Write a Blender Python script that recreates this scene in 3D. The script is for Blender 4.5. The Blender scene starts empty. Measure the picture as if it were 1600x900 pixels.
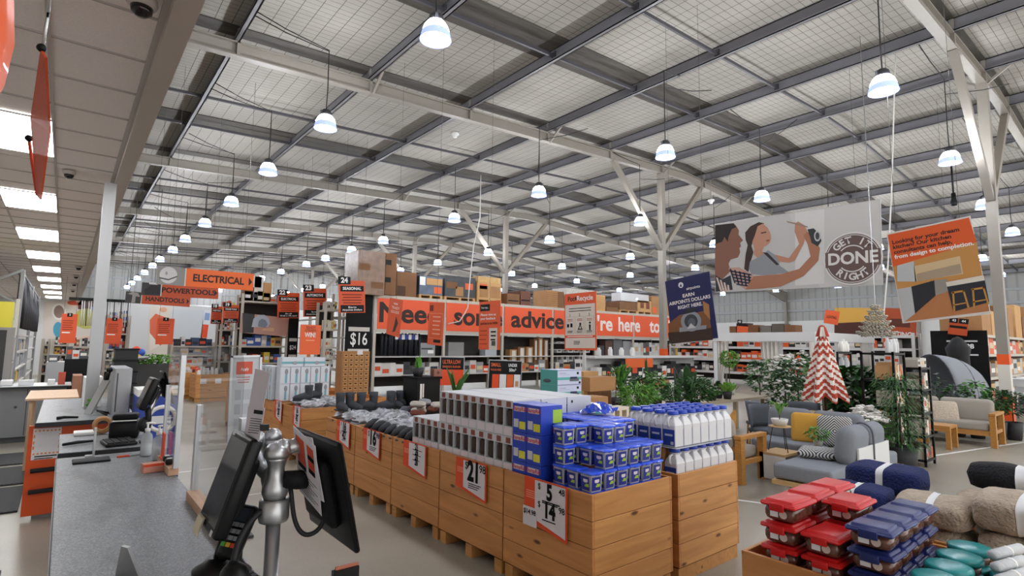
import bpy, math, random
from math import sin, cos, pi, radians as R
from mathutils import Vector as V, Matrix
random.seed(7)
S = bpy.context.scene
COL = S.collection
# ------------------------------------------------------------------ camera
FPX, YAW, PIT, ROL, EYE = 852.6, 0.683838, 0.1038136, 0.01272989, 1.75
fw = V((sin(YAW)*cos(PIT), cos(YAW)*cos(PIT), sin(PIT)))
r0 = V((cos(YAW), -sin(YAW), 0)); u0 = r0.cross(fw)
rt = r0*cos(ROL)+u0*sin(ROL); up = u0*cos(ROL)-r0*sin(ROL)
cd = bpy.data.cameras.new('camera'); cam = bpy.data.objects.new('camera', cd); COL.objects.link(cam)
cd.sensor_width = 36; cd.lens = FPX/1600*36; cd.clip_start = .02; cd.clip_end = 300
m = Matrix((rt, up, -fw)).transposed().to_4x4(); m.translation = (0, 0, EYE); cam.matrix_world = m
S.camera = cam
# ------------------------------------------------------------------ light and exposure
LAMP_GLOW, LENS_GLOW, PANEL_GLOW, SKY = 165.0, 0.75, 14.0, 1.5
S.view_settings.view_transform = 'Standard'; S.view_settings.look = 'None'
S.view_settings.exposure = 0.6; S.view_settings.gamma = 1; S.view_settings.use_curve_mapping = False
S.cycles.max_bounces = 7; S.cycles.diffuse_bounces = 5; S.cycles.glossy_bounces = 3
S.cycles.transmission_bounces = 4; S.cycles.transparent_max_bounces = 10
S.cycles.caustics_reflective = False; S.cycles.caustics_refractive = False
S.cycles.sample_clamp_indirect = 3.0; S.cycles.sample_clamp_direct = 0
W = bpy.data.worlds.new('world'); S.world = W; W.use_nodes = True
W.node_tree.nodes['Background'].inputs[0].default_value = (1, .985, .96, 1)
W.node_tree.nodes['Background'].inputs[1].default_value = SKY

# ------------------------------------------------------------------ pixel of the 1600x900 photo -> point on a plane of the place
def ray(x, y): return fw+rt*((x-800)/FPX)-up*((y-450)/FPX)
def at(x, y, X=None, Y=None, Z=None, D=None):
    d = ray(x, y)
    t = X/d.x if X is not None else Y/d.y if Y is not None else (Z-EYE)/d.z if Z is not None else D
    return V((0, 0, EYE))+d*t

# ------------------------------------------------------------------ mesh builder
class MB:
    def __init__(s): s.v = []; s.f = []; s.m = []; s.sm = []
    def add(s, vs, fs, m=0, smooth=False):
        b = len(s.v); s.v += [tuple(v) for v in vs]
        for f in fs: s.f.append([b+i for i in f]); s.m.append(m); s.sm.append(smooth)
        return s
    def box(s, x0, y0, z0, x1, y1, z1, m=0, M=None):
        vs = [V((x, y, z)) for z in (z0, z1) for x, y in ((x0, y0), (x1, y0), (x1, y1), (x0, y1))]
        if M: vs = [M@v for v in vs]
        return s.add(vs, [(3, 2, 1, 0), (4, 5, 6, 7), (0, 1, 5, 4), (1, 2, 6, 5), (2, 3, 7, 6), (3, 0, 4, 7)], m)
    def rbox(s, x0, y0, z0, x1, y1, z1, r=.02, m=0, M=None, puff=0., n=3):
        # rounded box: superellipsoid-like soft block
        cx, cy, cz = (x0+x1)/2, (y0+y1)/2, (z0+z1)/2; hx, hy, hz = (x1-x0)/2, (y1-y0)/2, (z1-z0)/2
        r = min(r, hx, hy, hz); pts = []; rows = []
        vs = []; N = 4*n
        lat = [(-hz, None)]
        prof = [(-pi/2+pi/2*i/n, -1) for i in range(n+1)]+[(pi/2*i/n, 1) for i in range(n+1)]
        ang = [(q*pi/2+pi/2*i/n, q) for q in range(4) for i in range(n+1)]
        sx = (1, -1, -1, 1); sy = (1, 1, -1, -1)
        for a, sg in prof:
            for b, q in ang:
                c = cos(a)*r
                p = V((sx[q]*(hx-r)+c*cos(b), sy[q]*(hy-r)+c*sin(b), sg*(hz-r)+sin(a)*r))
                if puff:
                    k = 1+puff*(1-(p.x/hx)**2)*(1-(p.y/hy)**2) if hx and hy else 1
                    p.z *= k
                p += V((cx, cy, cz)); vs.append(M@p if M else p)
        L = len(ang); fs = []
        for i in range(len(prof)-1):
            for j in range(L): fs.append((i*L+j, i*L+(j+1) % L, (i+1)*L+(j+1) % L, (i+1)*L+j))
        fs.append(tuple(range(L))[::-1]); fs.append(tuple((len(prof)-1)*L+j for j in range(L)))
        return s.add(vs, fs, m, True)
    def lathe(s, prof, c=(0, 0, 0), n=16, m=0, M=None, smooth=True, cap=True):
        vs = []; fs = []; K = len(prof); c = V(c)
        for r, z in prof:
            for j in range(n):
                a = 2*pi*j/n; p = V((r*cos(a), r*sin(a), z))
                vs.append((M@p if M else p)+c)
        for i in range(K-1):
            for j in range(n): fs.append((i*n+j, i*n+(j+1) % n, (i+1)*n+(j+1) % n, (i+1)*n+j))
        s.add(vs, fs, m, smooth)
        if cap:
            b = len(s.v)-len(vs)
            if prof[0][0] > 1e-4: s.f.append([b+j for j in range(n)][::-1]); s.m.append(m); s.sm.append(False)
            if prof[-1][0] > 1e-4: s.f.append([b+(K-1)*n+j for j in range(n)]); s.m.append(m); s.sm.append(False)
        return s
    def tube(s, pts, r, n=6, m=0, cap=True):
        pts = [V(p) for p in pts]; rr = r if isinstance(r, (list, tuple)) else [r]*len(pts)
        vs = []; fs = []
        d0 = (pts[1]-pts[0]).normalized(); ax = V((0, 0, 1)) if abs(d0.z) < .9 else V((1, 0, 0))
        a = d0.cross(ax).normalized()
        for i, p in enumerate(pts):
            d = ((pts[min(i+1, len(pts)-1)]-p).normalized()+(p-pts[max(i-1, 0)]).normalized())
            d = d.normalized() if d.length > 1e-6 else d0
            a = (a-d*a.dot(d)); a = a.normalized() if a.length > 1e-6 else d.orthogonal().normalized(); b = d.cross(a)
            for j in range(n): t = 2*pi*j/n; vs.append(p+(a*cos(t)+b*sin(t))*rr[i])
        for i in range(len(pts)-1):
            for j in range(n): fs.append((i*n+j, i*n+(j+1) % n, (i+1)*n+(j+1) % n, (i+1)*n+j))
        if cap: fs.append(tuple(range(n))[::-1]); fs.append(tuple((len(pts)-1)*n+j for j in range(n)))
        return s.add(vs, fs, m, n > 4)
    def beam(s, a, b, w, h, m=0, upv=(0, 0, 1)):
        a, b = V(a), V(b); d = (b-a).normalized(); u = V(upv); x = d.cross(u)
        x = x.normalized() if x.length > 1e-5 else V((1, 0, 0)); u = x.cross(d)
        vs = [p+x*i*w/2+u*j*h/2 for p in (a, b) for i, j in ((-1, -1), (1, -1), (1, 1), (-1, 1))]
        return s.add(vs, [(3, 2, 1, 0), (4, 5, 6, 7), (0, 1, 5, 4), (1, 2, 6, 5), (2, 3, 7, 6), (3, 0, 4, 7)], m)
    def prism(s, poly, t, m=0, M=None):
        # outline in local x,z with thickness t along +y
        n = len(poly); vs = [V((x, 0, z)) for x, z in poly]+[V((x, t, z)) for x, z in poly]
        if M: vs = [M@v for v in vs]
        return s.add(vs, [tuple(range(n)), tuple(range(2*n-1, n-1, -1))]+[(i, n+i, n+(i+1) % n, (i+1) % n) for i in range(n)], m)
    def ball(s, c, rx, ry=None, rz=None, n=10, k=6, m=0, M=None):
        ry = ry or rx; rz = rz or rx; c = V(c); vs = []; fs = []
        for i in range(k+1):
            t = pi*i/k
            for j in range(n):
                a = 2*pi*j/n; p = V((rx*sin(t)*cos(a), ry*sin(t)*sin(a), -rz*cos(t)))
                vs.append((M@p if M else p)+c)
        for i in range(k):
            for j in range(n): fs.append((i*n+j, i*n+(j+1) % n, (i+1)*n+(j+1) % n, (i+1)*n+j))
        return s.add(vs, fs, m, True)
    def grid(s, fn, nu, nv, m=0, smooth=True):
        vs = [fn(i/nu, j/nv) for j in range(nv+1) for i in range(nu+1)]
        return s.add(vs, [(j*(nu+1)+i, j*(nu+1)+i+1, (j+1)*(nu+1)+i+1, (j+1)*(nu+1)+i) for j in range(nv) for i in range(nu)], m, smooth)
    def build(s, name, mats, parent=None, loc=None, rz=0, bev=0, sub=0, solid=0):
        me = bpy.data.meshes.new(name); me.from_pydata(s.v, [], s.f); me.update()
        for k in (mats if isinstance(mats, (list, tuple)) else [mats]): me.materials.append(k)
        me.polygons.foreach_set('material_index', s.m); me.polygons.foreach_set('use_smooth', s.sm)
        o = bpy.data.objects.new(name, me); COL.objects.link(o)
        if parent: o.parent = parent
        if loc is not None: o.location = loc
        o.rotation_euler.z = rz
        if solid: q = o.modifiers.new('s', 'SOLIDIFY'); q.thickness = solid; q.offset = 0
        if bev: q = o.modifiers.new('b', 'BEVEL'); q.width = bev; q.segments = 2; q.limit_method = 'ANGLE'
        if sub: q = o.modifiers.new('u', 'SUBSURF'); q.levels = sub; q.render_levels = sub
        return o

def smooth(pts, n=5):
    P = [V(p) for p in pts]; P = [P[0]*2-P[1]]+P+[P[-1]*2-P[-2]]; out = []
    for i in range(1, len(P)-2):
        for k in range(n):
            t = k/n; a, b, c, d = P[i-1:i+3]; out.append(.5*(2*b+(c-a)*t+(2*a-5*b+4*c-d)*t*t+(3*b-a-3*c+d)*t**3))
    return out+[P[-2]]
def tag(o, label=None, cat=None, group=None, kind=None):
    if label: o['label'] = label
    if cat: o['category'] = cat
    if group: o['group'] = group
    if kind: o['kind'] = kind
    return o
def thing(name, label, cat, loc=(0, 0, 0), rz=0, group=None):
    o = bpy.data.objects.new(name, None); COL.objects.link(o); o.empty_display_size = .1
    o.location = loc; o.rotation_euler.z = rz
    return tag(o, label, cat, group)
def struct(o): o['kind'] = 'structure'; return o
KIDS = {}
def dup(root, loc, rz=None, label=None, group=None, scale=None):
    def cp(o, par=None):
        c = o.copy(); COL.objects.link(c)
        if par: c.parent = par
        for k in o.children: cp(k, c)
        return c
    c = cp(root); c.location = loc
    if rz is not None: c.rotation_euler.z = rz
    if scale is not None: c.scale = (scale,)*3 if not isinstance(scale, (tuple, list)) else scale
    if label: c['label'] = label
    if group: c['group'] = group
    return c
ORD = 'first second third fourth fifth sixth seventh eighth ninth tenth eleventh twelfth thirteenth fourteenth fifteenth sixteenth seventeenth eighteenth nineteenth twentieth'.split()

# ------------------------------------------------------------------ materials
def s2l(c):
    if isinstance(c, str): c = [int(c[i:i+2], 16)/255 for i in (0, 2, 4)]
    return tuple(x/12.92 if x <= .04045 else ((x+.055)/1.055)**2.4 for x in c)+(1,)
MC = {}
def mat(c, rough=.6, metal=0., spec=.5, vary=0., vscale=8., bump=0., bscale=40., alpha=1., trans=0., coat=0., stretch=None, ior=1.45, sheen=0.):
    key = (c if isinstance(c, str) else tuple(c), rough, metal, spec, vary, vscale, bump, bscale, alpha, trans, coat, stretch, sheen)
    if key in MC: return MC[key]
    k = bpy.data.materials.new('m_%s' % (c if isinstance(c, str) else len(MC))); k.use_nodes = True
    N, L = k.node_tree.nodes, k.node_tree.links; b = N['Principled BSDF']
    b.inputs['Base Color'].default_value = s2l(c); b.inputs['Roughness'].default_value = rough
    b.inputs['Metallic'].default_value = metal; b.inputs['Specular IOR Level'].default_value = spec
    b.inputs['Alpha'].default_value = alpha; b.inputs['Transmission Weight'].default_value = trans
    b.inputs['Coat Weight'].default_value = coat; b.inputs['IOR'].default_value = ior; b.inputs['Sheen Weight'].default_value = sheen
    if vary or bump:
        tc = N.new('ShaderNodeTexCoord'); src = tc.outputs['Object']
        if stretch:
            mp = N.new('ShaderNodeMapping'); mp.inputs['Scale'].default_value = stretch; L.new(src, mp.inputs[0]); src = mp.outputs[0]
    if vary:
        n = N.new('ShaderNodeTexNoise'); n.inputs['Scale'].default_value = vscale; n.inputs['Detail'].default_value = 4; L.new(src, n.inputs[0])
        x = N.new('ShaderNodeMix'); x.data_type = 'RGBA'; x.blend_type = 'MULTIPLY'; x.inputs[0].default_value = 1
        cr = N.new('ShaderNodeValToRGB'); cr.color_ramp.elements[0].position = .3; cr.color_ramp.elements[1].position = .7
        cr.color_ramp.elements[0].color = (1-vary,)*3+(1,); cr.color_ramp.elements[1].color = (1, 1, 1, 1)
        L.new(n.outputs['Fac'], cr.inputs[0]); x.inputs[6].default_value = s2l(c); L.new(cr.outputs[0], x.inputs[7]); L.new(x.outputs[2], b.inputs['Base Color'])
    if bump:
        n = N.new('ShaderNodeTexNoise'); n.inputs['Scale'].default_value = bscale; n.inputs['Detail'].default_value = 3; L.new(src, n.inputs[0])
        bp = N.new('ShaderNodeBump'); bp.inputs['Strength'].default_value = bump; bp.inputs['Distance'].default_value = .02
        L.new(n.outputs['Fac'], bp.inputs['Height']); L.new(bp.outputs[0], b.inputs['Normal'])
    MC[key] = k; return k
def glow(c, s):
    key = ('glow', c, s)
    if key in MC: return MC[key]
    k = bpy.data.materials.new('m_glow'); k.use_nodes = True; b = k.node_tree.nodes['Principled BSDF']
    b.inputs['Base Color'].default_value = s2l(c); b.inputs['Emission Color'].default_value = s2l(c); b.inputs['Emission Strength'].default_value = s
    MC[key] = k; return k
def nodes(name):
    k = bpy.data.materials.new(name); k.use_nodes = True
    return k, k.node_tree.nodes, k.node_tree.links, k.node_tree.nodes['Principled BSDF']
def ramp(N, L, src, stops):
    cr = N.new('ShaderNodeValToRGB'); e = cr.color_ramp.elements
    while len(e) < len(stops): e.new(.5)
    for q, (p, c) in zip(e, stops): q.position = p; q.color = s2l(c) if isinstance(c, str) else c
    L.new(src, cr.inputs[0]); return cr.outputs[0]
def wood(name, lo, hi, axis, knots='5a3316', scale=1., rough=.55):
    # pine boards whose grain runs along the object's x, y or z axis; a few round knots
    k, N, L, b = nodes(name)
    tc = N.new('ShaderNodeTexCoord'); oi = N.new('ShaderNodeObjectInfo')
    ad = N.new('ShaderNodeVectorMath'); ad.operation = 'MULTIPLY_ADD'; ad.inputs[1].default_value = (1, 1, 1)
    mu = N.new('ShaderNodeMath'); mu.operation = 'MULTIPLY'; mu.inputs[1].default_value = 37.; L.new(oi.outputs['Random'], mu.inputs[0])
    L.new(tc.outputs['Object'], ad.inputs[0]); L.new(mu.outputs[0], ad.inputs[2])
    mp = N.new('ShaderNodeMapping'); sc = [16*scale]*3; sc['xyz'.index(axis)] = 1.3*scale; mp.inputs['Scale'].default_value = sc
    L.new(ad.outputs[0], mp.inputs[0])
    n = N.new('ShaderNodeTexNoise'); n.inputs['Scale'].default_value = 1.; n.inputs['Detail'].default_value = 5; n.inputs['Distortion'].default_value = .8; L.new(mp.outputs[0], n.inputs[0])
    c1 = ramp(N, L, n.outputs['Fac'], [(.3, lo), (.68, hi)])
    mp2 = N.new('ShaderNodeMapping'); s2 = [7*scale]*3; s2['xyz'.index(axis)] = 2.6*scale; mp2.inputs['Scale'].default_value = s2; L.new(ad.outputs[0], mp2.inputs[0])
    vo = N.new('ShaderNodeTexVoronoi'); vo.inputs['Scale'].default_value = 1.; L.new(mp2.outputs[0], vo.inputs[0])
    fac = ramp(N, L, vo.outputs['Distance'], [(.06, (1, 1, 1, 1)), (.13, (0, 0, 0, 1))])
    x = N.new('ShaderNodeMix'); x.data_type = 'RGBA'; L.new(fac, x.inputs[0]); L.new(c1, x.inputs[6]); x.inputs[7].default_value = s2l(knots)
    L.new(x.outputs[2], b.inputs['Base Color']); b.inputs['Roughness'].default_value = rough
    return k
def text(body, size, parent, loc, face, m, name='lettering', ax='CENTER', bold=.0, ay='CENTER', sx=1.):
    # face: rotation matrix whose x is the reading direction and z comes out of the board
    c = bpy.data.curves.new(name, 'FONT'); c.body = body; c.size = size; c.align_x = ax; c.align_y = ay; c.offset = bold*size; c.extrude = 0.0
    c.resolution_u = 3; c.space_line = .95
    t = bpy.data.objects.new(name, c); me = bpy.data.meshes.new_from_object(t); bpy.data.objects.remove(t); bpy.data.curves.remove(c)
    me.name = name; me.materials.clear(); me.materials.append(m); o = bpy.data.objects.new(name, me); COL.objects.link(o); o.parent = parent
    o.location = loc; o.rotation_euler = face.to_euler(); o.scale.x = sx
    return o
# reading faces: looking along +y (board faces -y), along +x (board faces -x), along -x, upwards
FACE_Y = Matrix(((1, 0, 0), (0, 0, -1), (0, 1, 0)))
FACE_X = Matrix(((0, 0, -1), (-1, 0, 0), (0, 1, 0)))
FACE_UP = Matrix.Identity(3)

ORANGE = mat('e2571f', .5); ORANGE_D = mat('c2481c', .5); WHITE = mat('e8e8e6', .5); BLACK = mat('101112', .5, spec=.25); BLACK_M = mat('151617', .8, spec=.2)
RED_OR = mat('d9481f', .55); GREY = mat('9a9c9e', .5); LGREY = mat('c4c6c6', .5); DGREY = mat('3a3c3e', .6); STEEL = mat('b4b6b8', .35, metal=.8)
ALU = mat('b9bcc0', .35, metal=.6); PAPER = mat('dedce0', .7); INK = mat('121214', .8, spec=.15); CARD = mat('a87c50', .75, vary=.15, vscale=3); CARD_D = mat('7d5738', .75, vary=.15, vscale=3)
CARD_L = mat('c69a66', .75, vary=.12, vscale=4); BLUE = mat('1f3fae', .4); NAVY = mat('141c44', .5); PEBBLE = mat('aab0b4', .5)
# ================================================================== the building
RIDGE = 18.0
def under(x): return 8.1-.0425*(RIDGE-x) if x < RIDGE else 8.1-.07*(x-RIDGE)     # underside of the rafters
XL, XR, YB, YF = -3.2, 46.5, 56.8, -6.5
FR = [2.58+9.05*i for i in range(7)]
# floor: worn grey polished concrete
k, N, L, b = nodes('concrete')
tc = N.new('ShaderNodeTexCoord')
n1 = N.new('ShaderNodeTexNoise'); n1.inputs['Scale'].default_value = .7; n1.inputs['Detail'].default_value = 6; L.new(tc.outputs['Object'], n1.inputs[0])
c1 = ramp(N, L, n1.outputs['Fac'], [(.3, '8c877b'), (.7, 'a19b8e')])
n2 = N.new('ShaderNodeTexNoise'); n2.inputs['Scale'].default_value = 60; n2.inputs['Detail'].default_value = 2; L.new(tc.outputs['Object'], n2.inputs[0])
c2 = ramp(N, L, n2.outputs['Fac'], [(.3, (.88, .88, .88, 1)), (.7, (1, 1, 1, 1))])
x = N.new('ShaderNodeMix'); x.data_type = 'RGBA'; x.blend_type = 'MULTIPLY'; x.inputs[0].default_value = 1; L.new(c1, x.inputs[6]); L.new(c2, x.inputs[7])
L.new(x.outputs[2], b.inputs['Base Color']); b.inputs['Roughness'].default_value = .32; b.inputs['Specular IOR Level'].default_value = .35
CONC = k
struct(MB().box(XL, YF, -.2, XR, YB, 0).build('floor', CONC))
# roof: foil-faced blanket held by safety mesh
k, N, L, b = nodes('foil')
tc = N.new('ShaderNodeTexCoord'); sp = N.new('ShaderNodeSeparateXYZ'); L.new(tc.outputs['Object'], sp.inputs[0])
def lines(axis, period, w):
    a = N.new('ShaderNodeMath'); a.operation = 'DIVIDE'; a.inputs[1].default_value = period; L.new(sp.outputs[axis], a.inputs[0])
    f = N.new('ShaderNodeMath'); f.operation = 'FRACT'; L.new(a.outputs[0], f.inputs[0])
    g = N.new('ShaderNodeMath'); g.operation = 'LESS_THAN'; g.inputs[1].default_value = w/period; L.new(f.outputs[0], g.inputs[0])
    return g.outputs[0]
mx = N.new('ShaderNodeMath'); mx.operation = 'MAXIMUM'; L.new(lines(0, .30, .013), mx.inputs[0]); L.new(lines(1, .15, .010), mx.inputs[1])
n1 = N.new('ShaderNodeTexNoise'); n1.inputs['Scale'].default_value = .5; n1.inputs['Detail'].default_value = 5; L.new(tc.outputs['Object'], n1.inputs[0])
c1 = ramp(N, L, n1.outputs['Fac'], [(.3, '938f87'), (.7, 'a5a098')])
x = N.new('ShaderNodeMix'); x.data_type = 'RGBA'; L.new(mx.outputs[0], x.inputs[0]); L.new(c1, x.inputs[6]); x.inputs[7].default_value = s2l('55514b')
L.new(x.outputs[2], b.inputs['Base Color']); b.inputs['Roughness'].default_value = .62; b.inputs['Specular IOR Level'].default_value = .25
n3 = N.new('ShaderNodeTexNoise'); n3.inputs['Scale'].default_value = 1; n3.inputs['Detail'].default_value = 3
mp = N.new('ShaderNodeMapping'); mp.inputs['Scale'].default_value = (1.2, 9, 1); L.new(tc.outputs['Object'], mp.inputs[0]); L.new(mp.outputs[0], n3.inputs[0])
bp = N.new('ShaderNodeBump'); bp.inputs['Strength'].default_value = .5; bp.inputs['Distance'].default_value = .05; L.new(n3.outputs['Fac'], bp.inputs['Height']); L.new(bp.outputs[0], b.inputs['Normal'])
FOIL = k
UPR = .62
mb = MB()
for a, c in ((XL, RIDGE), (RIDGE, XR)):
    za, zc = under(a)+UPR, under(c)+UPR
    mb.add([(a, YF, za), (c, YF, zc), (c, YB, zc), (a, YB, za), (a, YF, za+.1), (c, YF, zc+.1), (c, YB, zc+.1), (a, YB, za+.1)], [(3, 2, 1, 0), (4, 5, 6, 7), (0, 1, 5, 4), (1, 2, 6, 5), (2, 3, 7, 6), (3, 0, 4, 7)])
struct(mb.build('ceiling', FOIL))
# dull translucent roof sheets, one strip per bay
SHEET = mat('57534d', .7, spec=.2, vary=.35, vscale=3, stretch=(.4, 3, 1), bump=.3, bscale=10)
def roof_strip(y0, y1, dz, name, m, x0=XL, x1=XR):
    mb = MB()
    for a, c in ((x0, RIDGE), (RIDGE, x1)):
        za, zc = under(a)+UPR-dz, under(c)+UPR-dz
        mb.add([(a, y0, za), (c, y0, zc), (c, y1, zc), (a, y1, za), (a, y0, za+.02), (c, y0, zc+.02), (c, y1, zc+.02), (a, y1, za+.02)], [(3, 2, 1, 0), (4, 5, 6, 7), (0, 1, 5, 4), (1, 2, 6, 5), (2, 3, 7, 6), (3, 0, 4, 7)])
    return struct(mb.build(name, m))
for y in FR[:6]:
    roof_strip(y+5.3, y+6.25, .025, 'roof_sheet', SHEET)
    roof_strip(y-.10, y+.34, .025, 'roof_sheet', SHEET)
# steel: purlins, bridging rods, portal frames
PURL = mat('757478', .5, metal=.1, vary=.15, vscale=2); FRAME = mat('8b857c', .5, vary=.08, vscale=3); DARKST = mat('4a494d', .5, metal=.1)
PX = [2.27+2.83*i-2.83*2 for i in range(18)]
for i, px in enumerate(PX):
    if px > XR-1: continue
    z = under(px)+.30; mb = MB()
    mb.box(px-.012, YF, z, px+.012, YB, z+.30)
    mb.box(px-.09, YF, z, px+.012, YB, z+.02); mb.box(px-.012, YF, z+.28, px+.09, YB, z+.30)
    mb.box(px-.09, YF, z, px-.075, YB, z+.045)
    struct(mb.build('purlin', PURL))
for y in FR[:6]:
    for dy in (3.5, 5.75):
        mb = MB()
        for i in range(len(PX)-1):
            if PX[i+1] > XR: break
            a, c = PX[i], PX[i+1]
            mb.beam((a, y+dy, under(a)+.43), (c, y+dy, under(c)+.43), .05, .07)
            mb.box(c-.05, y+dy-.05, under(c)+.33, c+.05, y+dy+.05, under(c)+.53)
        struct(mb.build('bridging_rod', DARKST))
for fi, y in enumerate(FR):
    mb = MB()
    for a, c in ((XL, RIDGE), (RIDGE, XR)):
        za, zc = under(a), under(c)
        def slab(z0, z1, w):
            mb.add([(a, y-w, za+z0), (c, y-w, zc+z0), (c, y+w, zc+z0), (a, y+w, za+z0), (a, y-w, za+z1), (c, y-w, zc+z1), (c, y+w, zc+z1), (a, y+w, za+z1)], [(3, 2, 1, 0), (4, 5, 6, 7), (0, 1, 5, 4), (1, 2, 6, 5), (2, 3, 7, 6), (3, 0, 4, 7)])
        slab(0, .025, .09); slab(.025, .275, .012); slab(.275, .30, .09)
    for px in PX:      # cleats and fly braces
        if XL < px < XR-1:
            mb.box(px-.03, y-.09, under(px)+.02, px+.03, y-.012, under(px)+.58)
    for px in PX[1::2]:
        if XL < px < XR-1:
            for sy in (-1, 1): mb.beam((px+.06, y+.05*sy, under(px)+.0), (px+.06, y+.55*sy, under(px)+.36), .05, .05)
    # haunch and wall post at the right
    xw = XR-.35
    mb.prism([(xw-3.5, under(xw-3.5)), (xw, under(xw)), (xw, under(xw)-.55)], .16, 0, Matrix.Translation((0, y-.08, 0)))
    mb.box(xw-.05, y-.09, 0, xw+.28, y+.09, under(xw)+.25)
    struct(mb.build('rafter', FRAME))
    # internal column with its pair of braces
    CX = 16.42; mb = MB()
    mb.box(CX-.10, y-.10, 1.68, CX+.10, y+.10, under(CX)+.01)
    mb.beam((CX-2.65, y, under(CX-2.65)+.03), (CX-.08, y, 5.25), .15, .15); mb.beam((CX+2.65, y, under(CX+2.65)+.03), (CX+.08, y, 5.25), .15, .15, 1)
    o = mb.build('column', [FRAME, mat('8a8378', .5, metal=.2)]); struct(o)
    p = MB().box(CX-.105, y-.105, 0, CX+.105, y+.105, .75).box(CX-.105, y-.105, 1.45, CX+.105, y+.105, 1.68).build('orange_paint_band', mat('dd561e', .5), o)
    p = MB().box(CX-.105, y-.105, .75, CX+.105, y+.105, 1.45).build('white_paint_band', mat('cfcac0', .5), o) if fi == 0 else MB().box(CX-.105, y-.105, .75, CX+.105, y+.105, 1.45).build('orange_paint_band', mat('dd561e', .5), o)
    # sloping fly braces beside the column
    for sx in (-2.3, 2.3):
        pass
# walls
CLAD = mat('8f8f8b', .5, bump=.0)
k, N, L, b = nodes('cladding')
tc = N.new('ShaderNodeTexCoord'); wv = N.new('ShaderNodeTexWave'); wv.inputs['Scale'].default_value = 1.2; wv.bands_direction = 'DIAGONAL'; L.new(tc.outputs['Object'], wv.inputs[0])
mp = N.new('ShaderNodeMapping'); mp.inputs['Scale'].default_value = (1, 1, 0); L.new(tc.outputs['Object'], mp.inputs[0]); L.new(mp.outputs[0], wv.inputs[0])
L.new(ramp(N, L, wv.outputs['Fac'], [(.0, '8b8b88'), (.25, '9c9c99'), (1, '9c9c99')]), b.inputs['Base Color']); b.inputs['Roughness'].default_value = .5
CLADM = k
WALLW = mat('d6d6d4', .6)
def girts(mb, pts): pass
struct(MB().box(XR, YF, 4.0, XR+.15, YB, 7.2).build('wall_right', CLADM))
struct(MB().box(XR-.02, YF, 0, XR+.15, YB, 4.0).build('trim_1', WALLW))
for z in (4.75, 5.6): struct(MB().box(XR-.14, YF, z, XR, YB, z+.16).build('trim_2', GREY))
struct(MB().box(XL, YB, 5.0, XR, YB+.15, 9.2).build('wall_back', CLADM))
struct(MB().box(XL, YB-.02, 0, XR, YB+.15, 5.0).build('trim_3', WALLW))
for z in (6.0, 6.9): struct(MB().box(XL, YB-.15, z, XR, YB, z+.16).build('trim_4', GREY))
struct(MB().box(XL-.15, YF, 0, XL, YB, 8.0).build('wall_left', WALLW))
# white line marks on the floor
LINE = mat('d8d8d4', .6)
for i, (a, c, w) in enumerate((((5.9, 4.05), (7.6, -.2), .05), ((9.8, 3.1), (16.8, 1.6), .06), ((2.2, 8.6), (.75, 8.6), .04), ((2.2, 6.9), (.75, 6.9), .03))):
    a, c = V(a), V(c); d = (c-a).normalized(); q = V((-d.y, d.x))*w/2
    struct(MB().add([(*(a-q), .002), (*(c-q), .002), (*(c+q), .002), (*(a+q), .002)], [(0, 1, 2, 3)]).build('trim_%d' % (5+i), LINE))
# ------------------------------------------------------------------ low ceiling over the checkouts
CZ = 3.72; CE = .335; YC = 35.8
k, N, L, b = nodes('ceiling_tile')
tc = N.new('ShaderNodeTexCoord'); n1 = N.new('ShaderNodeTexNoise'); n1.inputs['Scale'].default_value = 90; L.new(tc.outputs['Object'], n1.inputs[0])
L.new(ramp(N, L, n1.outputs['Fac'], [(.35, 'e8dfda'), (.65, 'f0e8e3')]), b.inputs['Base Color']); b.inputs['Roughness'].default_value = .8
TILE = k
PL = [6.3-3.33*2+3.33*i for i in range(12)]
mb = MB(); mb.box(XL, YF, CZ, CE+.13, YC, CZ+.12); struct(mb.build('soffit_ceiling', TILE))
struct(MB().box(CE, YF, CZ-.09, CE+.13, YC, CZ+1.05).build('trim_9', mat('b5aca2', .55)))
struct(MB().box(XL, YC-.1, CZ, CE+.13, YC, 8).build('trim_10', mat('bfbdb8', .6)))
grid = MB()
for gx in (-.225, -.825, -1.425, -2.03): grid.box(gx-.012, YF, CZ-.012, gx+.012, YC, CZ+.01)
for i in range(62):
    gy = 6.3-1.11*10+i*.666
    if gy < YC: grid.box(XL, gy-.01, CZ-.010, CE, gy+.01, CZ+.01)
grid.box(CE-.035, YF, CZ-.015, CE, YC, CZ+.01)
struct(grid.build('trim_11', mat('b4aca6', .5)))
for i, y in enumerate(PL):
    if y < 5.5: continue
    o = thing('ceiling_light_panel', 'recessed white light panel over the checkouts, %s from the front of the store' % ORD[i], 'ceiling light', (-.525, y, CZ-.02), 0, 'ceiling light panels over the checkouts')
    MB().box(-.29, 0, 0, .29, 1.25, .012).build('diffuser', glow('ffffff', PANEL_GLOW), o)
    f = MB(); f.box(-.3, -.015, -.004, -.29, 1.265, .012); f.box(.29, -.015, -.004, .3, 1.265, .012); f.box(-.29, -.015, -.004, .29, 0, .012); f.box(-.29, 1.25, -.004, .29, 1.265, .012)
    f.build('frame', LGREY, o)
# steel post holding the soffit edge
o = MB().box(-.06, -.06, 0, .06, .06, CZ-.09).build('post', mat('a9aaac', .45, metal=.2), None, (.295, 8.1, 0)); struct(o)
# far partition behind the counters
struct(MB().box(XL, 36, 0, 8.2, 36.1, 3.75).build('wall_far', mat('cfd0d0', .6)))
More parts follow.
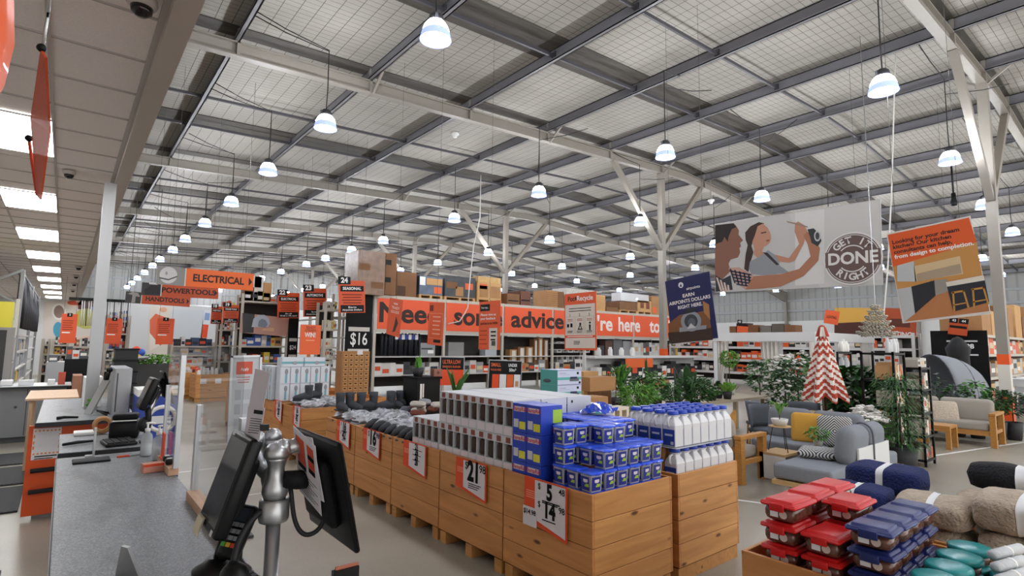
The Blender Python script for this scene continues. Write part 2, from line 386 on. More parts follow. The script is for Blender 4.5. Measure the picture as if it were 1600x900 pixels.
# ------------------------------------------------------------------ high bay lamps
def high_bay():
    o = thing('pendant_light', 'x', 'pendant light', (0, 0, 0), 0, 'high bay pendant lights under the roof')
    prof = [(.115, .255), (.135, .235), (.163, .19), (.18, .14), (.19, .115)]
    MB().lathe(prof, n=20, cap=False).build('lamp_dome', glow('f4f8ff', LAMP_GLOW), o)
    MB().lathe([(.19, .115), (.205, .06), (.215, .015), (.222, 0), (.212, 0), (.20, .05), (.186, .11)], n=20, cap=False).build('lens_ring', glow('9fb0f0', LENS_GLOW), o)
    h = MB(); h.lathe([(.0, .256), (.118, .256), (.12, .27), (.105, .30), (.095, .35), (.06, .385), (.0, .39)], n=14)
    h.box(-.115, -.02, .33, .115, .02, .35); h.box(-.115, -.02, .25, -.105, .02, .35); h.box(.105, -.02, .25, .115, .02, .35)
    h.build('housing', mat('3c3c40', .5, metal=.2), o)
    return o
LAMP0 = None
ROWS = [(3.64, 'nearest the checkouts', [-2.2, 1.9, 6.2, 10.3, 14.1, 18.2, 22.2, 26.3, 29.9, 34, 37.2, 41.4, 45.6, 49.8, 54]), (9.98, 'second from the checkouts', [-1.4, 2.78, 6.93, 11.1, 15.4, 20.8, 24, 27.3, 30.2, 34.6, 39, 43.2, 47.4, 51.6, 55.2]),
        (15.0, 'just left of the columns', [-1.2, 3.0, 7.25, 11.5, 16, 20.2, 24.6, 28.8, 33, 37.2, 41.4, 45.6, 49.8, 54]), (20.6, 'just right of the columns', [-.8, 3.4, 7.6, 12, 16.4, 21, 25.3, 29.5, 33.7, 38, 42.2, 46.4, 50.6, 54.6]),
        (26.1, 'second right of the columns', [-.5, 3.6, 7.8, 12.2, 16.4, 20.8, 25.2, 29.4, 33.6, 37.8, 42, 46.2, 50.4, 54.4]), (32.6, 'third right of the columns', [1.4, 5.6, 9.7, 14, 18.2, 22.5, 27, 31.2, 35.4, 39.6, 43.8, 48, 52.2]), (40.5, 'farthest right', [2, 6.2, 10.4, 14.6, 18.8, 23, 27.2, 31.4, 35.6, 39.8, 44, 48.2, 52.4])]
CORD = mat('222224', .6)
for rx, rn, ys in ROWS:
    for i, y in enumerate(ys):
        lab = 'high bay pendant light, %s from the front, row %s' % (ORD[i], rn)
        if LAMP0 is None: LAMP0 = high_bay(); LAMP0.location = (rx, y, 5.9); LAMP0['label'] = lab; o = LAMP0
        else: o = dup(LAMP0, (rx+random.uniform(-.03, .03), y, 5.9), random.uniform(0, 3), lab)
        rz = o.rotation_euler.z; j = random.uniform(.25, .6)
        px = min(PX, key=lambda q: abs(q-rx)); top = under(px)+.30-5.9
        pts = [V((0, 0, .39)), V((.015, .01, .8)), V((0, 0, 1.45)), V((.0, .0, top-j*.6)), V(((px-rx)*.6, .05, top-j*.35)), V((px-rx, .1, top))]
        Mi = Matrix.Rotation(-rz, 3, 'Z'); pts = [Mi@p for p in pts]
        c = [k for k in o.children if k.name.startswith('cord')]
        c = MB().tube(pts, .011, 5).build('cord', CORD)
        c.parent = o
# ================================================================== timber bins
PINE_X = wood('pine_end', 'b17a42', 'cc9558', 'x'); PINE_Y = wood('pine_side', 'ad723b', 'c78a51', 'y'); PINE_IN = wood('pine_raw', 'a8733d', 'c08a4e', 'y')  # side boards toned darker than the ends: shade on bin fronts painted in
BH = .79
def bin_proto(lx, ly, h=BH):
    o = thing('timber_bin', 'x', 'display bin', (0, 0, 0), 0, 'timber display bins')
    n = 4; z0 = .11; ph = (h-z0)/n; t = .02
    def side(name, f, m):
        mb = MB()
        for i in range(n): f(mb, z0+i*ph+.002, z0+(i+1)*ph-.002)
        mb.build(name, m, o, bev=.003)
    side('front_panel', lambda mb, a, c: mb.box(0, 0, a, t, ly, c), PINE_Y)
    side('rear_panel', lambda mb, a, c: mb.box(lx-t, 0, a, lx, ly, c), PINE_Y)
    side('end_panel', lambda mb, a, c: mb.box(t+.001, 0, a, lx-t-.001, t, c), PINE_X)
    side('end_panel', lambda mb, a, c: mb.box(t+.001, ly-t, a, lx-t-.001, ly, c), PINE_X)
    mb = MB()
    for i in (0, 1, 2): mb.box(.01, [0.015, ly/2-.045, ly-.105][i], 0, lx-.01, [.105, ly/2+.045, ly-.015][i], .10)
    mb.build('pallet_foot', PINE_IN, o)
    MB().box(t, t, h-.16, lx-t, ly-t, h-.14).build('inner_shelf', PINE_IN, o)
    return o
BIN = bin_proto(.87, .915)
def place_bin(x, y, label, first=False):
    if first: BIN.location = (x, y, 0); BIN['label'] = label; return BIN
    return dup(BIN, (x, y, 0), 0, label)
what = ['blue-lidded tubs', 'boxed slippers two layers high', 'a low row of boxed slippers', 'plastic-wrapped slippers', 'loose grey slipper boots']
FY = [2.49+.93*k for k in range(5)]
for k, y in enumerate(FY):
    place_bin(2.72, y, 'pine bin in the front row holding %s' % what[k], k == 0)
w2 = ['stacked plastic drink bottles', 'pale slipper cartons behind the boxed slippers', 'two teal shoe cartons', 'crumpled wrapping behind the slippers', 'a black cabinet behind the boots']
for k, y in enumerate(FY): place_bin(3.67, y, 'pine bin in the rear row holding %s' % w2[k])
for k in range(5):
    y = 8.15+.93*k
    place_bin(2.72, y, 'pine bin beyond the gap, %s of the far front row' % ORD[k])
    place_bin(3.67, y, 'pine bin beyond the gap, %s of the far rear row' % ORD[k])
TOP = BH-.14
# ------------------------------------------------------------------ price signs hung on the bins
def price_sign(p0, p1, h, big, cents, label, lines=2, small=None):
    # hangs on a bin's front (board faces -x); p0 = left end, p1 = right end of the top edge
    y0, y1, z = p0.y, p1.y, max(p0.z, p1.z); w = y0-y1
    o = thing('price_sign', label, 'price sign', (2.70, y0, z), 0, 'white and orange price signs on the bins')
    MB().add([(0, 0, 0), (0, -w, 0), (0, -w, -h), (0, 0, -h*.80)], [(0, 1, 2, 3)]).build('orange_board', RED_OR, o, solid=.004)
    MB().add([(-.004, -w*.97, -.01), (-.004, -w*.97, -h*.93), (-.004, -w*.6, -h*.84), (-.004, -w*.27, -h*.76), (-.004, -w*.27, -.01)], [(0, 1, 2, 3, 4)]).build('price_card', mat('d2ccd0', .7), o, solid=.002)
    if big:
        if isinstance(big, str): big = [(big, cents)]
        for i, (bg, ct) in enumerate(big):
            n = len(big); sz = w*(.40 if n == 1 else .27 if n == 2 else .14); zz = -h*(.30 if n == 1 else (.2+.33*i) if n == 2 else (.12+.16*i))
            text(bg, sz*1.25, o, (-.0075, -w*.62, zz), FACE_X, INK, bold=.045, sx=.8)
            if n < 3:
                text(ct, sz*.5, o, (-.0075, -w*.9, zz+sz*.25), FACE_X, INK, bold=.01); text('$', sz*.5, o, (-.0075, -w*.38, zz+sz*.25), FACE_X, INK)
        mb = MB()
        for j in range(3):
            zz = -h*(.60+.055*j) if len(big) == 1 else -h*((.355, .385, .70)[j] if len(big) == 2 else (.20, .36, .52)[j])
            mb.add([(-.0072, -w*.45, zz), (-.0072, -w*(.86-.05*j), zz), (-.0072, -w*(.86-.05*j), zz-h*.022), (-.0072, -w*.45, zz-h*.022)], [(0, 1, 2, 3)])
        mb.build('fine_print', INK, o)
    mb = MB()
    for j in range(4): mb.add([(-.0035, -w*.05, -h*(.25+.04*j)), (-.0035, -w*.27, -h*(.25+.04*j)), (-.0035, -w*.27, -h*(.265+.04*j)), (-.0035, -w*.05, -h*(.265+.04*j))], [(0, 1, 2, 3)])
    mb.build('orange_print', mat('f0a080', .6), o)
    if small:
        MB().add([(-.006, w*.02, -h*.56), (-.006, -w*.32, -h*.56), (-.006, -w*.32, -h*.92), (-.006, w*.02, -h*.92)], [(0, 1, 2, 3)]).build('small_ticket', mat('d2ccd0', .7), o, solid=.002); text(small, w*.11, o, (-.0085, -w*.15, -h*.66), FACE_X, INK, bold=.02)
    return o
XS = 2.70
price_sign(at(820, 745, X=XS), at(886, 762, X=XS), .37, [('5', '48'), ('14', '98')], '', 'price sign showing 5 and 14 on the nearest bin', small='$14.98')
price_sign(at(713, 715, X=XS), at(760, 727, X=XS), .30, '21', '98', 'price sign showing $21.98 on the second bin')
price_sign(at(631, 688, X=XS), at(666, 697, X=XS), .30, [('21', '98'), ('26', '98'), ('26', '98'), ('26', '98')], '', 'price sign listing 21 and 26 on the third bin')
price_sign(at(568, 668, X=XS), at(594, 675, X=XS), .30, '16', '98', 'price sign showing $16.98 on the fourth bin')
price_sign(at(527, 655, X=XS), at(547, 661, X=XS), .31, [('16', ''), ('42', '')], '', 'price sign showing 16 over 42 on the fifth bin')
price_sign(at(458, 632, X=XS), at(470, 637, X=XS), .34, [('16', ''), ('42', '')], '', 'price sign on the first bin beyond the gap')
price_sign(at(430, 624, X=XS), at(441, 627, X=XS), .34, [('16', ''), ('28', '')], '', 'price sign on the second bin beyond the gap')
# ------------------------------------------------------------------ blue-lidded tubs
TUBP = mat('d4d8de', .12, alpha=.55); LID = mat('2450d8', .3, coat=.3); TLAB = mat('1b2a86', .4); LIME = mat('9bbf3a', .5)
def tub():
    o = thing('storage_tub', 'x', 'tub', (0, 0, 0), 0, 'blue-lidded tubs in the nearest bin')
    MB().lathe([(.044, 0), (.048, .002), (.0545, .112)], n=4, M=Matrix.Rotation(pi/4, 3, 'Z')@Matrix.Diagonal((1.36, 1.36, 1)), smooth=False).build('body', TUBP, o, bev=.006)
    MB().rbox(-.063, -.063, .112, .063, .063, .132, .014, n=2).box(-.02, -.0655, .112, .02, -.05, .122).build('lid', LID, o)
    MB().box(-.030, -.030, .004, .030, .030, .045).build('white_granules', mat('e4e6ea', .7), o)
    lb = MB(); l2 = MB(); l3 = MB()
    for Mr in (Matrix.Rotation(0, 4, 'Z'), Matrix.Rotation(-pi/2, 4, 'Z')):
        f = lambda x0, z0, x1, z1, d: [Mr@V((x0, -(.0477+.0064*z0/.112)-d-.0012, z0)), Mr@V((x1, -(.0477+.0064*z0/.112)-d-.0012, z0)), Mr@V((x1, -(.0477+.0064*z1/.112)-d-.0012, z1)), Mr@V((x0, -(.0477+.0064*z1/.112)-d-.0012, z1))]
        lb.add(f(-.046, .012, .034, .100, 0), [(0, 1, 2, 3)]); l2.add(f(-.01, .035, .028, .045, .0008), [(0, 1, 2, 3)]).add(f(-.002, .045, .028, .055, .0008), [(0, 1, 2, 3)])
        l3.add(f(-.022, .066, .02, .084, .0008), [(0, 1, 2, 3)]).add(f(-.015, .062, .012, .066, .0008), [(0, 1, 2, 3)])
    lb.build('label_sleeve', TLAB, o); l2.build('lime_flash', LIME, o); l3.build('brand_patch', mat('d8d2dc', .5), o)
    return o
TUB = None
def put_tub(x, y, z, lab):
    global TUB
    if TUB is None: TUB = tub(); TUB.location = (x, y, z); TUB['label'] = lab; return
    dup(TUB, (x+random.uniform(-.004, .004), y+random.uniform(-.004, .004), z), random.uniform(-.06, .06), lab)
for i in range(6):
    for j in range(7):
        hh = 4
        if i == 0 and j < 2: hh = 2
        elif i <= 1 and j <= 1 or (j == 0 and i >= 1): hh = 3
        if i < 3 and j >= 3: continue      # the blue cartons stand here
        if i >= 4 and j == 1: hh = 3
        for l in range(hh):
            if i > 0 and j > 0 and l < hh-1 and not (i <= 2 and j <= 2 and l >= 2) and not (j == 1 and l >= 2): continue
            if j > 2 and l < 3: continue
            put_tub(2.808+.1325*i, 2.575+.130*j, TOP+.002+.134*l, 'blue-lidded tub, %s from left and %s from front, in the %s layer' % (ORD[i], ORD[j], ORD[l]))
# crumpled blue plastic on top
mb = MB(); rnd = random.Random(3)
mb.grid(lambda u, v: V((-.17+.34*u, -.12+.24*v, .06*sin(pi*u)*sin(pi*v)+rnd.uniform(0, .035))), 10, 8, smooth=False)
o = tag(mb.build('plastic_wrap', mat('2447b8', .2, coat=.4), None, (3.52, 3.15, TOP+.545), .4, solid=.004), 'crumpled blue plastic wrap lying on the blue tubs', 'plastic wrap')
# ------------------------------------------------------------------ blue cartons beside the tubs
BC = mat('2340b0', .4); YL = mat('d8d23a', .5); REDP = mat('b8333f', .5)
def blue_carton(w, d, h):
    o = thing('blue_carton', 'x', 'carton', (0, 0, 0), 0, 'blue cartons of moisture absorber')
    MB().box(0, -w, 0, d, 0, h).build('carton', BC, o, bev=.003)
    pl = MB(); q = lambda y0, z0, y1, z1, dx=.0012: [(-dx, -y0, z0), (-dx, -y1, z0), (-dx, -y1, z1), (-dx, -y0, z1)]
    pl.add(q(w*.12, h*.72, w*.88, h*.9), [(0, 1, 2, 3)])
    pl.build('logo_patch', mat('d9c9d6', .5), o)
    MB().add(q(w*.1, h*.16, w*.45, h*.45), [(0, 1, 2, 3)]).build('picture_patch', mat('c4c4cc', .5), o)
    MB().add(q(w*.5, h*.12, w*.95, h*.38), [(0, 1, 2, 3)]).build('yellow_flash', YL, o)
    MB().add([(d*.55, -w-.0012, h*.3), (d*.98, -w-.0012, h*.3), (d*.98, -w-.0012, h*.85), (d*.55, -w-.0012, h*.85)], [(0, 1, 2, 3)]).build('lime_panel', LIME, o)
    text('DampRid', w*.26, o, (-.0025, -w*.5, h*.81), FACE_X, REDP, bold=.02)
    return o
B0 = blue_carton(.16, .22, .215)
n = 0
for l in range(3):
    for c in range(2):
        if l == 2 and False: continue
        lab = 'blue moisture absorber carton, %s layer, %s stack beside the tubs' % (ORD[l], ('left', 'right')[c])
        loc = (2.75, 3.345-.165*c, TOP+.003+.217*l)
        if n == 0: B0.location = loc; B0['label'] = lab
        else: dup(B0, loc, 0, lab)
        n += 1
B1 = blue_carton(.10, .2, .26)
for l in range(2):
    lab = 'narrow blue carton with lime panel, %s' % ('lower one', 'upper one')[l]
    loc = (2.86, 3.01, TOP+.003+.262*l)
    if l == 0: B1.location = loc; B1['label'] = lab
    else: dup(B1, loc, 0, lab)
# ------------------------------------------------------------------ boxed slippers
SBOX = mat('c3c5ca', .5); SLIP = mat('40302a', .9); TAN = mat('8a6a52', .9)
def slipper_box(w=.117, d=.29, h=.275):
    o = thing('slipper_box', 'x', 'shoe box', (0, 0, 0), 0, 'boxed slippers stacked in the second bin')
    mb = MB(); t = .003
    mb.box(.05, -w, 0, d, 0, h); mb.box(0, -w, 0, .05, -w+t, h); mb.box(0, -t, 0, .05, 0, h); mb.box(0, -w+t, 0, .05, -t, h*.27); mb.box(0, -w+t, h*.78, .05, -t, h)
    mb.build('carton', SBOX, o)
    MB().box(.0495, -w+t, h*.27, .0498, -t, h*.78).build('tray', mat('2a2422', .9), o)
    MB().rbox(.012, -w*.82, h*.28, .049, -w*.2, h*.74, .018, n=2).build('slipper', SLIP, o)
    MB().rbox(.016, -w*.75, h*.28, .049, -w*.27, h*.42, .015, n=2, m=0).build('slipper_cuff', TAN, o)
    q = lambda y0, z0, y1, z1, dx: [(-dx, -y0, z0), (-dx, -y1, z0), (-dx, -y1, z1), (-dx, -y0, z1)]
    MB().add(q(w*.3, h*.81, w*.8, h*.97, .001), [(0, 1, 2, 3)]).build('photo_label', mat('8e4a3c', .5, vary=.4, vscale=60), o)
    MB().add(q(w*.1, h*.03, w*.9, h*.25, .001), [(0, 1, 2, 3)]).build('blank_label', mat('d6cdd2', .5), o)
    MB().add([(d*.15, -w-.001, h*.82), (d*.22, -w-.001, h*.82), (d*.22, -w-.001, h*.9), (d*.15, -w-.001, h*.9)], [(0, 1, 2, 3)]).build('side_mark', BLACK, o)
    return o
SB = None
def put_sb(loc, lab):
    global SB
    if SB is None: SB = slipper_box(); SB.location = loc; SB['label'] = lab
    else: dup(SB, loc, random.uniform(-.01, .01), lab)
for r in range(3):
    for l in range(2):
        for c in range(9):
            if r > 0 and l == 0: continue
            if l == 0 and c == 8: pass
            put_sb((2.752+.30*r, 4.42-.1195*c+(.0 if l else .0), TOP+.11+.278*l), 'slipper box, %s from the left in the %s' % (ORD[c], ('lower front row', 'upper front row', '', 'upper middle row', '', 'upper back row')[r*2+l]))
for c in range(4): put_sb((2.752, 4.91-.1195*c, TOP+.11), 'slipper box at the low left end, %s from the left' % ORD[c])
# crate floors lifted on cardboard so the boxes look over the rim
for nm, x0, y0, x1, y1 in (('second', 2.745, 3.45, 3.57, 4.395), ('third', 2.745, 4.375, 3.57, 5.25)):
    tag(MB().box(x0, y0 if nm == 'second' else 4.425, TOP+.001, x1, y1-.0 if nm != 'second' else 4.32, TOP+.108).build('cardboard_riser', CARD), 'flat cardboard riser under the slipper boxes in the %s bin' % nm, 'cardboard')
# pale teal-striped slipper cartons behind, and two big shoe cartons
PALE = mat('bcc3dc', .5); TEAL = mat('4fa39f', .5)
def shoe_carton(w, d, h, fancy):
    o = thing('shoe_carton', 'x', 'shoe box', (0, 0, 0))
    MB().box(0, -w, 0, d, 0, h).build('carton', PALE, o, bev=.003)
    q = lambda y0, z0, y1, z1, dx: [(-dx, -y0, z0), (-dx, -y1, z0), (-dx, -y1, z1), (-dx, -y0, z1)]
    if fancy:
        # front faces -y here: teal end on the left side, stripe and slipper picture in front
        MB().box(-.002, -w-.001, 0, 0, .001, h).build('teal_end', TEAL, o)
        MB().box(0, -w-.0015, h*.32, d, -w, h*.5).build('teal_stripe', TEAL, o)
        MB().box(0, -w-.0015, h*.94, d, -w, h).build('lid_edge', mat('8e98b8', .5), o)
        mb = MB(); mb.rbox(d*.5, -w-.006, h*.22, d*.88, -w-.001, h*.42, .02, m=0); mb.build('slipper_picture', mat('5c6068', .8), o)
        MB().rbox(d*.52, -w-.008, h*.38, d*.8, -w-.002, h*.52, .015).build('slipper_picture', mat('2c3050', .8), o)
        MB().box(d*.8, -w-.0015, h*.68, d*.88, -w, h*.84).box(d*.88, -w-.0015, h*.04, d*.96, -w, h*.18).build('print_mark', INK, o)
        MB().box(d*.08, -w-.0015, h*.76, d*.35, -w, h*.79).box(d*.08, -w-.0015, h*.66, d*.5, -w, h*.675).build('print_line', mat('7a82a0', .5), o)
        MB().ball((-.004, -w*.4, h*.25), .004, w*.25, h*.13, 10, 6).build('slipper_picture', mat('4a5560', .8), o)
    else:
        MB().add(q(w*.08, h*.1, w*.35, h*.9, .001), [(0, 1, 2, 3)]).build('teal_panel', TEAL, o)
        MB().add(q(w*.55, h*.5, w*.8, h*.8, .001), [(0, 1, 2, 3)]).build('print_mark', NAVY, o)
        MB().add([(d*.2, -w-.001, h*.1), (d*.5, -w-.001, h*.1), (d*.5, -w-.001, h*.9), (d*.2, -w-.001, h*.9)], [(0, 1, 2, 3)]).build('teal_panel', TEAL, o)
    return o
SC = shoe_carton(.115, .29, .2, False); SC['group'] = 'pale slipper cartons'
for c in range(8):
    lab = 'pale slipper carton with teal panel, %s from the left behind the slippers' % ORD[c]
    loc = (3.70, 4.36-.121*c, TOP+.36)
    if c == 0: SC.location = loc; SC['label'] = lab
    else: dup(SC, loc, 0, lab)
tag(MB().box(3.70, 3.43, TOP+.001, 4.4, 4.37, TOP+.358).build('shipping_carton', CARD_L), 'brown shipping carton carrying the pale slipper cartons', 'carton')
c0 = shoe_carton(.30, .41, .175, True); c0['group'] = 'big teal shoe cartons'; c0['label'] = 'pale and teal shoe carton with slipper picture, lower of two'
bx = at(871, 640, Y=4.75); c0.location = (bx.x, 4.75+.30, 1.105)
c1 = dup(c0, (bx.x, 5.05, 1.281), 0, 'pale and teal shoe carton with slipper picture, upper of two')
tag(MB().box(bx.x-.05, 4.70, TOP+.002, bx.x+.38, 5.10, 1.103).build('shipping_carton', CARD_L), 'brown shipping carton under the two teal shoe cartons', 'carton')
# ------------------------------------------------------------------ plastic bottles with blue caps
JUG = mat('d9dade', .25, alpha=.9, spec=.5); JCAP = mat('2546b4', .35)
def jug():
    o = thing('plastic_bottle', 'x', 'bottle', (0, 0, 0), 0, 'blue-capped plastic bottles')
    w = .0575
    mb = MB(); sq = Matrix.Rotation(pi/4, 3, 'Z')
    mb.lathe([(w*1.32, 0), (w*1.4, .008), (w*1.4, .165), (w*1.2, .19), (w*.85, .215), (.04, .232)], n=4, M=sq, smooth=False)
    mb.lathe([(.036, .228), (.036, .25)], n=12)
    mb.build('body', JUG, o, bev=.008)
    MB().lathe([(.042, .244), (.043, .248), (.043, .268), (.038, .273)], n=14).build('cap', JCAP, o)
    MB().tube([(-.03, 0, .228), (-.058, 0, .222), (-.068, 0, .20), (-.066, 0, .17), (-.05, 0, .15)], .010, 6).build('handle', JUG, o)
    MB().box(-w-.0025, -w*.9, .012, -w-.001, w*.9, .135).build('blue_label', mat('233f9c', .4), o)
    mb = MB(); mb.box(-w-.0035, -w*.6, .085, -w-.002, w*.6, .1); mb.box(-w-.0035, -w*.75, .02, -w-.002, -w*.3, .045)
    mb.build('label_print', mat('c0c8e4', .5), o)
    return o
J0 = jug(); n = 0
for l in range(2):
    for i in range(7):
        for j in range(4):
            if l == 0 and j > 0: continue
            lab = 'clear plastic bottle with blue cap, %s from left, %s row, %s layer' % (ORD[i], ORD[j], ('lower', 'upper')[l])
            loc = (3.762+.1205*i, 2.578+.1205*j+.01*l, TOP+.04+.285*l)
            if n == 0: J0.location = loc; J0['label'] = lab
            else: dup(J0, loc, 0, lab)
            n += 1
tag(MB().box(3.695, 2.515, TOP+.318, 4.515, 3.03, TOP+.322).build('layer_card', mat('b8bcc4', .6)), 'thin grey card between the two layers of bottles', 'card')
tag(MB().box(3.70, 2.64, TOP+.001, 4.52, 3.30, TOP+.31).build('shipping_carton', CARD), 'brown carton behind the lower layer of plastic bottles', 'carton')
tag(MB().box(3.70, 2.515, TOP+.001, 4.52, 2.635, TOP+.038).build('shipping_carton', CARD), 'flat brown carton under the lower layer of plastic bottles', 'carton')
tag(MB().rbox(3.70, 3.06, TOP+.312, 3.86, 3.2, TOP+.40, .01).build('small_carton', CARD_D), 'small brown carton between the tubs and the bottles', 'carton')
# ------------------------------------------------------------------ wrapped slippers and boots
BOOTM = mat('3d4046', .85, bump=.2, bscale=90); SOLE = mat('26272a', .8)
def boot(h=.235, m=None):
    o = thing('slipper_boot', 'x', 'boot')
    mb = MB()
    mb.lathe([(.054, .05), (.054, .10), (.058, h*.75), (.062, h), (.054, h), (.05, h*.75), (.0, h*.6)], c=(0, 0, 0), n=14)
    mb.tube([(-.05, 0, .05), (-.01, 0, .066), (.05, 0, .066), (.13, 0, .052), (.20, 0, .042), (.225, 0, .034)], [.035, .058, .062, .052, .038, .015], 12)
    mb.build('upper', m or BOOTM, o)
    MB().rbox(-.09, -.05, 0, .23, .05, .022, .02).build('sole', SOLE, o)
    return o
BT = boot(); BT['group'] = 'grey slipper boots on the bins'
boots = [(482, 626, .86, 2.9, 'left boot of the pair on clear bags beyond the gap'), (497, 622, .86, 3.1, 'right boot of the pair on clear bags beyond the gap'),
         (3.12, 6.97, .86, 2.2, 'tall boot leaning back behind the near pair'), (531, 642, .86, -1.6, 'left boot of the pair at the bin corner'), (546, 641, .86, -1.2, 'right boot of the pair at the bin corner'),
         (583, 640, .86, 2.9, 'boot lying toe-left on the clear bags, front one'), (3.5, 6.85, .86, 2.7, 'boot lying toe-left on the clear bags, rear one'), (610, 638, .86, -1.2, 'left boot of the pair left of the pebbles'), (625, 637, .86, -.9, 'right boot of the pair left of the pebbles')]
for i, (px, py, z, rz, lab) in enumerate(boots):
    loc = at(px, py, Z=z) if px > 50 else V((px, py, z))
    if i == 0: BT.location = loc; BT.rotation_euler.z = rz; BT['label'] = 'grey slipper boot, '+lab
    else: dup(BT, loc, rz, 'grey slipper boot, '+lab)
BAGM = mat('c9ccd4', .2, spec=.6, vary=.55, vscale=12, bump=.6, bscale=25)
bagp = []
for s in range(3):
    rnd = random.Random(s+20); mb = MB()
    mb.ball((0, 0, .045), .17, .10, .06, 14, 8)
    mb.v = [tuple(V(v)*rnd.uniform(.82, 1.18)) for v in mb.v]; mb.sm = [False]*len(mb.sm)
    o = mb.build('wrapped_slippers', BAGM); tag(o, 'x', 'wrapped slippers', 'slippers wrapped in clear plastic'); bagp.append(o)
rnd = random.Random(5); n = 0
bagl = {2: 'pair of slippers in crumpled clear plastic, heaped in the third bin', 3: 'pair of slippers in crumpled clear plastic, heaped in the fourth bin', 4: 'pair of slippers in crumpled clear plastic, heaped in the fifth bin', 5: 'clear plastic-wrapped slippers heaped just beyond the bin gap'}
for k in (2, 3, 4, 5):
    y0 = FY[k] if k < 5 else 8.15
    for i in range(16):
        l, q = divmod(i, 8); x = (2.95, 3.33)[q % 2]+(.03 if l else 0)+rnd.uniform(-.02, .02); y = y0+.13+.215*(q//2)+(.04 if l else 0)+rnd.uniform(-.015, .015); z = TOP+.015+.115*l
        if k == 2 and q >= 0: x += .06
        if k == 2 and (q//2 == 0 and False): continue
        if n < 3: o = bagp[n]; o.location = (x, y, z)
        else: o = bagp[n % 3].copy(); COL.objects.link(o); o.location = (x, y, z)
        o.rotation_euler = (rnd.uniform(-.08, .08), rnd.uniform(-.08, .08), rnd.choice((0, pi))+rnd.uniform(-.25, .25)); o['label'] = bagl[k]; o['group'] = 'wrapped slippers heap %s' % ORD[k]; n += 1
SHM = mat('26272b', .7)
mb = MB(); mb.tube([(-.11, 0, .03), (-.05, 0, .045), (.02, 0, .05), (.08, 0, .035), (.13, 0, .02)], [.025, .04, .045, .04, .015], 10); mb.rbox(-.13, -.045, 0, .14, .045, .015, .01)
SL0 = None
for i in range(7):
    p = at(582+10.5*i, 661+3.2*i, X=2.83); lab = 'black scuff slipper along the bin edge, %s from the left' % ORD[i]
    if SL0 is None: SL0 = tag(mb.build('scuff_slipper', SHM), lab, 'slipper', 'black scuff slippers'); o = SL0
    else: o = SL0.copy(); COL.objects.link(o); o['label'] = lab
    o.location = (2.84, p.y, TOP+.135); o.rotation_euler = (0, -.25, .3)
# pebble-like fluffy slippers behind
for i in range(9):
    rnd = random.Random(i+50); p = at(648+4.4*(i % 9), 633+rnd.uniform(-4, 6), X=3.62)
    tag(MB().rbox(-.10, -.05, 0, .10, .05, .07, .045).build('fluffy_slipper', mat(rnd.choice(['8d8f94', 'b9b2aa', '5a5d66', 'c9c4bd', '6d3a2c']), .9, bump=.4, bscale=60), None, (p.x+rnd.uniform(-.2, .1), p.y, TOP+.22+.05*(i % 3)), rnd.uniform(0, 3)), 'fluffy loose slipper behind the clear bags', 'slipper', 'fluffy loose slippers')
# ================================================================== checkout counter and its things
k, N, L, b = nodes('grey_laminate')
tc = N.new('ShaderNodeTexCoord'); n1 = N.new('ShaderNodeTexNoise'); n1.inputs['Scale'].default_value = 170; n1.inputs['Detail'].default_value = 2; L.new(tc.outputs['Object'], n1.inputs[0])
c1 = ramp(N, L, n1.outputs['Fac'], [(.36, '595c5f'), (.5, '6e7175'), (.66, '8a8d91')])
n2 = N.new('ShaderNodeTexNoise'); n2.inputs['Scale'].default_value = 5; n2.inputs['Detail'].default_value = 4; L.new(tc.outputs['Object'], n2.inputs[0])
mp = N.new('ShaderNodeMapping'); mp.inputs['Scale'].default_value = (1, .45, 1); mp.inputs['Rotation'].default_value = (0, 0, .9); L.new(tc.outputs['Object'], mp.inputs[0]); L.new(mp.outputs[0], n2.inputs[0])
x = N.new('ShaderNodeMix'); x.data_type = 'RGBA'; x.blend_type = 'MULTIPLY'; x.inputs[0].default_value = 1; L.new(c1, x.inputs[6])
L.new(ramp(N, L, n2.outputs['Fac'], [(.34, (.66, .66, .66, 1)), (.46, (1, 1, 1, 1))]), x.inputs[7]); L.new(x.outputs[2], b.inputs['Base Color']); b.inputs['Roughness'].default_value = .45
LAMI = k
EDGE = mat('1c1d20', .4); CORANGE = mat('d9531c', .45); CABG = mat('8d9093', .5); RUBBER = mat('16171a', .6); DEV = mat('0e0f10', .42, spec=.3); DEVM = mat('151618', .65, spec=.25)
ZC = .95
o = thing('checkout_counter', 'long grey speckled checkout counter in the foreground', 'counter', (0, 0, 0))
MB().box(.02, -.9, ZC-.035, .58, 4.85, ZC).build('counter_top', LAMI, o, bev=.004)
MB().box(.016, -.9, ZC-.04, .0195, 4.85, ZC-.002).build('edge_strip', EDGE, o)
MB().box(.06, -.9, .09, .55, 4.82, ZC-.036).build('cabinet', mat('c9c6c2', .5), o)
MB().box(.09, -.9, 0, .52, 4.8, .09).build('plinth', DGREY, o)
for y in (3.6, 4.0, 4.4): MB().tube([(.06, y-.02, .8), (.035, y-.02, .8), (.035, y+.02, .8), (.06, y+.02, .8)], .006, 6).build('hook', ALU, o)
o = thing('counter_return', 'short grey counter slab with black edge beyond the long counter', 'counter', (0, 0, 0))
MB().box(.03, 5.06, ZC-.035, .62, 6.05, ZC).build('counter_top', LAMI, o, bev=.003)
MB().box(.025, 5.055, ZC-.045, .62, 5.059, ZC-.004).build('edge_strip', EDGE, o)
MB().box(.1, 5.1, 0, .58, 6.0, ZC-.036).build('cabinet', mat('c9c6c2', .5), o)
o = thing('second_checkout_counter', 'second checkout counter with orange end panel behind the first', 'counter', (0, 0, 0))
MB().box(-.15, 6.98, ZC-.045, .66, 9.6, ZC).build('counter_top', LAMI, o, bev=.004)
